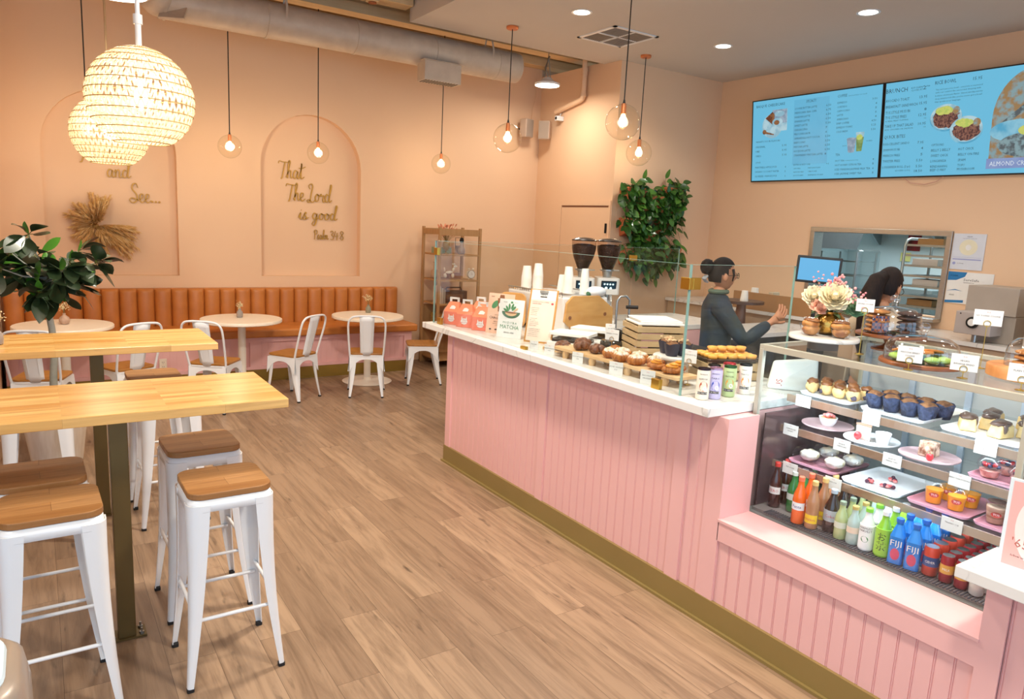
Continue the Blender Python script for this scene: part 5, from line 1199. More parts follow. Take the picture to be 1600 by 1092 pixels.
for x, y, c1, ld, c2, wd_, lb in ((2.567, 2.217, 'ece2d0', '2e1a24', 'b8562e', 'BROWN SUGAR', 'cream slim can with a dark lid and brown swirl print, front left of the group'),
    (2.636, 2.205, 'ccc4ea', 'b0849c', '4b57b0', 'TARO', 'lilac slim can with blue flower print, second from the left'),
    (2.688, 2.262, 'ebe4d6', '2b2420', '4a423c', 'BLACK SESAME', 'cream slim can with a black and grey print, behind the lilac one'),
    (2.742, 2.210, 'c2d79a', '2f5a30', 'e0a040', 'MATCHA', 'pale green slim can with a dark green lid'),
    (2.800, 2.264, 'ee9fb4', 'c03a42', 'd2466a', 'ROSE', 'pink slim can with a red lid, behind the green one'),
    (2.862, 2.215, 'e2ddd0', '1c1c1c', 'e08a34', 'THAI TEA', 'cream slim can with a black lid and dark print, nearest the glass case')):
    slim_can((x, y, ZM), face(x, y), lb, c1, ld, c2, wd_)
# ================================================================ refrigerated display case
CX0, CX1, CY0, CY1, CZ0, CZT = 2.75, 3.62, .965, 2.065, .532, 1.325
dc = thing('display_case', 'refrigerated glass display case set in the pink counter', 'display case', (0, 0, 0))
M_FRM = mat('case_frame_metal', 'cfcdbd', .35, .5); M_TINT = glass('case_glass', (.95, .975, .975), .75); M_INNER = mat('case_back_panel', 'b9bcbc', .5, c2='a9adad', scale=2, amt=.3)
m = MB()
for x in (CX0, CX1 - .03):
    for y in (CY0, CY1 - .022): m.box((x, y, CZ0), (x + (.022 if x == CX0 else .03), y + .022, CZT - .02))
for y in (CY0, CY1 - .022): m.box((CX0, y, CZT - .020), (CX1, y + .022, CZT - .0))
m.box((CX0, CY0 + .022, CZT - .028), (CX0 + .022, CY1 - .022, CZT)); m.box((CX1 - .03, CY0 + .022, CZT - .02), (CX1, CY1 - .022, CZT))
m.build('frame', M_FRM, dc, bevel=.002)
MB().box((CX0 + .022, CY0 + .022, CZT - .009), (CX1 - .03, CY1 - .022, CZT - .001)).build('top_glass', M_TINT, dc)
MB().box((CX0 + .004, CY0 + .022, CZ0), (CX0 + .010, CY1 - .022, CZT - .02)).build('front_glass', M_TINT, dc)
MB().box((CX0 + .022, CY1 - .014, CZ0), (CX1 - .03, CY1 - .008, CZT - .02)).build('side_glass', M_TINT, dc)
MB().box((CX0 + .022, CY0 + .006, CZ0), (CX1 - .03, CY0 + .012, CZT - .02)).build('side_glass', M_TINT, dc)
MB().box((CX0, CY0, .30), (CX1, CY1, CZ0 - .002)).build('base_deck', mat('case_base', '8b8580', .5, .3), dc)
MB().box((CX0 + .03, CY0 + .03, CZ0 - .001), (CX1 - .04, CY1 - .03, CZ0 + .012)).build('floor_pan', mat('case_floor_pan', '9a8f8a', .35, .4), dc)
m = MB()
for i in range(76): m.box((CX0 + .014, CY0 + .05 + i * .0125, CZ0 + .012), (CX0 + .075, CY0 + .055 + i * .0125, CZ0 + .016))
m.build('vent_grille', mat('vent_bars', '5d5f68', .4, .6), dc)
MB().box((CX0 + .06, CY1 - .030, CZ0 + .013), (CX1 - .04, CY1 - .024, .998)).build('side_panel', mat('painted_case_reflection', '6f5c5c', .12, .6), dc)  # added panel: dark mauve colour paints in the reflection on the side glass
m = MB(); m.box((CX1 - .035, CY0 + .025, CZ0 + .01), (CX1 - .028, CY1 - .025, CZT - .03)); m.build('rear_door', M_INNER, dc)
m = MB()
for y in (1.02, 1.27, 1.50, 1.76, 2.00): m.box((CX1 - .05, y, CZ0 + .01), (CX1 - .036, y + .028, CZT - .03))
m.build('rear_post', mat('case_led_post', 'c7d6e6', .3, .5), dc)
m = MB()
for i in range(5): m.box((CX1 - .0365, CY0 + .03, CZ0 + .05 + i * .15), (CX1 - .0352, CY1 - .03, CZ0 + .053 + i * .15))
m.build('panel_joint', M_INK, dc)
SH = [(2.955, 1.075), (2.93, .930), (2.90, .758)]
M_STRIP = mat('shelf_edge_strip', 'b98f6c', .25, .7, c2='d8cfc6', scale=3, amt=.7, stretch=(1, 1, .2))
for i, (x, z) in enumerate(SH):
    so = MB().box((x + .008, CY0 + .03, z - .008), (CX1 - .055, CY1 - .03, z)).build('shelf', glass('shelf_glass', (.93, .96, .96), .6) if i == 0 else bpy.data.materials['shelf_glass'], dc)
    MB().box((x, CY0 + .03, z - .032), (x + .008, CY1 - .03, z + .002)).build('label_strip', M_STRIP, so)
    MB().box((x + .012, CY0 + .04, z - .022), (x + .032, CY1 - .04, z - .009)).build('light_strip', emis('case_led', 'e6f0ff', 5), so)
    light('AREA', (x + .03, (CY0 + CY1) / 2, z - .024), 1.3 if i < 2 else .7, COOL, .02, (0, radians(-25), 0), 1.0, name='shelf_led')
MB().box((CX0 + .023, CY0 + .03, CZT - .022), (CX0 + .05, CY1 - .03, CZT - .018)).build('light_housing', M_FRM, dc)
MB().box((CX0 + .0235, CY0 + .04, CZT - .027), (CX0 + .04, CY1 - .04, CZT - .0225)).build('light_strip', bpy.data.materials['case_led'], dc)
light('AREA', (CX0 + .05, (CY0 + CY1) / 2, CZT - .036), 7.5, COOL, .03, (0, radians(-20), 0), 1.0, name='case_led')

def tray(loc, rz, w, d, label, mt, lip=.016, grp='trays in the glass case'):
    t = thing('food_tray', label, 'tray', loc, rz, grp); m = MB(); n = 28; vs = []; fs = []
    R = [(w - .03, d - .03, .0), (w - .01, d - .01, .004), (w, d, lip), (w - .006, d - .006, lip), (w - .018, d - .018, .006), (w - .04, d - .04, .004)]
    for a, b, z in R: vs += [(x, y, z) for x, y in rrect(a, b, .025, 6)]
    for r_ in range(5):
        for j in range(n): fs.append((r_ * n + j, r_ * n + (j + 1) % n, (r_ + 1) * n + (j + 1) % n, (r_ + 1) * n + j))
    fs.append(tuple(range(n - 1, -1, -1))); fs.append(tuple(5 * n + j for j in range(n))); m.add(vs, fs, 0, True); m.build('tray_body', mt, t, 50); return t
M_WT = mat('white_melamine', 'f0f1f2', .3); M_PT = mat('mauve_tray', 'c98a98', .4); M_MP = mat('mauve_plate', 'c8aaad', .4)
Z1, Z2, Z3 = 1.0755, .9305, .7585
RT = 0
tray((3.205, 1.885, Z1), RT, .40, .26, 'white tray of cheesecake muffins on the top shelf, far left', M_WT)
tray((3.205, 1.565, Z1), RT, .42, .28, 'white tray of blue wrapped muffins in the middle of the top shelf', M_WT)
tray((3.205, 1.215, Z1), RT, .42, .30, 'white tray of glazed cake slices on the top shelf, right', M_WT)
r = random.Random(21)
M_CHC = mat('cheesecake', 'e9cf96', .6, c2='d9b574', scale=30, amt=.6); M_BURN = mat('burnt_top', '6d3f22', .45, c2='9c6535', scale=25, amt=.8, coat=.2); M_BERRY = mat('berry_red', 'b8262f', .3, coat=.4); M_BLUB = mat('blueberry', '2d2f55', .4)
def cheese_muffin(loc, rz, label):
    t = thing('cheesecake_muffin', label, 'cake', loc, rz, 'burnt cheesecake muffins'); m = MB(); blob(m, (0, 0, .03), (.033, .030, .032), rz, .2); m.build('cake_body', M_CHC, t, 180); m = MB(); blob(m, (0, 0, .052), (.028, .026, .018), rz + 4, .3); m.build('burnt_top', M_BURN, t, 180)
    m = MB(); blob(m, (.012, -.024, .018), (.014, .008, .012), rz, .3); m.build('blueberry_stain', mat('purple_stain', '4b4358', .6), t, 180); return t
A = None; k = 0
names = ['first', 'second', 'third', 'fourth', 'fifth', 'sixth', 'seventh', 'eighth', 'ninth', 'tenth', 'eleventh', 'twelfth']
for j in range(2):
    for i in range(4):
        p = (3.10 + j * .085 + r.uniform(-.01, .01), 2.00 - i * .068 + j * -.02, Z1 + .006); lb = 'burnt cheesecake muffin on the top left tray, %s from the left in the %s row' % (names[i], ('front', 'back')[j])
        if A is None: A = cheese_muffin(p, .3, lb)
        else: dup(A, p, r.uniform(0, 6), lb)
A = None
for j in range(2):
    for i in range(4):
        p = (3.09 + j * .095, 1.685 - i * .076 - j * .02, Z1 + .006); lb = 'blue wrapped muffin on the middle top tray, %s from left in the %s row' % (names[i], ('front', 'back')[j])
        if A is None: A = muffin(p, lb, M_WRP2, 4, False, 'blue wrapped muffins in the case')
        else: dup(A, p, r.uniform(0, 6), lb)
def loaf_slice(loc, rz, label):
    t = thing('cake_slice', label, 'cake', loc, rz, 'glazed cake slices on the top shelf'); m = MB(); m.hexa([(-.045, -.03, 0), (.045, -.03, 0), (.045, .03, 0), (-.045, .03, 0), (-.035, -.025, .05), (.04, -.028, .05), (.038, .028, .058), (-.03, .022, .045)]); m.build('sponge', M_CHC, t, bevel=.006)
    m = MB(); blob(m, (.0, 0, .053), (.044, .031, .014), rz, .3); blob(m, (-.015, -.027, .040), (.012, .007, .02), rz + 1, .3); m.build('chocolate_drizzle', mat('drizzle', '5a463f', .3, coat=.5), t, 180); return t
A = None
for i, (dx, dy) in enumerate(((-.10, .10), (-.10, -.02), (.0, .06), (.0, -.07), (.09, .09), (.10, -.04))):
    p = (3.205 + dx, 1.205 + dy, Z1 + .006); lb = ('glazed cake slice front left on the right tray', 'glazed cake slice front right on the right tray', 'glazed cake slice in the centre left of the right tray', 'glazed cake slice in the centre right of the right tray', 'glazed cake slice back left on the right tray', 'glazed cake slice back right on the right tray')[i]
    if A is None: A = loaf_slice(p, .5, lb)
    else: dup(A, p, .3 + r.uniform(-.5, .5), lb)
def plate(loc, rr, label, mt):
    t = thing('round_plate', label, 'plate', loc, 0, 'round plates on the middle shelf'); m = MB(); m.lathe([(rr * .55, 0), (rr * .6, .004), (rr, .014), (rr, .019), (rr * .96, .019), (rr * .9, .012), (.001, .010)], 48); m.build('plate_body', mt, t, 60)
plate((3.09, 1.895, Z2), .115, 'round mauve plate with a small white ramekin, left on the middle shelf', M_MP)
plate((3.05, 1.655, Z2), .115, 'round white plate with a cheesecake slice and a white cup', M_WT)
plate((3.05, 1.405, Z2), .115, 'round mauve plate with a marbled cake slice and a strawberry', M_MP)
t = thing('ramekin', 'small white ramekin of creme brulee topped with strawberries', 'dessert', (3.09, 1.895, Z2 + .011)); m = MB(); m.lathe([(.024, 0), (.036, .02), (.042, .042), (.039, .042), (.033, .03), (.001, .028)], 32); m.build('bowl', M_WT, t); m = MB(); m.lathe([(.001, .037), (.036, .037)], 24); m.build('custard', M_CHC, t)
m = MB()
for i in range(9): a = i * .7; blob(m, (.017 * cos(a) * (i % 3) / 1.6, .017 * sin(a) * (i % 3) / 1.6, .047 + .008 * (i % 2)), (.010, .010, .008), i, .2)
m.build('strawberry_pieces', mat('strawberry_cut', 'd84a50', .4, c2='f0a09a', scale=60, amt=.9), t, 180)
def berry(mb, c, s=1.0): mb.ball(c, (.014 * s, .014 * s, .017 * s), 14, 0, None, lambda q: 1 - .25 * max(0, -q[2]))
t = thing('cheesecake_slice', 'tall pink-white cheesecake slice with a raspberry on the white plate', 'dessert', (3.05, 1.68, Z2 + .011)); m = MB(); m.prism([(-.03, -.035), (.035, 0), (-.03, .035)], 0, .062); m.build('filling', mat('cheese_filling', 'f0dccb', .5), t, bevel=.003); m = MB(); m.prism([(-.03, -.036), (.036, 0), (-.03, .036)], .062, .070); m.build('top_layer', mat('brown_top', 'b98a74', .5), t); m = MB(); berry(m, (-.05, .012, .017), 1.2); m.build('berry', M_BERRY, t)
t = thing('paper_ramekin', 'empty white cup beside the cheesecake slice', 'cup', (3.04, 1.60, Z2 + .011)); m = MB(); m.lathe([(.024, 0), (.033, .05), (.030, .05), (.001, .006)], 28); m.build('cup', M_WT, t)
t = thing('marble_cake_slice', 'brown and white marbled cake slice on the mauve plate', 'dessert', (3.06, 1.415, Z2 + .011)); m = MB(); m.hexa([(-.03, -.03, 0), (.035, -.03, 0), (.035, .03, 0), (-.03, .03, 0), (-.03, -.028, .065), (.03, -.03, .06), (.03, .028, .06), (-.03, .028, .065)]); m.build('cake', mat('marbled_cake', '7a4a30', .6, c2='e9cdb4', scale=35, amt=1), t, bevel=.004)
t = thing('strawberry', 'whole strawberry beside the marbled cake slice', 'fruit', (2.99, 1.375, Z2 + .0115)); m = MB(); m.ball((0, 0, .016), (.014, .014, .018), 16); m.build('fruit', M_BERRY, t); m = MB()
for i in range(6): leaf(m, Vector((0, 0, .032)), Vector((cos(i), sin(i), .2)), Vector((0, 0, 1)), .012, .003)
m.build('leaves', M_GRN, t, 180)
tray((3.10, 1.10, Z2), RT, .30, .24, 'mauve tray of berry cups on the middle shelf, right', M_PT)
M_CLR = glass('clear_plastic', (.97, .98, .99), 1.0, .05, .03)
def berry_cup(loc, label):
    t = thing('berry_cup', label, 'dessert', loc, 0, 'domed berry cups'); m = MB(); m.lathe([(.028, 0), (.038, .03), (.044, .045), (.046, .047), (.043, .06), (.032, .078), (.014, .088), (.001, .089)], 36); m.build('domed_cup', M_CLR, t); m = MB(); m.lathe([(.001, .004), (.027, .004), (.036, .03), (.001, .032)], 28); m.build('pudding', mat('berry_pudding', 'b56a5c', .6, c2='e8c0b0', scale=30, amt=.8), t)
    m = MB(); b = MB(); rr = random.Random(int(loc[0] * 1000) + int(loc[1] * 977))
    for i in range(12): a = i * 2.4; q = .028 * sqrt(i / 12); (m if i % 2 else b).ball((q * cos(a), q * sin(a), .042 + rr.uniform(0, .012)), (.009, .009, .008), 10)
    m.build('strawberries', M_BERRY, t); b.build('blueberries', M_BLUB, t); return t
A = berry_cup((3.02, 1.165, Z2 + .006), 'domed berry cup at the left front of the mauve tray')
for p, lb in (((3.12, 1.145), 'domed berry cup behind the left one on the mauve tray'), ((3.015, 1.055), 'domed berry cup at the right front of the mauve tray'), ((3.12, 1.04), 'domed berry cup at the back right of the mauve tray')): dup(A, (p[0], p[1], Z2 + .006), 0, lb)
# lowest shelf
tray((3.09, 1.865, Z3), RT, .30, .25, 'mauve tray of clear cake boxes at the left of the lowest shelf', M_PT); tray((3.09, 1.575, Z3), RT, .34, .26, 'white tray scattered with cut berries on the lowest shelf', M_WT); tray((3.10, 1.305, Z3), RT, .32, .24, 'mauve tray of orange juice cups on the lowest shelf', M_PT); tray((3.10, 1.085, Z3), RT, .32, .17, 'mauve tray of layered coffee cups at the right of the lowest shelf', M_PT)
def clam(loc, rz, label):
    t = thing('cake_box', label, 'box', loc, rz, 'clear clamshell cake boxes'); m = MB(); m.hexa([(-.05, -.05, 0), (.05, -.05, 0), (.05, .05, 0), (-.05, .05, 0), (-.058, -.058, .03), (.058, -.058, .03), (.058, .058, .03), (-.058, .058, .03)]); m.hexa([(-.058, -.058, .031), (.058, -.058, .031), (.058, .058, .031), (-.058, .058, .031), (-.045, -.045, .066), (.045, -.045, .066), (.045, .045, .066), (-.045, .045, .066)]); m.build('clamshell', M_CLR, t, bevel=.004)
    m = MB(); blob(m, (0, 0, .030), (.045, .042, .025), rz + 3, .25); m.build('cream_cake', mat('whipped_cream', 'f5f0e6', .7, c2='e6c98e', scale=18, amt=1), t, 180); return t
A = clam((3.03, 1.93, Z3 + .006), RT, 'clear clamshell cake box, front left on the mauve tray')
for p, lb in (((3.03, 1.80), 'clear clamshell cake box, front right on the mauve tray'), ((3.155, 1.91), 'clear clamshell cake box, back left on the mauve tray'), ((3.155, 1.785), 'clear clamshell cake box, back right on the mauve tray')): dup(A, (p[0], p[1], Z3 + .006), RT, lb)
def tart(loc, rz, label):
    t = thing('cut_berries', label, 'fruit', loc, rz, 'piles of cut berries on the white tray'); m = MB(); b = MB(); rr = random.Random(int(rz * 10) + 3)
    for i in range(5): m.ball((rr.gauss(0, .015), rr.gauss(0, .015), .008), (.012, .009, .007), 12)
    for i in range(3): b.ball((rr.gauss(0, .016), rr.gauss(0, .016), .010), (.009, .009, .009), 12)
    m.build('strawberry_slices', mat('strawberry_cut', 'd84a50'), t); b.build('dark_berries', mat('blackberry', '4a2038', .4), t); return t
A = tart((3.02, 1.615, Z3 + .006), .4, 'pile of cut berries at the front left of the white tray')
for p, a, lb in (((3.02, 1.545), 2, 'pile of cut berries at the front right of the white tray'), ((3.12, 1.575), 4, 'pile of cut berries at the back of the white tray')): dup(A, (p[0], p[1], Z3 + .006), a, lb)
def clear_cup(loc, label, kind):
    t = thing('juice_cup' if kind else 'coffee_cup', label, 'cup', loc, radians(-66), 'orange juice cups' if kind else 'layered coffee cups'); h = .075; m = MB(); m.lathe([(.028, 0), (.036, h), (.038, h + .002), (.038, h + .008), (.034, h + .010), (.001, h + .011)], 32); m.build('clear_cup', M_CLR, t)
    m = MB()
    if kind: m.lathe([(.001, .002), (.0265, .002), (.0335, h * .78), (.001, h * .78)], 28); m.build('orange_juice', mat('orange_juice', 'f59a10', .35, c2='f7a92a', sss=.0, emit=0), t)
    else:
        m.lathe([(.001, .002), (.0265, .002), (.0345, h * .86), (.001, h * .86)], 28); m.build('layered_drink', mat('tiramisu_layers', 'a9795a', .6, c2='d9b99c', scale=9, amt=1, stretch=(.1, .1, 6)), t)
        m = MB(); m.lathe([(.001, h + .0112), (.033, h + .0112)], 24); m.build('cocoa_top', mat('cocoa_dust', '4a342a', .8), t)
    m = MB(); m.add([((.0345) * sin(u), -(.0345) * cos(u), .040 + v) for u, v in [(.55 * cos(a), .010 * sin(a)) for a in [2 * pi * i / 20 for i in range(20)]]], [tuple(range(20))], 0, False); put_text(m, 'TUS', 0, .036, .009, Matrix.Identity(4), 1, center=True, cyl=.0352); m.build('oval_logo', [mat('logo_red', 'c0473c', .6), M_PAPER], t); return t
A = clear_cup((3.03, 1.355, Z3 + .006), 'orange juice cup at the front left of the mauve tray', 1)
for p, lb in (((3.03, 1.268), 'orange juice cup at the front right of the mauve tray'), ((3.125, 1.345), 'orange juice cup at the back left of the mauve tray'), ((3.12, 1.255), 'orange juice cup at the back right of the mauve tray')): dup(A, (p[0], p[1], Z3 + .006), None, lb)
A = clear_cup((3.03, 1.125, Z3 + .006), 'layered coffee cup at the front left of the right-hand tray', 0)
for p, lb in (((3.03, 1.04), 'layered coffee cup at the front right of the right-hand tray'), ((3.12, 1.12), 'layered coffee cup at the back left of the right-hand tray'), ((3.12, 1.035), 'layered coffee cup at the back right of the right-hand tray')): dup(A, (p[0], p[1], Z3 + .006), None, lb)
# shelf labels
def slabel(i, y, words, lb):
    x, z = SH[i]; card((x - .003, y, z - .038), radians(-90), .078, .052, words, lb, True, radians(-8)) if False else card((x - .0045, y, z - .040), radians(-90), .078, .054, words, lb)
slabel(0, 1.945, ['BURNT CHEESECAKE', 'MUFFIN'], 'white price card on the top shelf edge under the cheesecake muffins')
slabel(0, 1.615, ['BLUEBERRY UBE', 'MUFFIN'], 'white price card on the top shelf edge under the blue wrapped muffins')
slabel(0, 1.165, ['BANANA CHOCOLATE', 'LOAF SLICE'], 'white price card on the top shelf edge under the glazed slices')
slabel(1, 1.975, ['CREME BRULEE', 'DESSERT'], 'white price card on the middle shelf edge at the far left')
slabel(1, 1.715, ['BASQUE', 'CHEESECAKE'], 'white price card on the middle shelf edge under the white plate')
slabel(1, 1.490, ['SLICE OF', 'MARBLE CAKE'], 'white price card on the middle shelf edge under the marbled cake')
slabel(1, 1.225, ['BERRY CHIA PUDDING'], 'white price card on the middle shelf edge under the berry cups')
slabel(2, 1.935, ['TRES LECHES'], 'white price card on the lowest shelf edge under the cake boxes')
slabel(2, 1.715, ['PAVLOVA'], 'white price card on the lowest shelf edge under the white tray')
slabel(2, 1.215, ['TIRAMISU CUP'], 'white price card on the lowest shelf edge near the coffee cups')

# ---- drinks on the case floor
ZF = CZ0 + .0165
BG = {}
def bmat(nm, c, tr=.0):
    if nm not in BG: BG[nm] = glass(nm, c, .9, .02, .03)
    return BG[nm]
def bottle(kind, loc, label):
    K = {'cola': (.028, .215, 'l3a1a12', 'c8362e', 'e9e4e0', 'ZERO'), 'green': (.028, .19, 'l2f7a3a', 'd8e2da', 'cfd8d0', ''), 'orange': (.029, .215, 'lf06a1e', 'f07a5a', 'f2f2f5', 'Fanta'), 'topo': (.028, .215, 'lb5805c', 'e6c07a', 'f2c82a', 'MINERAL'), 'diet': (.034, .19, 'l35231f', 'b9c6d6', 'b8bcc4', 'Coke'),
         'spark': (.026, .165, 'lb4bf86', '8a9a86', 'd8dcc8', ''), 'peach': (.026, .165, 'lb4c8c2', 'c9b26a', 'e6d2bc', ''), 'coco': (.029, .180, 'lefeff0', '8fd94a', 'f5f6f7', 'HARVEST'), 'tea': (.031, .190, 'l8fc63a', 'f2f2f2', 'a2d24a', '\u304a\u8336'), 'water': (.030, .185, 'l1f7fd6', '2a6fd0', '2f8fe0', 'FIJI')}[kind]
    R, H, bc, cc, lc, word = K
    t = thing('drink_bottle', label, 'bottle', loc, radians(-74), {'cola': 'dark cola bottles', 'green': 'green glass bottles', 'orange': 'orange soda bottles', 'topo': 'yellow labelled mineral bottles', 'diet': 'grey labelled cola bottles', 'spark': 'small green capped bottles', 'peach': 'small pale bottles', 'coco': 'white coconut water bottles', 'tea': 'green tea bottles', 'water': 'blue water bottles'}[kind])
    m = MB()
    if kind == 'water':
        m.prism(rrect(R * 1.8, R * 1.8, .012, 4), 0, H * .60); 
        n = 20; vs = [(x, y, H * .60) for x, y in rrect(R * 1.8, R * 1.8, .012, 4)] + [(.013 * cos(a), .013 * sin(a), H * .86) for a in [atan2(y, x) for x, y in rrect(R * 1.8, R * 1.8, .012, 4)]]
        m.add(vs, [(j, (j + 1) % n, n + (j + 1) % n, n + j) for j in range(n)], 0, True); m.cyl((0, 0, H * .86), (0, 0, H * .90), .012, .012, 16)
    else: m.lathe([(R * .92, 0), (R, .006), (R * .96, H * .25), (R, H * .5), (R * .9, H * .62), (R * .5, H * .78), (.0125, H * .88), (.0125, H * .94)], 28)
    bm_ = mat('liquid_' + bc[1:], bc[1:], .12, coat=.6) if bc[0] == 'l' else bmat('bottle_' + bc[1:], tuple(lin(bc[1:])[:3]))
    m.build('bottle_body', bm_, t, 50)
    m = MB(); cr = .0145 if kind in ('water', 'coco', 'tea', 'diet') else .0135; m.lathe([(cr, H * .905), (cr, H * .99), (cr * .85, H), (.001, H)], 20); m.build('cap', mat('cap_' + cc, cc, .4), t)
    m = MB(); I = Matrix.Identity(4)
    if kind == 'water':
        T = frame((0, -R * .9 - .0012, 0), (1, 0, 0), (0, 0, 1)); put_text(m, word, 0, H * .40, .024, T, 1, w=R * 1.35, center=True); disc(m, 0, H * .22, R * .55, H * .13, T, 0)
        m.build('label', [mat('hibiscus_print', 'd4506e', .5), M_PAPER], t)
    elif lc:
        z0, z1 = {'coco': (H * .04, H * .60), 'tea': (H * .04, H * .62), 'diet': (H * .26, H * .52), 'topo': (H * .12, H * .30)}.get(kind, (H * .30, H * .46))
        a0, a1 = (-pi, pi) if kind in ('coco', 'tea', 'diet') else (-1.2 - pi / 2, 1.2 - pi / 2); m.lathe([(R * 1.015, z0), (R * 1.015, z1)], 28, a0=a0, a1=a1)
        if word:
            if kind == 'tea': put_text(m, '\u304a', 0, H * .38, .026, I, 1, center=True, cyl=R * 1.03); put_text(m, '\u8336', 0, H * .17, .028, I, 1, center=True, cyl=R * 1.03)
            elif kind == 'coco': put_text(m, 'HARMLESS', 0, H * .52, .008, I, 1, center=True, cyl=R * 1.03); put_text(m, 'HARVEST', 0, H * .45, .009, I, 1, center=True, cyl=R * 1.03); m.add([(R * 1.03 * sin(.5 * cos(a)), -R * 1.03 * cos(.5 * cos(a)), H * .28 + .013 * sin(a)) for a in [2 * pi * i / 16 for i in range(16)]], [tuple(range(16))], 2, False)
            else: put_text(m, word, 0, (z0 + z1) / 2 - .007, .013 if kind != 'topo' else .009, I, 1, center=True, cyl=R * 1.03)
        m.build('label', [mat('label_' + lc, lc, .5), {'cola': M_REDINK, 'diet': M_REDINK, 'topo': M_REDINK, 'orange': mat('navy_print', '2a3a8a', .6)}.get(kind, M_INK), M_GRN], t)
    return t
CN = {'cola': 'dark cola bottle with a red and white label', 'green': 'green glass bottle with a pale label', 'orange': 'orange soda bottle with a white label', 'topo': 'pale brown bottle with a yellow label', 'diet': 'dark cola bottle with a wide grey label', 'spark': 'small yellow-green bottle', 'peach': 'small pale peach bottle', 'coco': 'white bottle with a lime cap', 'tea': 'green tea bottle with a white cap', 'water': 'square blue water bottle'}
ROW = ['at the front of its column', 'second from the glass in its column', 'third from the glass in its column', 'last in its column']
cols = [('cola', 2.875, 1.985, 2, ''), ('green', 2.90, 1.905, 3, ''), ('orange', 2.80, 1.805, 2, ''), ('topo', 2.805, 1.740, 3, ''), ('diet', 2.855, 1.678, 3, ''), ('spark', 2.82, 1.612, 4, ''), ('peach', 2.82, 1.555, 4, ''), ('coco', 2.815, 1.493, 3, ''), ('tea', 2.82, 1.426, 3, ''), ('water', 2.812, 1.364, 4, ' in the left column'), ('water', 2.815, 1.300, 4, ' in the right column')]
protos = {}
for kind, x, y, n, side in cols:
    for j in range(n):
        p = (x + j * .082, y + j * .004, ZF); lb = CN[kind] + side + ', ' + ROW[j].replace('in its column', 'row') if side else CN[kind] + ', ' + ROW[j]
        if kind not in protos: protos[kind] = bottle(kind, p, lb)
        else: dup(protos[kind], p, None, lb)
def soda(loc, label, c1, c2, word, R=.028, H=.115, grp='blue and red drink cans'):
    t = thing('drink_can', label, 'can', loc, radians(-72), grp); m = MB(); m.lathe([(R * .8, 0), (R, .006), (R, H * .9), (R * .86, H), (R * .84, H)], 28); m.build('can_body', mat('can_' + c1, c1, .3, .3), t, 60); m = MB(); m.lathe([(.001, H - .003), (R * .78, H - .003), (R * .85, H + .001)], 24); m.build('can_lid', M_STEEL, t)
    m = MB(); m.lathe([(R * 1.01, H * .35), (R * 1.01, H * .68)], 28); put_text(m, word, 0, H * .47, .009, Matrix.Identity(4), 1, center=True, cyl=R * 1.03); m.build('label', [mat('label_' + c2, c2, .4), M_PAPER], t); return t
A = None
for j in range(5):
    p = (2.825 + j * .066, 1.238, ZF); lb = 'blue and red drink can, ' + ['nearest the glass', 'second from the glass', 'third from the glass', 'fourth from the glass', 'last of its row'][j]
    if A is None: A = soda(p, lb, 'd2503e', '2f4f86', 'CIDER')
    else: dup(A, p, None, lb)
A = None
for cidx in range(2):
    for j in range(6):
        p = (2.822 + j * .056, 1.176 - cidx * .055, ZF); lb = 'small red milk carton can in the %s row, ' % ('left', 'right')[cidx] + ['nearest the glass', 'second from the glass', 'third from the glass', 'fourth from the glass', 'fifth from the glass', 'last'][j]
        if A is None: A = soda(p, lb, '9c2a34', 'd8a24a', 'MILK', .024, .105, 'small red milk cans')
        else: dup(A, p, None, lb)

A = None
for j in range(3):
    p = (2.815 + j * .056, 1.066, ZF); lb = 'small white milk can in the column nearest the case end, ' + ['at the glass', 'second back', 'third back'][j]
    if A is None: A = soda(p, lb, 'dcdcd8', 'c9c4bc', 'OAT', .024, .095, 'small white milk cans')
    else: dup(A, p, None, lb)

# ---- on top of the case
ZTP = CZT + .0005
def dome(loc, label, rr, hh, board_r, board_h, bmt, knob=True, ped=0.0, rect=False):
    t = thing('cake_dome', label, 'cake stand', loc, 0, 'glass cake domes'); z = ped
    if ped: m = MB(); m.lathe([(.001, 0), (board_r * .5, 0), (board_r * .5, .008), (.03, .02), (.02, ped * .5), (.03, ped - .006), (board_r * .5, ped)], 32); m.build('pedestal', bmt, t)
    m = MB(); m.lathe([(board_r * .94, z), (board_r, z + .004), (board_r, z + board_h - .003), (board_r * .98, z + board_h), (.001, z + board_h)], 56); m.build('wood_base', bmt, t, 50); z += board_h + .0005
    m = MB(); m.lathe([(rr, z), (rr * 1.01, z + .004), (rr, z + hh * .45), (rr * .93, z + hh * .72), (rr * .72, z + hh * .90), (rr * .35, z + hh * .975), (.02, z + hh)], 56); m.build('glass_dome', M_DOME, t, 60)
    m = MB(); m.lathe([(.012, z + hh), (.010, z + hh + .010), (.020, z + hh + .022), (.022, z + hh + .034), (.014, z + hh + .048), (.001, z + hh + .050)], 24); m.build('glass_knob', M_KNOB, t); return z
M_DOME = glass('dome_glass', (.985, .985, .98), 1.8, .0, .06); M_KNOB = glass('knob_glass', (.92, .92, .92), 1.6, .08, .12)
M_BOARD = mat('walnut_board', '8f4f24', .4, c2='75401c', scale=6, amt=.6, stretch=(1, 5, 1), coat=.3); M_ACAC = mat('acacia_board', 'b5713c', .45, c2='d39a5e', scale=5, amt=.7, stretch=(1, 4, 1))
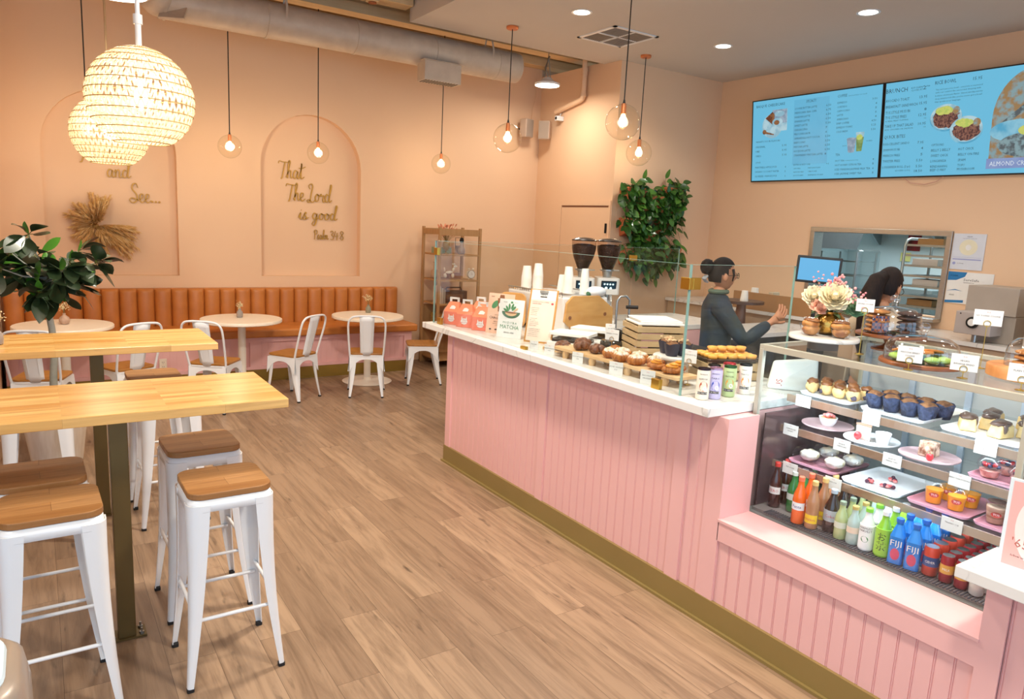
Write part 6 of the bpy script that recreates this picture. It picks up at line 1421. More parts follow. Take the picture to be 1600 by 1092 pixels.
def cookie_stack(x, y, z0, n, rr, mt, lb, band=None):
    for i in range(n):
        t = thing('cookie', '%s, %s from the bottom' % (lb, ['first', 'second', 'third', 'fourth', 'fifth', 'sixth'][i]), 'cookie', (x + .003 * (i % 2), y - .003 * (i % 3), z0 + i * .021), i * .8, lb + 's'); m = MB(); blob(m, (0, 0, .0105), (rr, rr, .0115), i * 2.3 + x, .08, fq=5, n=22); m.build('cookie_body', mt, t, 180)
    if band:
        o = MB().lathe([(rr * .93, z0 + .002), (rr * 1.03, z0 + .01), (rr * 1.03, z0 + n * .021 * .75)], 26, (x, y, 0), a0=-pi * .95, a1=-pi * .05).build('plaid_band', band, angle=180); tag(o, 'plaid paper band around the ' + lb + 's', 'paper band', 'plaid paper bands')
M_CK1 = mat('caramel_cookie', 'c98d4c', .7, c2='9c6030', scale=40, amt=.9); M_CK2 = mat('dark_cookie', '4a3029', .8, c2='36221c', scale=40, amt=.8)
def plaid(name, c1, c2, c3):
    m = bpy.data.materials.new(name); m.use_nodes = True; nt = m.node_tree; N = nt.nodes; L = nt.links; b = N['Principled BSDF']; b.inputs['Roughness'].default_value = .6
    tc = N.new('ShaderNodeTexCoord'); ch = N.new('ShaderNodeTexChecker'); ch.inputs['Scale'].default_value = 85; ch.inputs['Color1'].default_value = lin(c1); ch.inputs['Color2'].default_value = lin(c2); L.new(tc.outputs['Object'], ch.inputs[0])
    c2n = N.new('ShaderNodeTexChecker'); c2n.inputs['Scale'].default_value = 31; c2n.inputs['Color1'].default_value = (0, 0, 0, 1); c2n.inputs['Color2'].default_value = (1, 1, 1, 1); L.new(tc.outputs['Object'], c2n.inputs[0])
    mx = N.new('ShaderNodeMix'); mx.data_type = 'RGBA'; mx.inputs[7].default_value = lin(c3); m2 = N.new('ShaderNodeMath'); m2.operation = 'MULTIPLY'; m2.inputs[1].default_value = .45; L.new(c2n.outputs['Fac'], m2.inputs[0]); L.new(m2.outputs[0], mx.inputs[0]); L.new(ch.outputs[0], mx.inputs[6]); L.new(mx.outputs[2], b.inputs['Base Color']); return m
M_PLAID = plaid('plaid_paper', '2f3a66', 'b86a3a', '8fa4c8')
# tall dome with two cookie stacks
zt = dome((3.235, 1.735, ZTP), 'tall glass cake dome with caramel and dark cookie stacks on a wooden pedestal', .122, .125, .148, .014, M_BOARD, ped=.062)
cookie_stack(3.195, 1.785, ZTP + zt + .001, 5, .050, M_CK1, 'caramel sandwich cookie', M_PLAID); cookie_stack(3.265, 1.68, ZTP + zt + .001, 5, .050, M_CK2, 'dark chocolate cookie')
zt = dome((2.965, 1.455, ZTP), 'wide glass cake dome over green cookies at the front of the case top', .135, .105, .152, .018, M_BOARD)
M_GC = mat('green_cookie', 'a9c96a', .8, c2='8fb852', scale=50, amt=.8); M_GC2 = mat('mint_cookie', '8fd0a6', .8, c2='78bd90', scale=50, amt=.8); M_GC3 = mat('orange_biscuit', 'cf8a44', .7, c2='b06d2e', scale=50, amt=.7)
pts = [(-.09, .07, M_GC), (-.10, -.01, M_GC), (-.06, -.085, M_GC), (.0, -.11, M_GC), (-.03, .0, M_GC2), (-.02, .09, M_GC2), (.05, .04, M_GC), (.06, -.05, M_GC)]
for i, (a, b, mt) in enumerate(pts):
    t = thing('cookie', ('lime green cookie' if mt is M_GC else 'mint green cookie') + ' under the wide dome, ' + ['back left', 'left edge', 'front edge towards the counter', 'front edge by the price card', 'centre', 'rear centre', 'right of centre', 'right edge'][i], 'cookie', (2.965 + a * .82, 1.455 + b * .82, ZTP + zt + .001), i, 'green cookies under the wide dome'); m = MB(); blob(m, (0, 0, .014), (.030, .030, .0145), i, .25, fq=4); m.build('cookie_body', mt, t, 180)
for i, (a, b) in enumerate(((-.05, .06), (-.045, -.03), (.02, -.04))):
    t = thing('cookie', ('round orange biscuit resting on the green cookies, ' + ['left', 'middle', 'right, tilted'][i]), 'cookie', (2.965 + a * .9, 1.455 + b * .9, ZTP + zt + .0315), i, 'orange biscuits under the wide dome'); m = MB(); T = TR(0, 0, .006, 0, .25 * (i - 1)); m.lathe([(.001, 0), (.036, 0), (.038, .004), (.036, .009), (.001, .010)], 24, T=T); m.build('biscuit', M_GC3, t)
zt = dome((3.13, 1.10, ZTP), 'glass cake dome on a thick round acacia block at the right edge', .115, .115, .17, .045, M_ACAC, ped=.0)
cookie_stack(3.11, 1.13, ZTP + zt + .001, 3, .055, M_CK1, 'toffee biscuit', M_PLAID)
# marble stand with flowers and buns
t = thing('cake_stand', 'round white marble stand with a dark drum foot on the case top', 'stand', (2.925, 1.865, ZTP)); m = MB(); m.lathe([(.001, 0), (.065, 0), (.065, .042), (.001, .042)], 36); m.build('drum_foot', mat('slate_drum', '6d645c', .6), t); m = MB(); m.lathe([(.001, .0425), (.145, .0425), (.148, .046), (.148, .056), (.145, .060), (.001, .060)], 56); m.build('top_plate', M_MARB, t)
ZPL = ZTP + .0605
def bun_cup(loc, label, sd):
    t = thing('bun_cup', label, 'pastry', loc, sd, 'filled buns in clear cups'); m = MB(); m.lathe([(.034, 0), (.040, .025), (.048, .045), (.050, .047)], 32); m.build('clear_cup', M_CLR, t); m = MB(); blob(m, (0, 0, .026), (.036, .036, .026), sd, .15); blob(m, (.004, 0, .050), (.039, .037, .022), sd + 1, .18); m.build('bun', mat('filled_bun', 'c58a4a', .5, c2='8c4f26', scale=25, amt=.9), t, 180)
    m = MB(); blob(m, (.004, -.003, .066), (.036, .033, .011), sd + 2, .3); m.build('chocolate_glaze', M_BURN, t, 180); m = MB(); rr = random.Random(sd)
    for i in range(22): m.ball((rr.gauss(0, .014), rr.gauss(0, .013), .0775), .0022, 6)
    m.build('sugar_pearls', M_PAPER, t); return t
A = bun_cup((2.865, 1.895, ZPL), 'filled bun in a clear cup at the left of the marble stand', 1); dup(A, (2.925, 1.785, ZPL), 2.2, 'filled bun in a clear cup at the right of the marble stand')
t = thing('flower_vase', 'round gold vase of cream peonies and pink blossom on the marble stand', 'flowers', (2.985, 1.885, ZPL)); m = MB(); m.lathe([(.035, 0), (.060, .015), (.070, .045), (.062, .078), (.045, .095), (.048, .105)], 36); m.build('vase_body', mat('gold_vase', 'c79a4c', .25, .9, bump=.3, bscale=60), t)
def peony(mb, c, R, sd, n=54, sq=.8):
    rr = random.Random(sd); Q = Vector((-.72, -.45, .53)).to_track_quat('Z', 'Y')
    for i in range(n):
        f = i / n; e = 1.35 - 1.5 * f; a = i * 2.399; d = Vector((cos(a) * cos(e), sin(a) * cos(e), sin(e))); up_ = Q @ Vector((-d.x * .3, -d.y * .3, 1)); d = Q @ d; leaf(mb, Vector(c) + d * R * .15, d, up_, R * (.65 + .45 * f), R * (.34 + .18 * f), 0, .35, -.25, .8, 5)
m = MB(); peony(m, (-.065, -.055, .165), .062, 1); peony(m, (-.03, .070, .155), .048, 2); m.ball((-.085, -.067, .18), .020, 10); m.ball((-.045, .062, .166), .015, 10); m.build('cream_peonies', mat('cream_petal', 'f6ecd0', .7, c2='efdcae', scale=8, amt=.6), t, 180)
m = MB(); peony(m, (-.05, .03, .12), .034, 3, 26); peony(m, (.02, -.02, .17), .036, 4, 26); peony(m, (-.075, .0, .11), .026, 7, 20); m.build('peach_roses', mat('peach_petal', 'efb79a', .7), t, 180)
m = MB(); st = MB(); rr = random.Random(4)
for i in range(15):
    a = rr.uniform(0, 6.28); s = rr.uniform(.03, .13); tip = Vector((s * cos(a), s * sin(a) - .02, rr.uniform(.19, .27) - s * .25)); st.tube([(0, 0, .09), tip * .6 + Vector((0, 0, .05)), tip], .0013, 4)
    for k in range(9): q = tip + Vector((rr.gauss(0, .014), rr.gauss(0, .014), rr.gauss(0, .014))); m.ball(q, rr.uniform(.004, .007), 7)
m.build('pink_blossom', mat('pink_blossom', 'e2868e', .7, c2='f0b3ac', scale=40, amt=.9), t); st.build('stems', mat('green_stem', '7d8a52', .7), t)
m = MB(); peony(m, (.03, -.095, .12), .045, 5, 28); m.build('succulent', mat('sage_succulent', '93b58c', .6, c2='6d966c', scale=20, amt=.6), t, 180); m = MB()
for i in range(16): a = i * .7; leaf(m, Vector((0, 0, .10)), Vector((cos(a), sin(a), rr.uniform(-.3, .8))), Vector((0, 0, 1)), rr.uniform(.06, .11), .013, 0, .3, .3)
m.build('leaves', mat('eucalyptus_leaf', '5e7a4c', .6), t, 180)
card((2.80, 1.925, ZTP + .035), RZC, .055, .06, ['BUN'], 'small price card leaning by the left bun cup') if False else None
card((2.965, 1.715, ZTP), RZC, .072, .055, ['SMORES COOKIE'], 'price card on a tall brass holder left of the tall dome', lift=.185, holder=1)
card((2.800, 1.415, ZTP), radians(-70), .088, .062, ['MATCHA BERRY', 'COOKIE'], 'price card on a brass holder in front of the wide dome', lift=.030, holder=1)
card((2.838, 1.235, ZTP), radians(-72), .088, .062, ['VEGAN', 'BANANA BREAD'], 'price card on a brass holder right of the wide dome', lift=.028, holder=1)
card((3.16, 1.315, ZTP), radians(-66), .098, .062, ['NY TOFFEE COOKIE'], 'price card on the tallest brass holder, in front of the grey machine', lift=.175, holder=1)
card((2.815, 1.035, ZTP), radians(-74), .088, .062, ['PLAIN TOFFEE'], 'price card cut by the right edge, in front of the acacia block', lift=.03, holder=1)
# bread bag seen through the left glass
t = thing('paper_bag', 'white paper bakery bag with red print lying behind the case glass', 'bag', (3.20, 2.185, ZM), radians(-52)); m = MB(); m.hexa([(-.12, -.05, 0), (.12, -.05, 0), (.12, .05, 0), (-.12, .05, 0), (-.10, -.012, .14), (.11, -.03, .17), (.11, .03, .17), (-.10, .012, .14)]); m.build('bag_body', mat('bag_paper', 'ecebe6', .7), t, bevel=.012, seg=3); m = MB(); put_text(m, 'TUS', -.0, .05, .03, frame((0, -.047, .02), (0, -.25, .9), (-1, 0, 0)), 0, center=True); m.build('red_print', M_REDINK, t)

# ---- pink acrylic sign on the low counter
t = thing('price_sign', 'pink and white standing acrylic price sign reading 65 at the right edge', 'sign', (2.585, .930, .7825), radians(-84))
m = MB(); m.box((-.003, -.004, 0), (.21, .004, .30)); m.build('acrylic_stand', mat('clear_acrylic', 'e3ecf0', .15, coat=.5), t, bevel=.001); m = MB(); m.box((-.002, -.03, .0), (.22, .03, .004)); m.build('acrylic_foot', mat('clear_acrylic', 'e3ecf0'), t)
T = frame((0, -.0046, 0), (1, 0, 0), (0, 0, 1)); m = MB(); m.quad((.008, .012, 0), (.205, .012, 0), (.205, .292, 0), (.008, .292, 0), 0, T); disc(m, .115, .15, .085, .13, T @ Matrix.Translation((0, 0, .0004)), 1, 40); put_text(m, "'65", .028, .078, .030, T @ Matrix.Translation((0, 0, .0008)), 2); put_text(m, 'cheesecake', .05, .20, .012, T @ Matrix.Translation((0, 0, .0008)), 2); put_text(m, 'order ahead', .05, .18, .010, T @ Matrix.Translation((0, 0, .0008)), 2); disc(m, .10, .145, .045, .025, T @ Matrix.Translation((0, 0, .0007)), 3, 30); put_text(m, 'follow us for more', .03, .045, .007, T @ Matrix.Translation((0, 0, .0008)), 4)
m.build('sign_print', [mat('pink_print', 'f3b3ac', .6), mat('blush_print', 'f7e3dc', .6), mat('rust_print', 'c0685a', .6), M_TAN, M_INK], t)
# register / card reader on the low marble, only its corner inside the frame
# ================================================================ behind the counter
bc_ = thing('back_counter', 'staff back counter with beige front along the kitchen wall', 'counter', (0, 0, 0))
m = MB(); m.box((7.02, .4, 0), (7.72, 6.80, .93)); m.build('cabinet', mat('beige_cabinet', 'c2a88e', .5), bc_)
m = MB(); m.box((6.98, .4, .931), (7.725, 6.81, .97)); m.build('counter_slab', M_MARB, bc_)
mb_ = thing('side_counter', 'marble topped counter with a brown wooden edge behind the sneeze guard', 'counter', (0, 0, 0))
m = MB(); m.box((5.35, 4.35, .0), (6.85, 4.9, .86)); m.build('cabinet', mat('dark_cabinet', '26221f', .5), mb_); m = MB(); m.box((5.33, 4.33, .861), (6.87, 4.92, .90)); m.build('counter_slab', M_MARB, mb_)
t = thing('waste_crate', 'low black bin behind the rolled pastries', 'bin', (3.60, 3.15, .0)); m = MB(); m.box((-.16, -.34, 0), (.16, .34, 1.06)); m.build('bin_body', M_BLACK, t, bevel=.02)
# paper goods along the plant wall
M_CUPB = mat('beige_cup', 'e3d6c4', .7)
t = thing('wooden_divider', 'low wooden board standing on the back counter', 'board', (6.99, 4.95, .972)); MB().box((0, -.35, 0), (.02, .75, .20)).build('board', mat('tan_board', 'a5794e', .6), t)
for i, (x, y, n, lb) in enumerate(((7.2, 4.22, 16, 'tall stack of beige paper cups on the back counter, left of the hatch'), (7.2, 4.38, 8, 'short stack of beige paper cups left of the tall one'))):
    t = cup_stack((7.12, 5.50 - i * -.14, .972), n, .055, lb, .11, group='beige cup stacks')
t = thing('round_bar_table', 'small round table with a dark top by the kitchen hatch', 'table', (6.55, 5.22, 0)); m = MB(); m.lathe([(.001, 1.08), (.24, 1.08), (.24, 1.11), (.001, 1.11)], 40); m.build('tabletop', mat('dark_walnut', '4a3026', .4), t); m = MB(); m.cyl((0, 0, .02), (0, 0, 1.08), .10, .05, 24); m.lathe([(.001, 0), (.2, 0), (.2, .02), (.001, .02)], 32); m.build('pedestal', mat('copper_leg', '7d5646', .4, .3), t)
cup_stack((6.50, 5.15, 1.1105), 3, .045, 'two nested cups on the small dark round table', .09, group='cups on the round table')
for i, (x, y, w_, h_, c, nm, lb) in enumerate(((7.15, 5.25, .14, .22, 'c9b79a', 'paper_sack', 'tan paper sack on the back counter left of the hatch'), (7.15, 4.95, .12, .16, 'b9a07e', 'glass_canister', 'amber canister on the back counter below the hatch'), (7.15, 4.65, .10, .20, 'd8cbb6', 'paper_sack', 'cream paper sack below the kitchen hatch'))):
    t = thing(nm, lb, 'container', (x, y, .972)); m = MB(); m.prism(rrect(w_, w_, .02, 4), 0, h_ * .8); m.prism(rrect(w_ * .9, w_ * .5, .015, 4), h_ * .8 + .0005, h_); m.build('container_body', mat('cont_' + c, c, .6), t, bevel=.006)
# hatch frame, sill, pass-through kit
hf = MB(); x0, x1 = XK - .025, XK + .155; 
hf.box((x0, PY0 - .05, PZ1 - .004), (x1, PY1 + .05, PZ1 + .05)); hf.box((x0, PY0 - .05, PZ0 - .01), (x1, PY0 + .004, PZ1 - .004)); hf.box((x0, PY1 - .004, PZ0 - .01), (x1, PY1 + .05, PZ1 - .004)); hf.box((x0 - .14, PY0 - .05, PZ0 - .045), (x1, PY1 + .05, PZ0 - .01))
struct(hf.build('window_1', M_STEEL, bevel=.003))
# baking rack beyond the hatch
def rack(loc, w, d, n, label, z0=.3, z1=1.80):
    t = thing('sheet_pan_rack', label, 'rack', loc); m = MB()
    for y in (0, w):
        m.tube([(0, y, .05), (0, y, z1), (.03, y, z1 + .06), (.10, y, z1 + .08), (d - .10, y, z1 + .08), (d - .03, y, z1 + .06), (d, y, z1), (d, y, .05)], .016, 10)
    m.build('rack_frame', M_ALU, t)
    for i in range(n):
        z = z0 + (z1 - z0) * i / (n - 1); o = MB().box((.02, .018, z), (d - .02, .030, z + .008)).box((.02, w - .030, z), (d - .02, w - .018, z + .008)).box((-.004, .018, z - .004), (.004, w - .018, z + .02)).build('runner', M_ALU, t)
        if i < n - 2: MB().box((.03, .035, z + .009), (d - .05, w - .035, z + .018)).build('sheet_pan', M_ALU, t)
    return t
M_ALU = mat('aluminium', 'a9b4b6', .35, .8)
rack((8.35, 3.95, 0), .50, .6, 14, 'aluminium sheet pan rack seen through the kitchen hatch, right of the dark hair')
t = thing('bun_boxes', 'white and brown bakery boxes in the right rack', 'box', (8.40, 4.05, 0));
for i in range(7): MB().box((.02, .02 + (i % 2) * .03, .4345 + i * .2307), (.30, .30 + (i % 2) * .03, .505 + i * .2307)).build('carton', M_PAPER if i % 3 else mat('brown_carton', 'b08a5c', .7), t)
t = thing('covered_rack', 'clear plastic covered rack at the left of the kitchen hatch', 'rack', (8.55, 5.15, 0)); m = MB(); m.prism(rrect(.5, .62, .08, 5, .25, .25), .1, 1.72); m.build('plastic_cover', glass('plastic_cover', (.80, .86, .87), 1.0, .25, .12), t, bevel=.03, seg=3)
m = MB()
for y in (0, .5):
    for x in (.03, .46): m.cyl((x, y, 0), (x, y, 1.68), .014, .014, 8)
for i in range(8): m.box((.04, .01, .3 + i * .18), (.45, .49, .315 + i * .18))
m.build('rack_frame', M_ALU, t)
t = thing('wall_poster', 'red and white notice on the kitchen wall beyond the hatch', 'poster', (XK + 2.495, 5.35, 1.95)); MB().box((-.006, -.11, -.22), (0, .07, .22)).build('red_sheet', mat('poster_red', 'a82a30', .7, c2='6d3026', scale=9, amt=.9), t); MB().box((-.006, -.36, -.12), (0, -.12, .20)).build('white_sheet', M_PAPER, t)
t = thing('sticky_note', 'yellow note hanging under the red notice', 'note', (XK + 2.49, 5.42, 1.64)); MB().box((-.004, -.07, -.06), (0, .07, .06)).build('note_sheet', mat('yellow_note', 'e6e28c', .7), t)
t = thing('kitchen_worktop', 'steel kitchen worktop with boxes beyond the hatch', 'worktop', (9.12, 4.7, 0)); m = MB(); m.box((0, -.3, .86), (1.1, 1.5, .9)); m.build('tabletop', M_SS, t); m = MB()
for x in (.03, 1.0):
    for y in (-.28, 1.4): m.box((x, y, 0), (x + .05, y + .05, .86))
m.build('legs', M_SS, t); m = MB(); m.box((.3, -.1, .901), (.8, .5, 1.25)); m.box((.25, .6, .901), (.9, 1.3, 1.12)); m.build('storage_boxes', mat('grey_store_box', '8fa0a2', .6), t)
for i, (y, z, w_, h_, c, lb) in enumerate(((5.75, 2.02, .5, .16, 'dfe6e6', 'white carton on the high kitchen shelf, left'), (5.12, 2.02, .3, .12, 'd98a9a', 'pink lidded tub on the high kitchen shelf'), (4.75, 2.02, .28, .20, '8f7a60', 'brown carton on the high kitchen shelf'), (4.30, 2.02, .6, .10, '3a3a36', 'long dark box on the high kitchen shelf, right'))):
    t = thing('storage_box', lb, 'box', (XK + 2.2, y, z)); MB().box((0, -w_ / 2, 0), (.24, w_ / 2, h_)).build('box_body', mat('store_' + c, c, .7), t, bevel=.006); MB().box((-.004, -w_ * .3, h_ * .3), (-.0005, w_ * .3, h_ * .7)).build('box_label', M_PAPER, t)
t = thing('kitchen_shelf', 'steel wall shelf high on the kitchen wall beyond the hatch', 'shelf', (XK + 2.15, 3.9, 1.99)); MB().box((0, 0, 0), (.34, 2.15, .025)).build('shelf_board', M_ALU, t)
for i in range(3): MB().hexa([(.30, .2 + i * .85, -.2), (.34, .2 + i * .85, -.2), (.34, .23 + i * .85, -.2), (.30, .23 + i * .85, -.2), (.02, .2 + i * .85, 0), (.34, .2 + i * .85, 0), (.34, .23 + i * .85, 0), (.02, .23 + i * .85, 0)]).build('bracket', M_ALU, t)
t = thing('exhaust_hood', 'dark steel hood at the upper left of the kitchen hatch', 'hood', (7.95, 5.55, 1.72)); m = MB(); m.hexa([(0, -.22, 0), (.9, -.22, 0), (.9, .55, 0), (0, .55, 0), (0, -.45, .75), (.9, -.45, .75), (.9, .55, .75), (0, .55, .75)]); m.build('hood_body', mat('dark_steel', '6d7476', .5, .2), t)
# papers beside the hatch
def notice(name, label, y0, y1, z0, z1, base, draw):
    t = thing(name, label, 'notice', (XK - .002, y0, z0)); w, h = y0 - y1, z1 - z0; m = MB(); m.box((-.006, -w, 0), (0, 0, h)); m.build('sheet', base, t); m = MB(); T = frame((-.0068, 0, 0), (0, -1, 0), (0, 0, 1)); mats = draw(m, T, w, h); m.build('sheet_print', mats, t)
def d1(m, T, w, h):
    disc(m, w * .5, h * .62, w * .28, h * .22, T, 0, 30); disc(m, w * .5, h * .62, w * .09, h * .08, T @ Matrix.Translation((0, 0, .0004)), 1); put_text(m, 'PERMIT', w * .5, h * .90, h * .03, T, 2, center=True); put_text(m, 'county department of public health', w * .5, h * .86, h * .018, T, 2, center=True); m.box((w * .06, h * .34, 0), (w * .94, h * .345, .0003), 3, T); m.box((w * .06, h * .27, 0), (w * .94, h * .30, .0003), 3, T); disc(m, w * .12, h * .17, w * .05, h * .04, T, 3); put_text(m, 'food facility', w * .22, h * .16, h * .025, T, 2)
    return [mat('pale_seal', 'e9e2c6', .7), M_PAPER, M_INK, mat('lilac_print', '9aa0cf', .6)]
notice('permit_notice', 'pale permit sheet with a round seal right of the hatch, upper', 3.64, 3.34, 1.59, 1.945, mat('pale_blue_paper', 'd9dde6', .4), d1)
def d2(m, T, w, h):
    m.add([(0, h, 0), (0, h * .72, 0), (w * .2, h * .74, 0), (w * .38, h * .86, 0), (w * .42, h, 0)], [(0, 1, 2, 3, 4)], 0, False, T); m.add([(0, h * .38, 0), (w * .2, h * .45, 0), (w * .38, h * .40, 0), (w * .2, h * .42, 0)], [(0, 1, 2, 3)], 0, False, T); m.quad((0, 0, 0), (w * .42, h * .04, 0), (w * .42, h * .12, 0), (0, h * .08, 0), 0, T)
    put_text(m, 'ServSafe', w * .36, h * .73, h * .07, T, 1, w=w * .34); put_text(m, 'CERTIFICATION', w * .36, h * .66, h * .03, T, 1); put_text(m, 'ANSI', w * .08, h * .24, h * .05, T, 1); put_text(m, 'SERVSAFE', w * .05, h * .86, h * .04, T, 2); return [mat('certificate_blue', '1f78b4', .5), M_INK, M_PAPER]
notice('certificate', 'white certificate with blue corner shapes right of the hatch, lower', 3.64, 3.22, 1.25, 1.565, M_PAPER, d2)
# brewers
t = thing('water_boiler', 'grey boxy water boiler with a round black dial on the back counter', 'boiler', (7.05, 2.78, .972)); M_GB = mat('grey_enamel', 'b3a89c', .45, .2)
m = MB(); m.box((.10, -.02, .25), (.55, .40, .50)); m.build('upper_body', M_GB, t, bevel=.004); m = MB(); m.box((-.10, .08, .07), (.12, .38, .27)); m.build('front_box', mat('pale_grey_enamel', 'bdb3ae', .45, .2), t, bevel=.004); m = MB(); m.box((.12, -.02, 0), (.5, .3, .249)); m.build('base', M_GB, t)
m = MB(); m.lathe([(.001, 0), (.052, 0), (.05, .02), (.035, .022)], 32, T=TR(-.101, .23, .18, 0, 0, -pi / 2)); m.build('dial_ring', M_BLACK, t); m = MB(); m.lathe([(.001, .0225), (.032, .0225), (.03, .03), (.001, .031)], 28, T=TR(-.101, .23, .18, 0, 0, -pi / 2)); m.build('dial_face', M_PAPER, t); m = MB(); m.cyl((-.03, .23, .07), (-.03, .23, .0), .022, .022, 16); m.build('spout', M_STEEL, t)
for y in (.12, .34): m = MB(); m.ball((-.101, y, .25), .006, 8); m.build('screw', M_DARK, t)
t = thing('coffee_brewer', 'cream coffee brewer with a blue screen at the right edge of the back counter', 'coffee brewer', (7.0, 2.10, .972)); m = MB(); m.box((0, 0, 0), (.45, .52, .46)); m.build('brewer_body', mat('cream_enamel', 'd8cfc4', .4), t, bevel=.008); T = frame((-.001, .52, 0), (0, -1, 0), (0, 0, 1)); m = MB(); m.quad((.10, .24, 0), (.42, .24, 0), (.42, .40, 0), (.10, .40, 0), 0, T); m.build('screen_bezel', M_BLACK, t); m = MB(); T2 = T @ Matrix.Translation((0, 0, .0006)); m.quad((.12, .255, 0), (.40, .255, 0), (.40, .385, 0), (.12, .385, 0), 0, T2); m.build('screen', emis('brewer_screen', '2b86c9', .8, '101820'), t)
m = MB(); put_text(m, 'Curtis', .03, .41, .028, T, 0); m.box((.06, .17, -.001), (.30, .178, .001), 0, T); m.build('print', M_INK, t)
outlet((7.7, 0, 0), 0, 'x') if False else None
# POS screen on a pole
t = thing('order_screen', 'black framed tablet screen with a plain blue display on a pole', 'screen', (3.90, 2.575, .9205), radians(-55)); m = MB(); m.cyl((0, .02, 0), (0, .02, .62), .012, .012, 12); m.box((-.07, -.05, 0), (.07, .08, .008)); m.build('pole', M_BLACK, t); TT = TR(0, 0, .71, 0, radians(-4), radians(2)); m = MB(); m.box((-.125, -.01, -.08), (.125, .012, .08), 0, TT); m.build('screen_frame', M_BLACK, t, bevel=.006); m = MB(); m.quad((-.110, -.0106, -.066), (.110, -.0106, -.066), (.110, -.0106, .064), (-.110, -.0106, .064), 0, TT); m.build('display', emis('tablet_blue', '5cb4e6', .95, '203040'), t)

# ---- wall planter with pothos
wp = thing('wall_planter', 'leafy green pothos in terracotta wall pots on the plant wall', 'plant', (6.62, YC, 2.05)); M_TER = mat('terracotta', 'c8744a', .7, c2='b5623a', scale=8, amt=.5)
r = random.Random(31); lf = MB(); vn = MB()
for i, (px, pz) in enumerate(((-.42, .22), (.22, .26), (-.40, -.15), (.18, -.02), (-.38, -.50), (.28, -.50), (-.06, -.28), (-.10, .14), (-.08, -.60))):
    MB().hexa([(px - .13, -.14, pz - .11), (px + .13, -.14, pz - .11), (px + .13, -.002, pz - .16), (px - .13, -.002, pz - .16), (px - .16, -.17, pz + .07), (px + .16, -.17, pz + .07), (px + .16, -.002, pz + .07), (px - .16, -.002, pz + .07)]).build('terracotta_pot', M_TER, wp, bevel=.01)
    for k in range(95):
        a = r.uniform(-pi * .98, -.02); e = r.uniform(-.5, .9); d = Vector((cos(a) * cos(e), sin(a) * cos(e) * .55, sin(e))); p0 = Vector((px + r.uniform(-.12, .12), -.09 + r.uniform(-.03, .03), pz + .06)); L = r.uniform(.05, .19); tip = p0 + d * L + Vector((0, 0, -r.random() ** 2 * .25)); tip.y = min(tip.y, -.03); vn.tube([p0, p0.lerp(tip, .5) + Vector((0, -.01, .03)), tip], .0025, 4)
        dr = Vector((r.gauss(0, .6), -r.uniform(.1, .7), r.uniform(-1, .3))); leaf(lf, tip, dr, Vector((r.gauss(0, .3), -.8, .5)).normalized(), r.uniform(.085, .14), r.uniform(.032, .048), 0 if r.random() < .8 else 1, .15, .2, .75, 5)
for px, py in ((.40, -.62), (.48, -.50), (.05, -.82), (-.25, -.75), (.10, .44), (-.28, .40)):
    vn.tube([(px * .9, -.07, py - (.28 if py > 0 else -.28)), (px, -.11, py - (.1 if py > 0 else -.1)), (px, -.10, py)], .0025, 4); leaf(lf, Vector((px, -.10, py)), Vector((r.gauss(0, .3), -.2, .9 if py > 0 else -1)), Vector((0, -1, 0)), .13, .035, 1, .1, 0, .75)
lf.build('foliage', [mat('pothos_leaf', '24441a', .3, c2='3a6624', scale=9, amt=.8, coat=.3), mat('pothos_leaf_light', '56832e', .35, c2='3f6d26', scale=9, amt=.6)], wp, 180); vn.build('vines', mat('vine_stem', '4d5a2a', .7), wp)
MB().box((-.6, -.0015, -.68), (.5, 0, .35)).build('wall_board', M_WALL, wp)

# ---- ceiling vent
cv = thing('ceiling_vent', 'square four-way white air vent in the soffit ceiling', 'vent', (5.21, 6.08, ZS)); W2 = .30
m = MB()
for a in range(4):
    T = Matrix.Rotation(a * pi / 2, 4, 'Z'); m.box((-W2, -W2, -.012), (W2, -W2 + .035, -.001), 0, T)
m.box((-W2 + .03, -.010, -.012), (W2 - .03, .010, -.001)); m.box((-.010, -W2 + .03, -.012), (.010, W2 - .03, -.001)); m.build('vent_frame', M_WHITE, cv)
m = MB(); M_SLT = mat('vent_slat', '8f857c', .6); T4 = Matrix.Identity(4)
for qx, qy in ((-1, -1), (1, -1), (-1, 1), (1, 1)):
    for i in range(9):
        c = .03 + i * .027
        if qx * qy > 0: m.box((qx * .012, qy * c, -.010), (qx * (W2 - .036), qy * (c + .012), -.002))
        else: m.box((qx * c, qy * .012, -.010), (qx * (c + .012), qy * (W2 - .036), -.002))
m.build('slats', M_SLT, cv); MB().box((-W2 + .03, -W2 + .03, -.0015), (W2 - .03, W2 - .03, -.0005)).build('vent_backing', mat('vent_shadow', '4c443d', .8), cv)

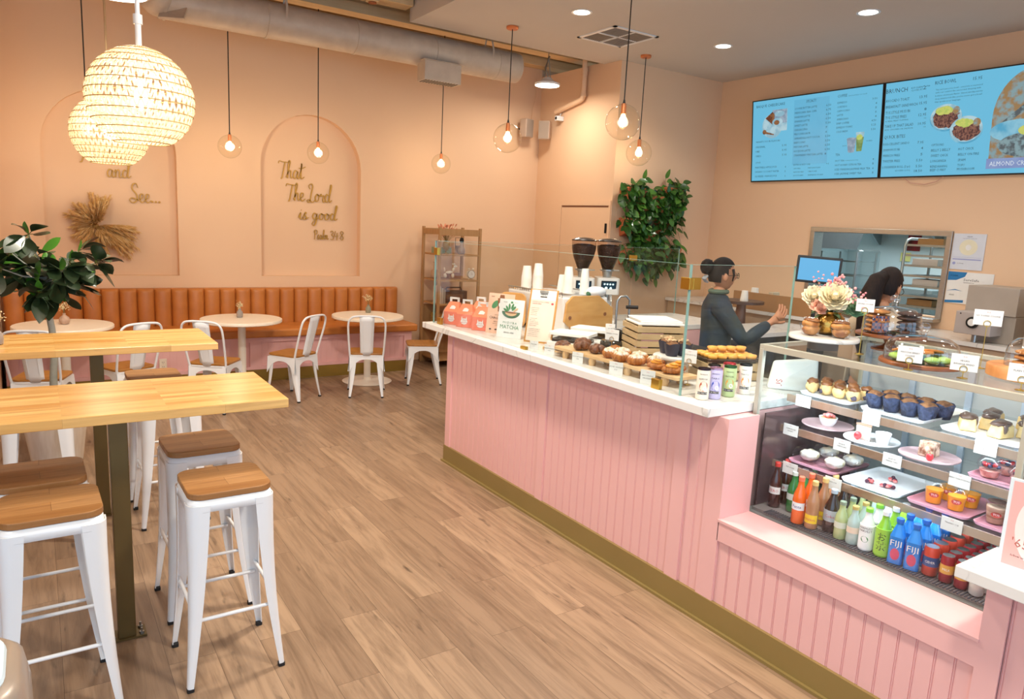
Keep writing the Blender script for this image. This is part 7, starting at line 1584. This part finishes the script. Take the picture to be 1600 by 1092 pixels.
# ---- menu screens
TVS1 = [('BASQUE CHEESECAKE',0.064,0.895,0.409,0.03),("WHAT'S YOUR FLAVOR?",0.066,0.477,0.357,0.02),('ORIGINAL',0.062,0.415,0.147,0.022),('UBE',0.064,0.36,0.06,0.022),('OREO',0.066,0.305,0.085,0.022),('5.95',0.451,0.416,0.064,0.021),('5.95',0.454,0.361,0.064,0.021),('5.95',0.456,0.305,0.064,0.021),('JUICE',0.071,0.229,0.071,0.017),('MARTINELLI APPLE JUICE',0.065,0.167,0.316,0.02),('ORGANIC COCONUT WATER',0.063,0.114,0.355,0.02),('SQUEEZED ORANGE JUICE',0.065,0.059,0.323,0.02),('4',0.502,0.161,0.013,0.02),('5',0.501,0.108,0.013,0.02),('6',0.502,0.054,0.013,0.02),('SPECIALTY',0.763,0.886,0.129,0.03),('COOKIE BUTTER LATTE',0.614,0.821,0.291,0.021),('6.50',1.022,0.82,0.061,0.022),('MEXICAN SEA CAR',0.614,0.773,0.288,0.021),('6.75',1.023,0.772,0.061,0.022),('PANDAN LATTE',0.615,0.725,0.204,0.021),('6.50',1.024,0.724,0.061,0.022),('SPANISH LATTE',0.615,0.676,0.199,0.021),('6.50',1.024,0.676,0.061,0.022),('SWEET LATTE',0.616,0.628,0.173,0.021),('5.50',1.025,0.628,0.061,0.022),('CHAGACCINO',0.617,0.579,0.177,0.022),('7',1.026,0.579,0.019,0.022),('MILO DINOSAUR',0.617,0.531,0.214,0.022),('6',1.027,0.531,0.019,0.022),('GHIRARDELLI HOT COCOA',0.618,0.482,0.338,0.022),('5.50',1.027,0.482,0.062,0.022),('BABYCCINO',0.619,0.433,0.152,0.022),('3.50',1.028,0.433,0.062,0.023),('MATCHA LATTE',0.619,0.384,0.192,0.022),('6.50',1.029,0.384,0.062,0.023),('HOUJICHA LATTE',0.62,0.335,0.221,0.022),('6.50',1.03,0.335,0.062,0.023),('STRAWBERRY MATCHA LATTE',0.621,0.286,0.382,0.022),('8',1.03,0.286,0.019,0.023),('EXTRA & ADD ONS',0.622,0.179,0.227,0.018),('+1',1.055,0.176,0.031,0.017),('OAT MILK',0.624,0.137,0.098,0.015),('ALMOND MILK',0.625,0.096,0.141,0.015),('SOY FOAM',0.626,0.055,0.13,0.015),('MATCHA FOAM',0.822,0.138,0.158,0.015),('UBE FOAM',0.824,0.097,0.112,0.015),('EXPRESSO FOAM',0.826,0.056,0.193,0.015),('COFFEE',1.16,0.896,0.113,0.029),('Served hot or iced',1.29,0.896,0.21,0.011),('ESPRESSO',1.161,0.829,0.115,0.019),('3.50',1.568,0.83,0.055,0.019),('CORTADO',1.161,0.784,0.116,0.019),('4',1.605,0.781,0.018,0.019),('CAPPUCCINO',1.161,0.74,0.152,0.019),('5',1.606,0.736,0.018,0.019),('LATTE',1.162,0.696,0.073,0.019),('5',1.607,0.692,0.017,0.019),('AMERICANO',1.162,0.651,0.141,0.02),('4',1.608,0.647,0.017,0.019),('DRIP COFFEE',1.162,0.607,0.15,0.02),('4.50',1.573,0.605,0.052,0.02),('ESPRESSO TONIC',1.162,0.562,0.193,0.02),('5.25',1.573,0.56,0.052,0.02),('COLD BREW',1.163,0.517,0.14,0.02),('5.50',1.574,0.514,0.051,0.02),('HOT',1.249,0.363,0.049,0.011),('ICED',1.529,0.4,0.07,0.011),('TEA',1.168,0.264,0.052,0.025),('HOT TEA',1.168,0.2,0.11,0.018),('rotating selection of teas',1.289,0.204,0.155,0.01),('HOT HONEY CITRON TEA',1.169,0.15,0.317,0.021),('ICED PANDAN JASMINE MILK TEA',1.168,0.102,0.422,0.021),('ICED JASMINE SWEET TEA',1.168,0.054,0.325,0.021),('4',1.611,0.199,0.016,0.02),('5',1.611,0.152,0.019,0.02),('6',1.613,0.103,0.018,0.02),('5',1.614,0.056,0.019,0.02)]
TVS2 = [('BRUNCH',0.018,0.87,0.225,0.042),('KITCHEN',0.28,0.887,0.116,0.015),('CLOSES AT',0.281,0.864,0.116,0.015),('2',0.399,0.868,0.033,0.036),('PM',0.432,0.888,0.033,0.014),('AVOCADO TOAST',0.018,0.781,0.25,0.027),('BREAKFAST SANDWICH',0.023,0.72,0.332,0.027),('TUS STYLE MUSUBI',0.024,0.661,0.26,0.027),('TUS STYLE FRIES',0.025,0.611,0.226,0.027),('w/ REAL MEAT TOPPING',0.027,0.582,0.244,0.013),('TAKE UP THAT SALAD',0.026,0.524,0.303,0.027),('ADD CHICKEN OR SALMON',0.026,0.495,0.298,0.013),('13.95',0.373,0.785,0.075,0.026),('15.95',0.373,0.725,0.076,0.026),('8',0.427,0.663,0.024,0.026),('12.95',0.375,0.611,0.076,0.026),('+2',0.429,0.581,0.024,0.013),('10.95',0.377,0.524,0.076,0.026),('+3',0.429,0.496,0.024,0.013),('QUICK BITES',0.027,0.41,0.225,0.033),('EGG-CELLENT SANDO',0.023,0.343,0.278,0.023),('SPAM MUSUBI',0.025,0.282,0.179,0.023),('FRENCH FRIES',0.028,0.223,0.183,0.024),('TWISTER FRIES',0.028,0.165,0.187,0.024),('LONGANISA ROLL (3 pc)',0.027,0.104,0.299,0.024),('(DOZEN 12 PC)',0.171,0.069,0.157,0.014),('7.95',0.384,0.339,0.062,0.024),('4',0.425,0.281,0.021,0.024),('5',0.425,0.22,0.021,0.024),('5.50',0.386,0.16,0.062,0.025),('5.50',0.386,0.101,0.063,0.025),('18.50',0.371,0.054,0.082,0.025),('RICE BOWL',0.516,0.898,0.2,0.034),('15.95',0.869,0.895,0.08,0.029),("This isn't just a rice bowl - every bite is marinated",0.526,0.841,0.432,0.013),('with our comfort fav sauces and dripping with',0.526,0.814,0.42,0.013),('bold,no shortcuts flavor. Sweet,smoky,savory',0.526,0.783,0.437,0.014),("deep,umami-rich like you've never got a bowl",0.526,0.754,0.433,0.014),('that speaks your language.',0.526,0.725,0.248,0.014),('OPTIONS:',0.526,0.304,0.126,0.022),('BELLY 2 BELLY',0.528,0.251,0.188,0.024),('SWEET CHICK',0.53,0.198,0.168,0.024),('LONGANISA',0.53,0.145,0.154,0.024),('RENDAAANG',0.532,0.091,0.166,0.024),('BEEF CURRY',0.533,0.056,0.155,0.024),('HOT CHICK',0.79,0.25,0.143,0.023),('BELLY ON FIRE',0.792,0.198,0.192,0.023),('SPAM',0.795,0.144,0.07,0.024),('TOFU',0.795,0.094,0.066,0.024),('MUSHROOM',0.794,0.056,0.159,0.024)]
M_TVS = emis('screen_blue', '6cc3e6', .95, '0a1418'); M_TVT = mat('screen_print', '2f5a6e', .5); M_TVP = mat('screen_panel', '58b4dc', .5)
def emap(name, c1, c2, sc=30, s=.8, c3=None):
    m = mat(name, '101010', .3); nt = m.node_tree; b = nt.nodes['Principled BSDF']; no = [n for n in nt.nodes if n.type == 'TEX_NOISE'][0]; no.inputs['Scale'].default_value = sc
    mx = nt.nodes.new('ShaderNodeMix'); mx.data_type = 'RGBA'; mx.inputs[6].default_value = lin(c1); mx.inputs[7].default_value = lin(c2); rp = [n for n in nt.nodes if n.type == 'MAP_RANGE'][0]; rp.inputs[1].default_value = .42; rp.inputs[2].default_value = .58
    nt.links.new(rp.outputs[0], mx.inputs[0]); nt.links.new(mx.outputs[2], b.inputs['Emission Color']); b.inputs['Emission Strength'].default_value = s; return m
E_WHT = emap('screen_white', 'b9dbe6', '8fc0d4', 12, .9); E_BRN = emap('screen_brown', '6d3a26', '9c6a44', 30, .8); E_MEAT = emap('screen_meat', '4a2630', '9a6a5c', 55, .8); E_YEL = emap('screen_yellow', 'b9cf66', 'd4d872', 30, .9); E_GRN = emap('screen_green', '8fb06a', '6f9452', 30, .8); E_FRY = emap('screen_toast', 'a8865c', '8fb0b8', 14, .8); E_ALM = emap('screen_almond', '8fb0b8', '55646c', 22, .8); E_GRY = emap('screen_grey', '7f98b0', '9fb4c8', 20, .9); E_PLT = emap('screen_plate', '4fb0d8', '8fd0e8', 6, .85); E_LAV = emap('screen_lavender', '8aa0d8', '9ab0e0', 4, .8); E_TXT = emap('screen_text', '1f4f66', '27586e', 5, .5); E_PAN = emap('screen_column', '5db8e0', '66c0e6', 2, .88)
def tv(y0, label, texts, extra):
    t = thing('menu_screen', label, 'screen', (7.705, y0, 2.505), 0, 'pair of wall menu screens'); W_, H_ = 1.69, .985; T = frame((0, 0, 0), (0, -1, 0), (-.12, 0, .98))
    m = MB(); m.box((0, 0, -.04), (W_, H_, -.002), 0, T); m.box((0, 0, -.002), (W_, .014, .004), 0, T); m.box((0, H_ - .012, -.002), (W_, H_, .004), 0, T); m.box((0, .014, -.002), (.012, H_ - .012, .004), 0, T); m.box((W_ - .012, .014, -.002), (W_, H_ - .012, .004), 0, T); m.build('bezel', M_BLACK, t)
    m = MB(); m.quad((.012, .014, 0), (W_ - .012, .014, 0), (W_ - .012, H_ - .012, 0), (.012, H_ - .012, 0), 0, T); m.build('display', M_TVS, t)
    m = MB(); T2 = T @ Matrix.Translation((0, 0, .003))
    for s, u, v, w, h in texts:
        if w > .005 and h > .004: put_text(m, s, u, v, h, T2, 0, w=w)
    m.build('menu_text', E_TXT, t); extra(t, T)
    m = MB()
    for u in (.36, .62): m.box((u, -.035, -.05), (u + .018, .0, -.03), 0, T)
    m.tube([T @ Vector((.6, .0, -.035)), T @ Vector((.58, -.03, -.045)), T @ Vector((.55, -.028, -.05))], .004, 6); m.build('mount_arms', M_BLACK, t)
    m = MB(); m.box((.35, .2, -.15), (1.3, .75, -.0405), 0, T); m.build('wall_mount', M_BLACK, t); return t
def ex1(t, T):
    A = lambda k: T @ Matrix.Translation((0, 0, .001 + .0005 * k)); m = MB(); m.quad((.60, .19, 0), (1.06, .19, 0), (1.06, .93, 0), (.60, .93, 0), 0, A(0)); m.build('column_panel', E_PAN, t)
    m = MB(); m.quad((.30, .60, 0), (.51, .60, 0), (.51, .85, 0), (.30, .85, 0), 0, A(0)); disc(m, .30, .665, .145, .145, A(1), 0, 40); m.quad((.30, .69, 0), (.505, .69, 0), (.505, .85, 0), (.30, .85, 0), 2, A(2)); disc(m, .40, .80, .07, .035, A(3), 0, 24); m.add([(.20, .76, 0), (.33, .66, 0), (.33, .80, 0), (.30, .83, 0)], [(0, 1, 2, 3)], 1, False, A(4)); disc(m, .375, .70, .075, .055, A(5), 0, 24); disc(m, .365, .70, .038, .028, A(6), 1, 20); disc(m, .19, .60, .028, .028, A(5), 1, 16); m.add([(.19, .58, 0), (.33, .555, 0), (.33, .567, 0), (.19, .61, 0)], [(0, 1, 2, 3)], 1, False, A(6)); m.build('cheesecake_picture', [E_WHT, E_BRN, E_GRY], t)
    m = MB(); m.add([(1.315, .30, 0), (1.39, .30, 0), (1.41, .44, 0), (1.295, .44, 0)], [(0, 1, 2, 3)], 0, False, A(0)); disc(m, 1.352, .44, .057, .014, A(1), 0); disc(m, 1.352, .30, .038, .010, A(1), 0); m.add([(1.415, .30, 0), (1.475, .30, 0), (1.495, .45, 0), (1.405, .45, 0)], [(0, 1, 2, 3)], 1, False, A(0)); m.add([(1.405, .45, 0), (1.495, .45, 0), (1.50, .505, 0), (1.40, .505, 0)], [(0, 1, 2, 3)], 2, False, A(0)); disc(m, 1.445, .45, .035, .03, A(1), 3); m.build('tea_picture', [E_GRY, E_GRN, E_WHT, E_YEL], t)
def ex2(t, T):
    A = lambda k: T @ Matrix.Translation((0, 0, .001 + .0005 * k))
    for cx, cy, nm in ((.645, .58, 'rice_bowl_picture'), (.845, .45, 'rice_bowl_picture')):
        rr = random.Random(int(cx * 100)); k = 0 if cx < .7 else 5; m = MB(); disc(m, cx, cy - .012, .155, .128, A(k), 0, 40); disc(m, cx, cy, .150, .122, A(k + 1), 1, 40)
        m.add([(cx + .125 * cos(a) * (1 + .06 * rr.gauss(0, 1)), cy - .015 + .095 * sin(a) * (1 + .06 * rr.gauss(0, 1)), 0) for a in [2 * pi * i / 30 for i in range(30)]], [tuple(range(30))], 2, False, A(k + 2)); m.add([(cx - .02 + .085 * cos(a), cy + .06 + .04 * sin(a) * (1 + .1 * rr.gauss(0, 1)), 0) for a in [2 * pi * i / 24 for i in range(24)]], [tuple(range(24))], 3, False, A(k + 3)); disc(m, cx + .095, cy + .055, .035, .038, A(k + 3), 4, 12)
        m.build(nm, [E_PLT, E_WHT, E_MEAT, E_YEL, E_FRY], t)
    m = MB(); x0 = 1.055; pts = [(x0, .155), (1.68, .155), (1.68, .94)] + [(1.68 - .25 + .42 * cos(a) * 0 + (-.375 * sin(a)) + .25 - .0, .56 + .38 * cos(a)) for a in [i * pi / 24 for i in range(0, 13)]]
    m.add([(x, y, 0) for x, y in pts + [(1.30, .56)][:0]], [tuple(range(len(pts)))], 0, False, A(0)) if False else None
    arch = [(1.07, .10), (1.68, .10), (1.68, .955), (1.42, .955)] + [(1.42 - .35 * sin(a), .52 + .435 * cos(a)) for a in [i * pi / 32 for i in range(1, 17)]]
    m.add([(x, y, 0) for x, y in arch], [tuple(range(len(arch)))], 0, False, A(0)); m.add([(1.08, .42, 0), (1.15, .42, 0), (1.60, .80, 0), (1.60, .86, 0)], [(0, 1, 2, 3)], 1, False, A(1)); disc(m, 1.50, .80, .20, .09, A(1), 2, 24, .5); disc(m, 1.30, .40, .24, .10, A(2), 3, 30); disc(m, 1.38, .27, .24, .11, A(3), 1, 30); disc(m, 1.40, .40, .10, .05, A(4), 4, 20); m.build('brunch_photo', [E_FRY, E_ALM, E_BRN, E_PLT, E_YEL], t)
    m = MB(); m.quad((1.055, .06, 0), (1.68, .06, 0), (1.68, .155, 0), (1.055, .155, 0), 0, A(5)); m.build('caption_band', E_LAV, t); m = MB(); put_text(m, 'ALMOND CROISSANT', 1.085, .085, .042, A(6), 0, w=.50); m.build('caption_text', emap('screen_pale', 'd6e6f4', 'e6f0fa', 3, .9), t)
tv(6.19, 'left menu screen with drinks, cheesecake picture and matcha prices', TVS1, ex1); tv(4.49, 'right menu screen headed BRUNCH with rice bowl pictures, cut by the frame', TVS2, ex2)
o = MB().tube([(7.70, 4.22, 2.505), (7.71, 4.15, 2.45), (7.71, 4.0, 2.43), (7.71, 3.88, 2.46), (7.70, 3.82, 2.505)], .0035, 6).build('screen_cable', mat('pink_cable', 'd09a8a', .6)); tag(o, 'thin cable looping below the right menu screen', 'cable')

# ================================================================ people
def skin_mesh(chains, root=0, sub=2):
    """chains: list of lists of (point, radius); shared first points are merged -> one continuous surface as (verts, faces)"""
    vs, es, rs, idx = [], [], [], {}
    def vid(p, r):
        k = tuple(round(c, 4) for c in p)
        if k not in idx: idx[k] = len(vs); vs.append(k); rs.append(r)
        return idx[k]
    for ch in chains:
        ids = [vid(p, r) for p, r in ch]
        es += [(a, b) for a, b in zip(ids, ids[1:]) if a != b]
    me = bpy.data.meshes.new('skel'); me.from_pydata(vs, es, []); o = bpy.data.objects.new('skel', me); COL.objects.link(o)
    s = o.modifiers.new('skin', 'SKIN'); s.use_smooth_shade = True
    for i, q in enumerate(me.skin_vertices[0].data): q.radius = (rs[i] if isinstance(rs[i], tuple) else (rs[i], rs[i])); q.use_root = (i == root)
    ss = o.modifiers.new('sub', 'SUBSURF'); ss.levels = sub
    bpy.context.view_layer.update(); ev = o.evaluated_get(bpy.context.evaluated_depsgraph_get()); m2 = bpy.data.meshes.new_from_object(ev)
    out = ([tuple(v.co) for v in m2.vertices], [tuple(p.vertices) for p in m2.polygons]); bpy.data.objects.remove(o); bpy.data.meshes.remove(me); bpy.data.meshes.remove(m2); return out
def head_geo(mb, T, mi=0, lips=None):
    """head facing -y, chin at z=0, crown at z=.225"""
    def f(q): return 1
    n, m_ = 40, 28; vs = []; fs = []
    g = lambda a, b, s: math.exp(-((a - b) / s) ** 2)
    for j in range(m_ + 1):
        t = -pi / 2 + pi * j / m_
        for i in range(n):
            a = 2 * pi * i / n; x, y, z = cos(t) * cos(a), cos(t) * sin(a), sin(t)
            X = .074 * x; Y = .094 * y + .008; Z = .1125 + .1125 * z
            low = max(0, -z); X *= 1 - .30 * low ** 1.5; Y = Y * (1 - .12 * low) - .012 * low * (1 if y < 0 else 2.5 * 0 + .3)
            if y > 0 and z < -.2: Y *= 1 - .35 * low
            if y < 0:
                fr = -y; cx = abs(X)
                Y -= fr * (.017 * g(Z, .096, .014) * g(cx, 0, .013) + .010 * g(Z, .112, .02) * g(cx, 0, .009) + .008 * g(Z, .055, .008) * g(cx, 0, .018) + .010 * g(Z, .018, .014) * g(cx, 0, .02) + .004 * g(Z, .135, .008) * g(cx, .03, .02))
                Y += fr * (.007 * g(Z, .118, .010) * g(cx, .031, .013) + .004 * g(Z, .072, .006) * g(cx, 0, .015))
            vs.append((X, Y, Z))
    for j in range(m_):
        for i in range(n): fs.append((j * n + i, j * n + (i + 1) % n, (j + 1) * n + (i + 1) % n, (j + 1) * n + i))
    mb.add(vs, fs, mi, True, T)
    for s in (-1, 1):  # ears
        mb.ball((s * .077, .012, .100), (.010, .018, .030), 14, mi, T, lambda q: 1 - .25 * g(q[1], 0, .5) * g(q[2], 0, .5))
def finger_chains(w, dirn, side, nrm, curl, s=1.0):
    """five separate bent fingers rooted in the palm; w wrist, dirn along the hand, side towards the thumb, nrm palm normal"""
    ch = []; palm = w + dirn * .075 * s
    ch.append([(tuple(w), .024), (tuple(w + dirn * .035 * s), .030), (tuple(palm), .030)])
    for k, (off, L) in enumerate(((.030, .070), (.011, .078), (-.009, .073), (-.028, .058))):
        p = palm + side * off * s; c = curl * (1 + .15 * k); pts = [(tuple(palm), .030), (tuple(p + dirn * .018), .0105)]; d = dirn.copy(); q = p + dirn * .018
        for seg in range(3):
            d = (d * cos(c) + nrm * sin(c)).normalized(); q = q + d * L * (.42, .32, .26)[seg]; pts.append((tuple(q), (.0098, .009, .0078)[seg]))
        ch.append(pts)
    b = w + dirn * .03 * s; d = (dirn * .65 + side * .75 + nrm * .2).normalized(); p1 = b + side * .028; p2 = p1 + d * .035; p3 = p2 + (d * .8 + nrm * .3).normalized() * .028
    ch.append([(tuple(w + dirn * .035 * s), .030), (tuple(p1 + d * .005), .014), (tuple(p2), .011), (tuple(p3), .0095)]); return ch
V = Vector
M_SKIN = mat('warm_skin', 'c98f6c', .5, c2='bb7f5c', scale=12, amt=.4, sss=.1); M_HAIR = mat('black_hair', '120d0b', .6, c2='1c1411', scale=30, amt=.8, spec=.2, stretch=(4, 4, .6)); M_HAIR2 = mat('dark_brown_hair', '160d0a', .6, c2='24150f', scale=30, amt=.8, spec=.2, stretch=(4, 4, .5))
M_TROU = mat('dark_trousers', '22242a', .8); M_SHOE = mat('black_shoe', '151515', .5)
def person(label, loc, rz, arms, headT, jacket, jmats, neck=.045):
    """local frame: faces -y; arms: per side list [shoulder, elbow, wrist, hand direction, thumb side, palm normal, curl]"""
    t = thing('person', label, 'person', loc, rz)
    hip = V((0, 0, .88)); ch = [[((0, 0, .88), (.135, .10)), ((0, .005, 1.0), (.115, .085)), ((0, 0, 1.15), (.125, .095)), ((0, .01, 1.27), (.13, .09)), ((0, .015, 1.335), (.085, .07)), ((0, .01, 1.39), .048), ((0, 0, 1.45), .045)]]
    for s in (-1, 1):
        ch.append([((0, 0, .88), (.135, .10)), ((s * .09, 0, .80), .085), ((s * .095, -.01, .46), .055), ((s * .095, .01, .09), .038), ((s * .095, -.05, .035), .034), ((s * .098, -.14, .025), .028)])
    for A in arms:
        sh, el, wr, hd, sd, nm, cu = [V(a) if not isinstance(a, float) else a for a in A]
        ch.append([((0, .01, 1.27), (.13, .09)), (tuple(sh * .55 + V((0, .006, .0)) + V((0, 0, 1.29 * .45 - .0))) if False else (sh.x * .55, .01, 1.29), .07), (tuple(sh), .052), (tuple(sh.lerp(el, .5)), .046), (tuple(el), .040), (tuple(el.lerp(wr, .5)), .034), (tuple(wr), .024)])
        ch += finger_chains(wr, hd.normalized(), sd.normalized(), nm.normalized(), cu)
    vs, fs = skin_mesh(ch, 0); m = MB(); m.add(vs, fs, 0, True); head_geo(m, headT); body = m.build('body', M_SKIN, t, 180)
    # jacket: same skeleton, wider, no hands or head
    jc = [[((0, 0, .84), (.165, .13)), ((0, .005, 1.0), (.15, .12)), ((0, 0, 1.15), (.155, .125)), ((0, .012, 1.27), (.155, .115)), ((0, .02, 1.345), (.095, .085)), ((0, .014, 1.385), .066)]]
    for A in arms:
        sh, el, wr = [V(a) for a in A[:3]]; cuff = el.lerp(wr, .93)
        jc.append([((0, .012, 1.27), (.155, .115)), ((sh.x * .6, .012, 1.295), .088), (tuple(sh), .072), (tuple(sh.lerp(el, .35)), .064), (tuple(sh.lerp(el, .7)), .062), (tuple(el), .060), (tuple(el.lerp(wr, .35)), .056), (tuple(el.lerp(wr, .7)), .046), (tuple(cuff), .038)])
    vs, fs = skin_mesh(jc, 0); m = MB(); m.add(vs, fs, 0, True); m.build('top_garment', jmats, t, 180)
    tc = []
    for s in (-1, 1): tc.append([((0, 0, .87), (.145, .11)), ((s * .09, 0, .79), .10), ((s * .095, -.01, .46), .070), ((s * .095, .01, .10), .055)])
    vs, fs = skin_mesh(tc, 0); m = MB(); m.add(vs, fs, 0, True); m.build('trousers', M_TROU, t, 180)
    for s in (-1, 1):
        m = MB(); m.ball((s * .097, -.07, .038), (.045, .125, .038), 18, 0, None, lambda q: 1); m.build('shoe', M_SHOE, t)
    return t, body
def hair_cap(mb, T, k=1.10, front=.45, low=-.35, sd=1):
    n, m_ = 40, 26; vs = []; fs = []; keep = []
    for j in range(m_ + 1):
        tt = -pi / 2 + pi * j / m_
        for i in range(n):
            a = 2 * pi * i / n; x, y, z = cos(tt) * cos(a), cos(tt) * sin(a), sin(tt)
            rip = 1 + .012 * sin(a * 19 + z * 6 + sd); vs.append((.074 * x * k * rip, (.094 * y + .008) * k * rip + .003, .1125 + .1150 * z * k * rip + .004)); keep.append((y > -.28 and z > low and not (abs(x) > .55 and -.15 < y < .25 and z < .05)) or z > front)
    for j in range(m_):
        for i in range(n):
            q = (j * n + i, j * n + (i + 1) % n, (j + 1) * n + (i + 1) % n, (j + 1) * n + i)
            if sum(keep[a] for a in q) >= 3: fs.append(q)
    mb.add(vs, fs, 0, True, T)
# barista 1: dark jacket, bun with a claw clip, glasses, hand raised
fr = -.83, .557
H1 = TR(0, -.01, 1.405, radians(6), radians(2))
arms1 = [[(-.155, .01, 1.27), (-.26, -.13, 1.06), (-.15, -.35, 1.20), (.1, -.72, .62), (-.2, -.55, -.6), (.3, .6, .6), .32],
         [(.155, .01, 1.27), (.20, .02, 1.01), (.16, -.18, .90), (-.1, -1, -.2), (-.8, 0, .3), (0, 0, -1), .45]]
t, body = person('person in a dark blue and grey jacket, hair in a clipped bun, raising a hand', (4.26, 3.60, 0), radians(0), arms1, H1, None, mat('navy_jacket', '172c42', .8, c2='2f3633', scale=5, amt=.9, bump=.3, bscale=25))
t.rotation_euler = (0, 0, radians(56)); t.location = (4.26, 3.60, 0)
m = MB(); hair_cap(m, H1, 1.12, .50, -.55); m.ball((0, .135, .165), (.052, .050, .058), 20, 0, H1, lambda q: 1 + .1 * noise.noise(V(q) * 3)); m.ball((0, .10, .155), (.030, .035, .030), 14, 0, H1)
for s in (-1, 1): m.tube([H1 @ V((s * .078, -.035, .165)), H1 @ V((s * .084, -.045, .12)), H1 @ V((s * .080, -.040, .075))], [.010, .008, .004], 6)
m.build('hair', M_HAIR, body, 180)
m = MB()
for s in (-1, 1): m.tube([H1 @ V((s * .030 + .022 * cos(a * pi / 9), -.104 + abs(.022 * cos(a * pi / 9) * s + .03) * .12, .116 + .020 * sin(a * pi / 9))) for a in range(18)], .0022, 6, closed=True); m.tube([H1 @ V((s * .052, -.098, .120)), H1 @ V((s * .076, -.05, .120)), H1 @ V((s * .080, .01, .112))], .002, 6)
m.build('glasses', M_BLACK, body)
m = MB(); 
for k in range(5): m.tube([H1 @ V((-.03 + k * .014, .130, .10)), H1 @ V((-.034 + k * .016, .150, .075)), H1 @ V((-.03 + k * .014, .125, .05))], .006, 6)
m.build('claw_clip', mat('grey_clip', '8a9096', .4), body)
m = MB(); m.tube([(x, y, 1.395) for x, y in [(.062 * cos(a * pi / 10), .012 + .060 * sin(a * pi / 10)) for a in range(20)]], .018, 8, closed=True); m.build('collar', mat('sage_collar', '5b6a58', .8), body)
# barista 2: long dark ponytail, beige top, looking down to the right
H2 = TR(0, -.03, 1.415, radians(-8), radians(18))
arms2 = [[(-.150, .01, 1.27), (-.21, -.06, 1.00), (-.15, -.30, .98), (.1, -1, -.1), (.8, 0, .3), (0, 0, -1), .5],
         [(.150, .01, 1.27), (.21, -.06, 1.00), (.15, -.30, .98), (-.1, -1, -.1), (-.8, 0, .3), (0, 0, -1), .5]]
t, body = person('person in a beige top and apron, long dark ponytail, head bent before the hatch', (4.62, 2.56, 0), 0, arms2, H2, None, mat('beige_knit', 'c6b299', .85, c2='b8a389', scale=8, amt=.5))
t.rotation_euler = (0, 0, radians(100))
m = MB(); hair_cap(m, H2, 1.15, .42, -.60, 2)
m.tube([H2 @ V((.0, .095, .16)), H2 @ V((.01, .14, .12)), H2 @ V((.02, .15, .02)), H2 @ V((.02, .135, -.10)), V((.03, .16, 1.18)), V((.03, .15, 1.02))], [.040, .055, .065, .060, .050, .018], 16)
m.build('hair', M_HAIR2, body, 180)
m = MB()
for s in (-1, 1): m.tube([H2 @ V((s * .030 + .022 * cos(a * pi / 9), -.106, .116 + .020 * sin(a * pi / 9))) for a in range(18)], .0018, 6, closed=True); m.tube([H2 @ V((s * .052, -.10, .120)), H2 @ V((s * .078, -.03, .120))], .0018, 6)
m.build('glasses', M_BLACK, body)
m = MB(); n = 20
vs = []
for z, rx, ry in ((.50, .20, .17), (.9, .185, .155), (1.15, .172, .145)):
    for i in range(n + 1): a = -pi * .98 + pi * .96 * i / n; vs.append((rx * cos(a), ry * sin(a), z))
fs = [(j * (n + 1) + i, j * (n + 1) + i + 1, (j + 1) * (n + 1) + i + 1, (j + 1) * (n + 1) + i) for j in range(2) for i in range(n)]; m.add(vs, fs, 0, True)
for s in (-1, 1): m.tube([(s * .09, -.12, 1.15), (s * .085, -.09, 1.32), (s * .06, .02, 1.40), (s * .03, .07, 1.38)], .010, 6)
ao = m.build('apron', mat('cream_apron', 'd9ccb8', .85), body, 180); md = ao.modifiers.new('s', 'SOLIDIFY'); md.thickness = .004; md.offset = 1

# baseboards
mb = MB(); mb.box((XL, YB - .012, 0), (-.49, YB, .10)); mb.box((3.85, YB - .012, 0), (XB, YB, .10)); struct(mb.build('baseboard_back', M_WALL))
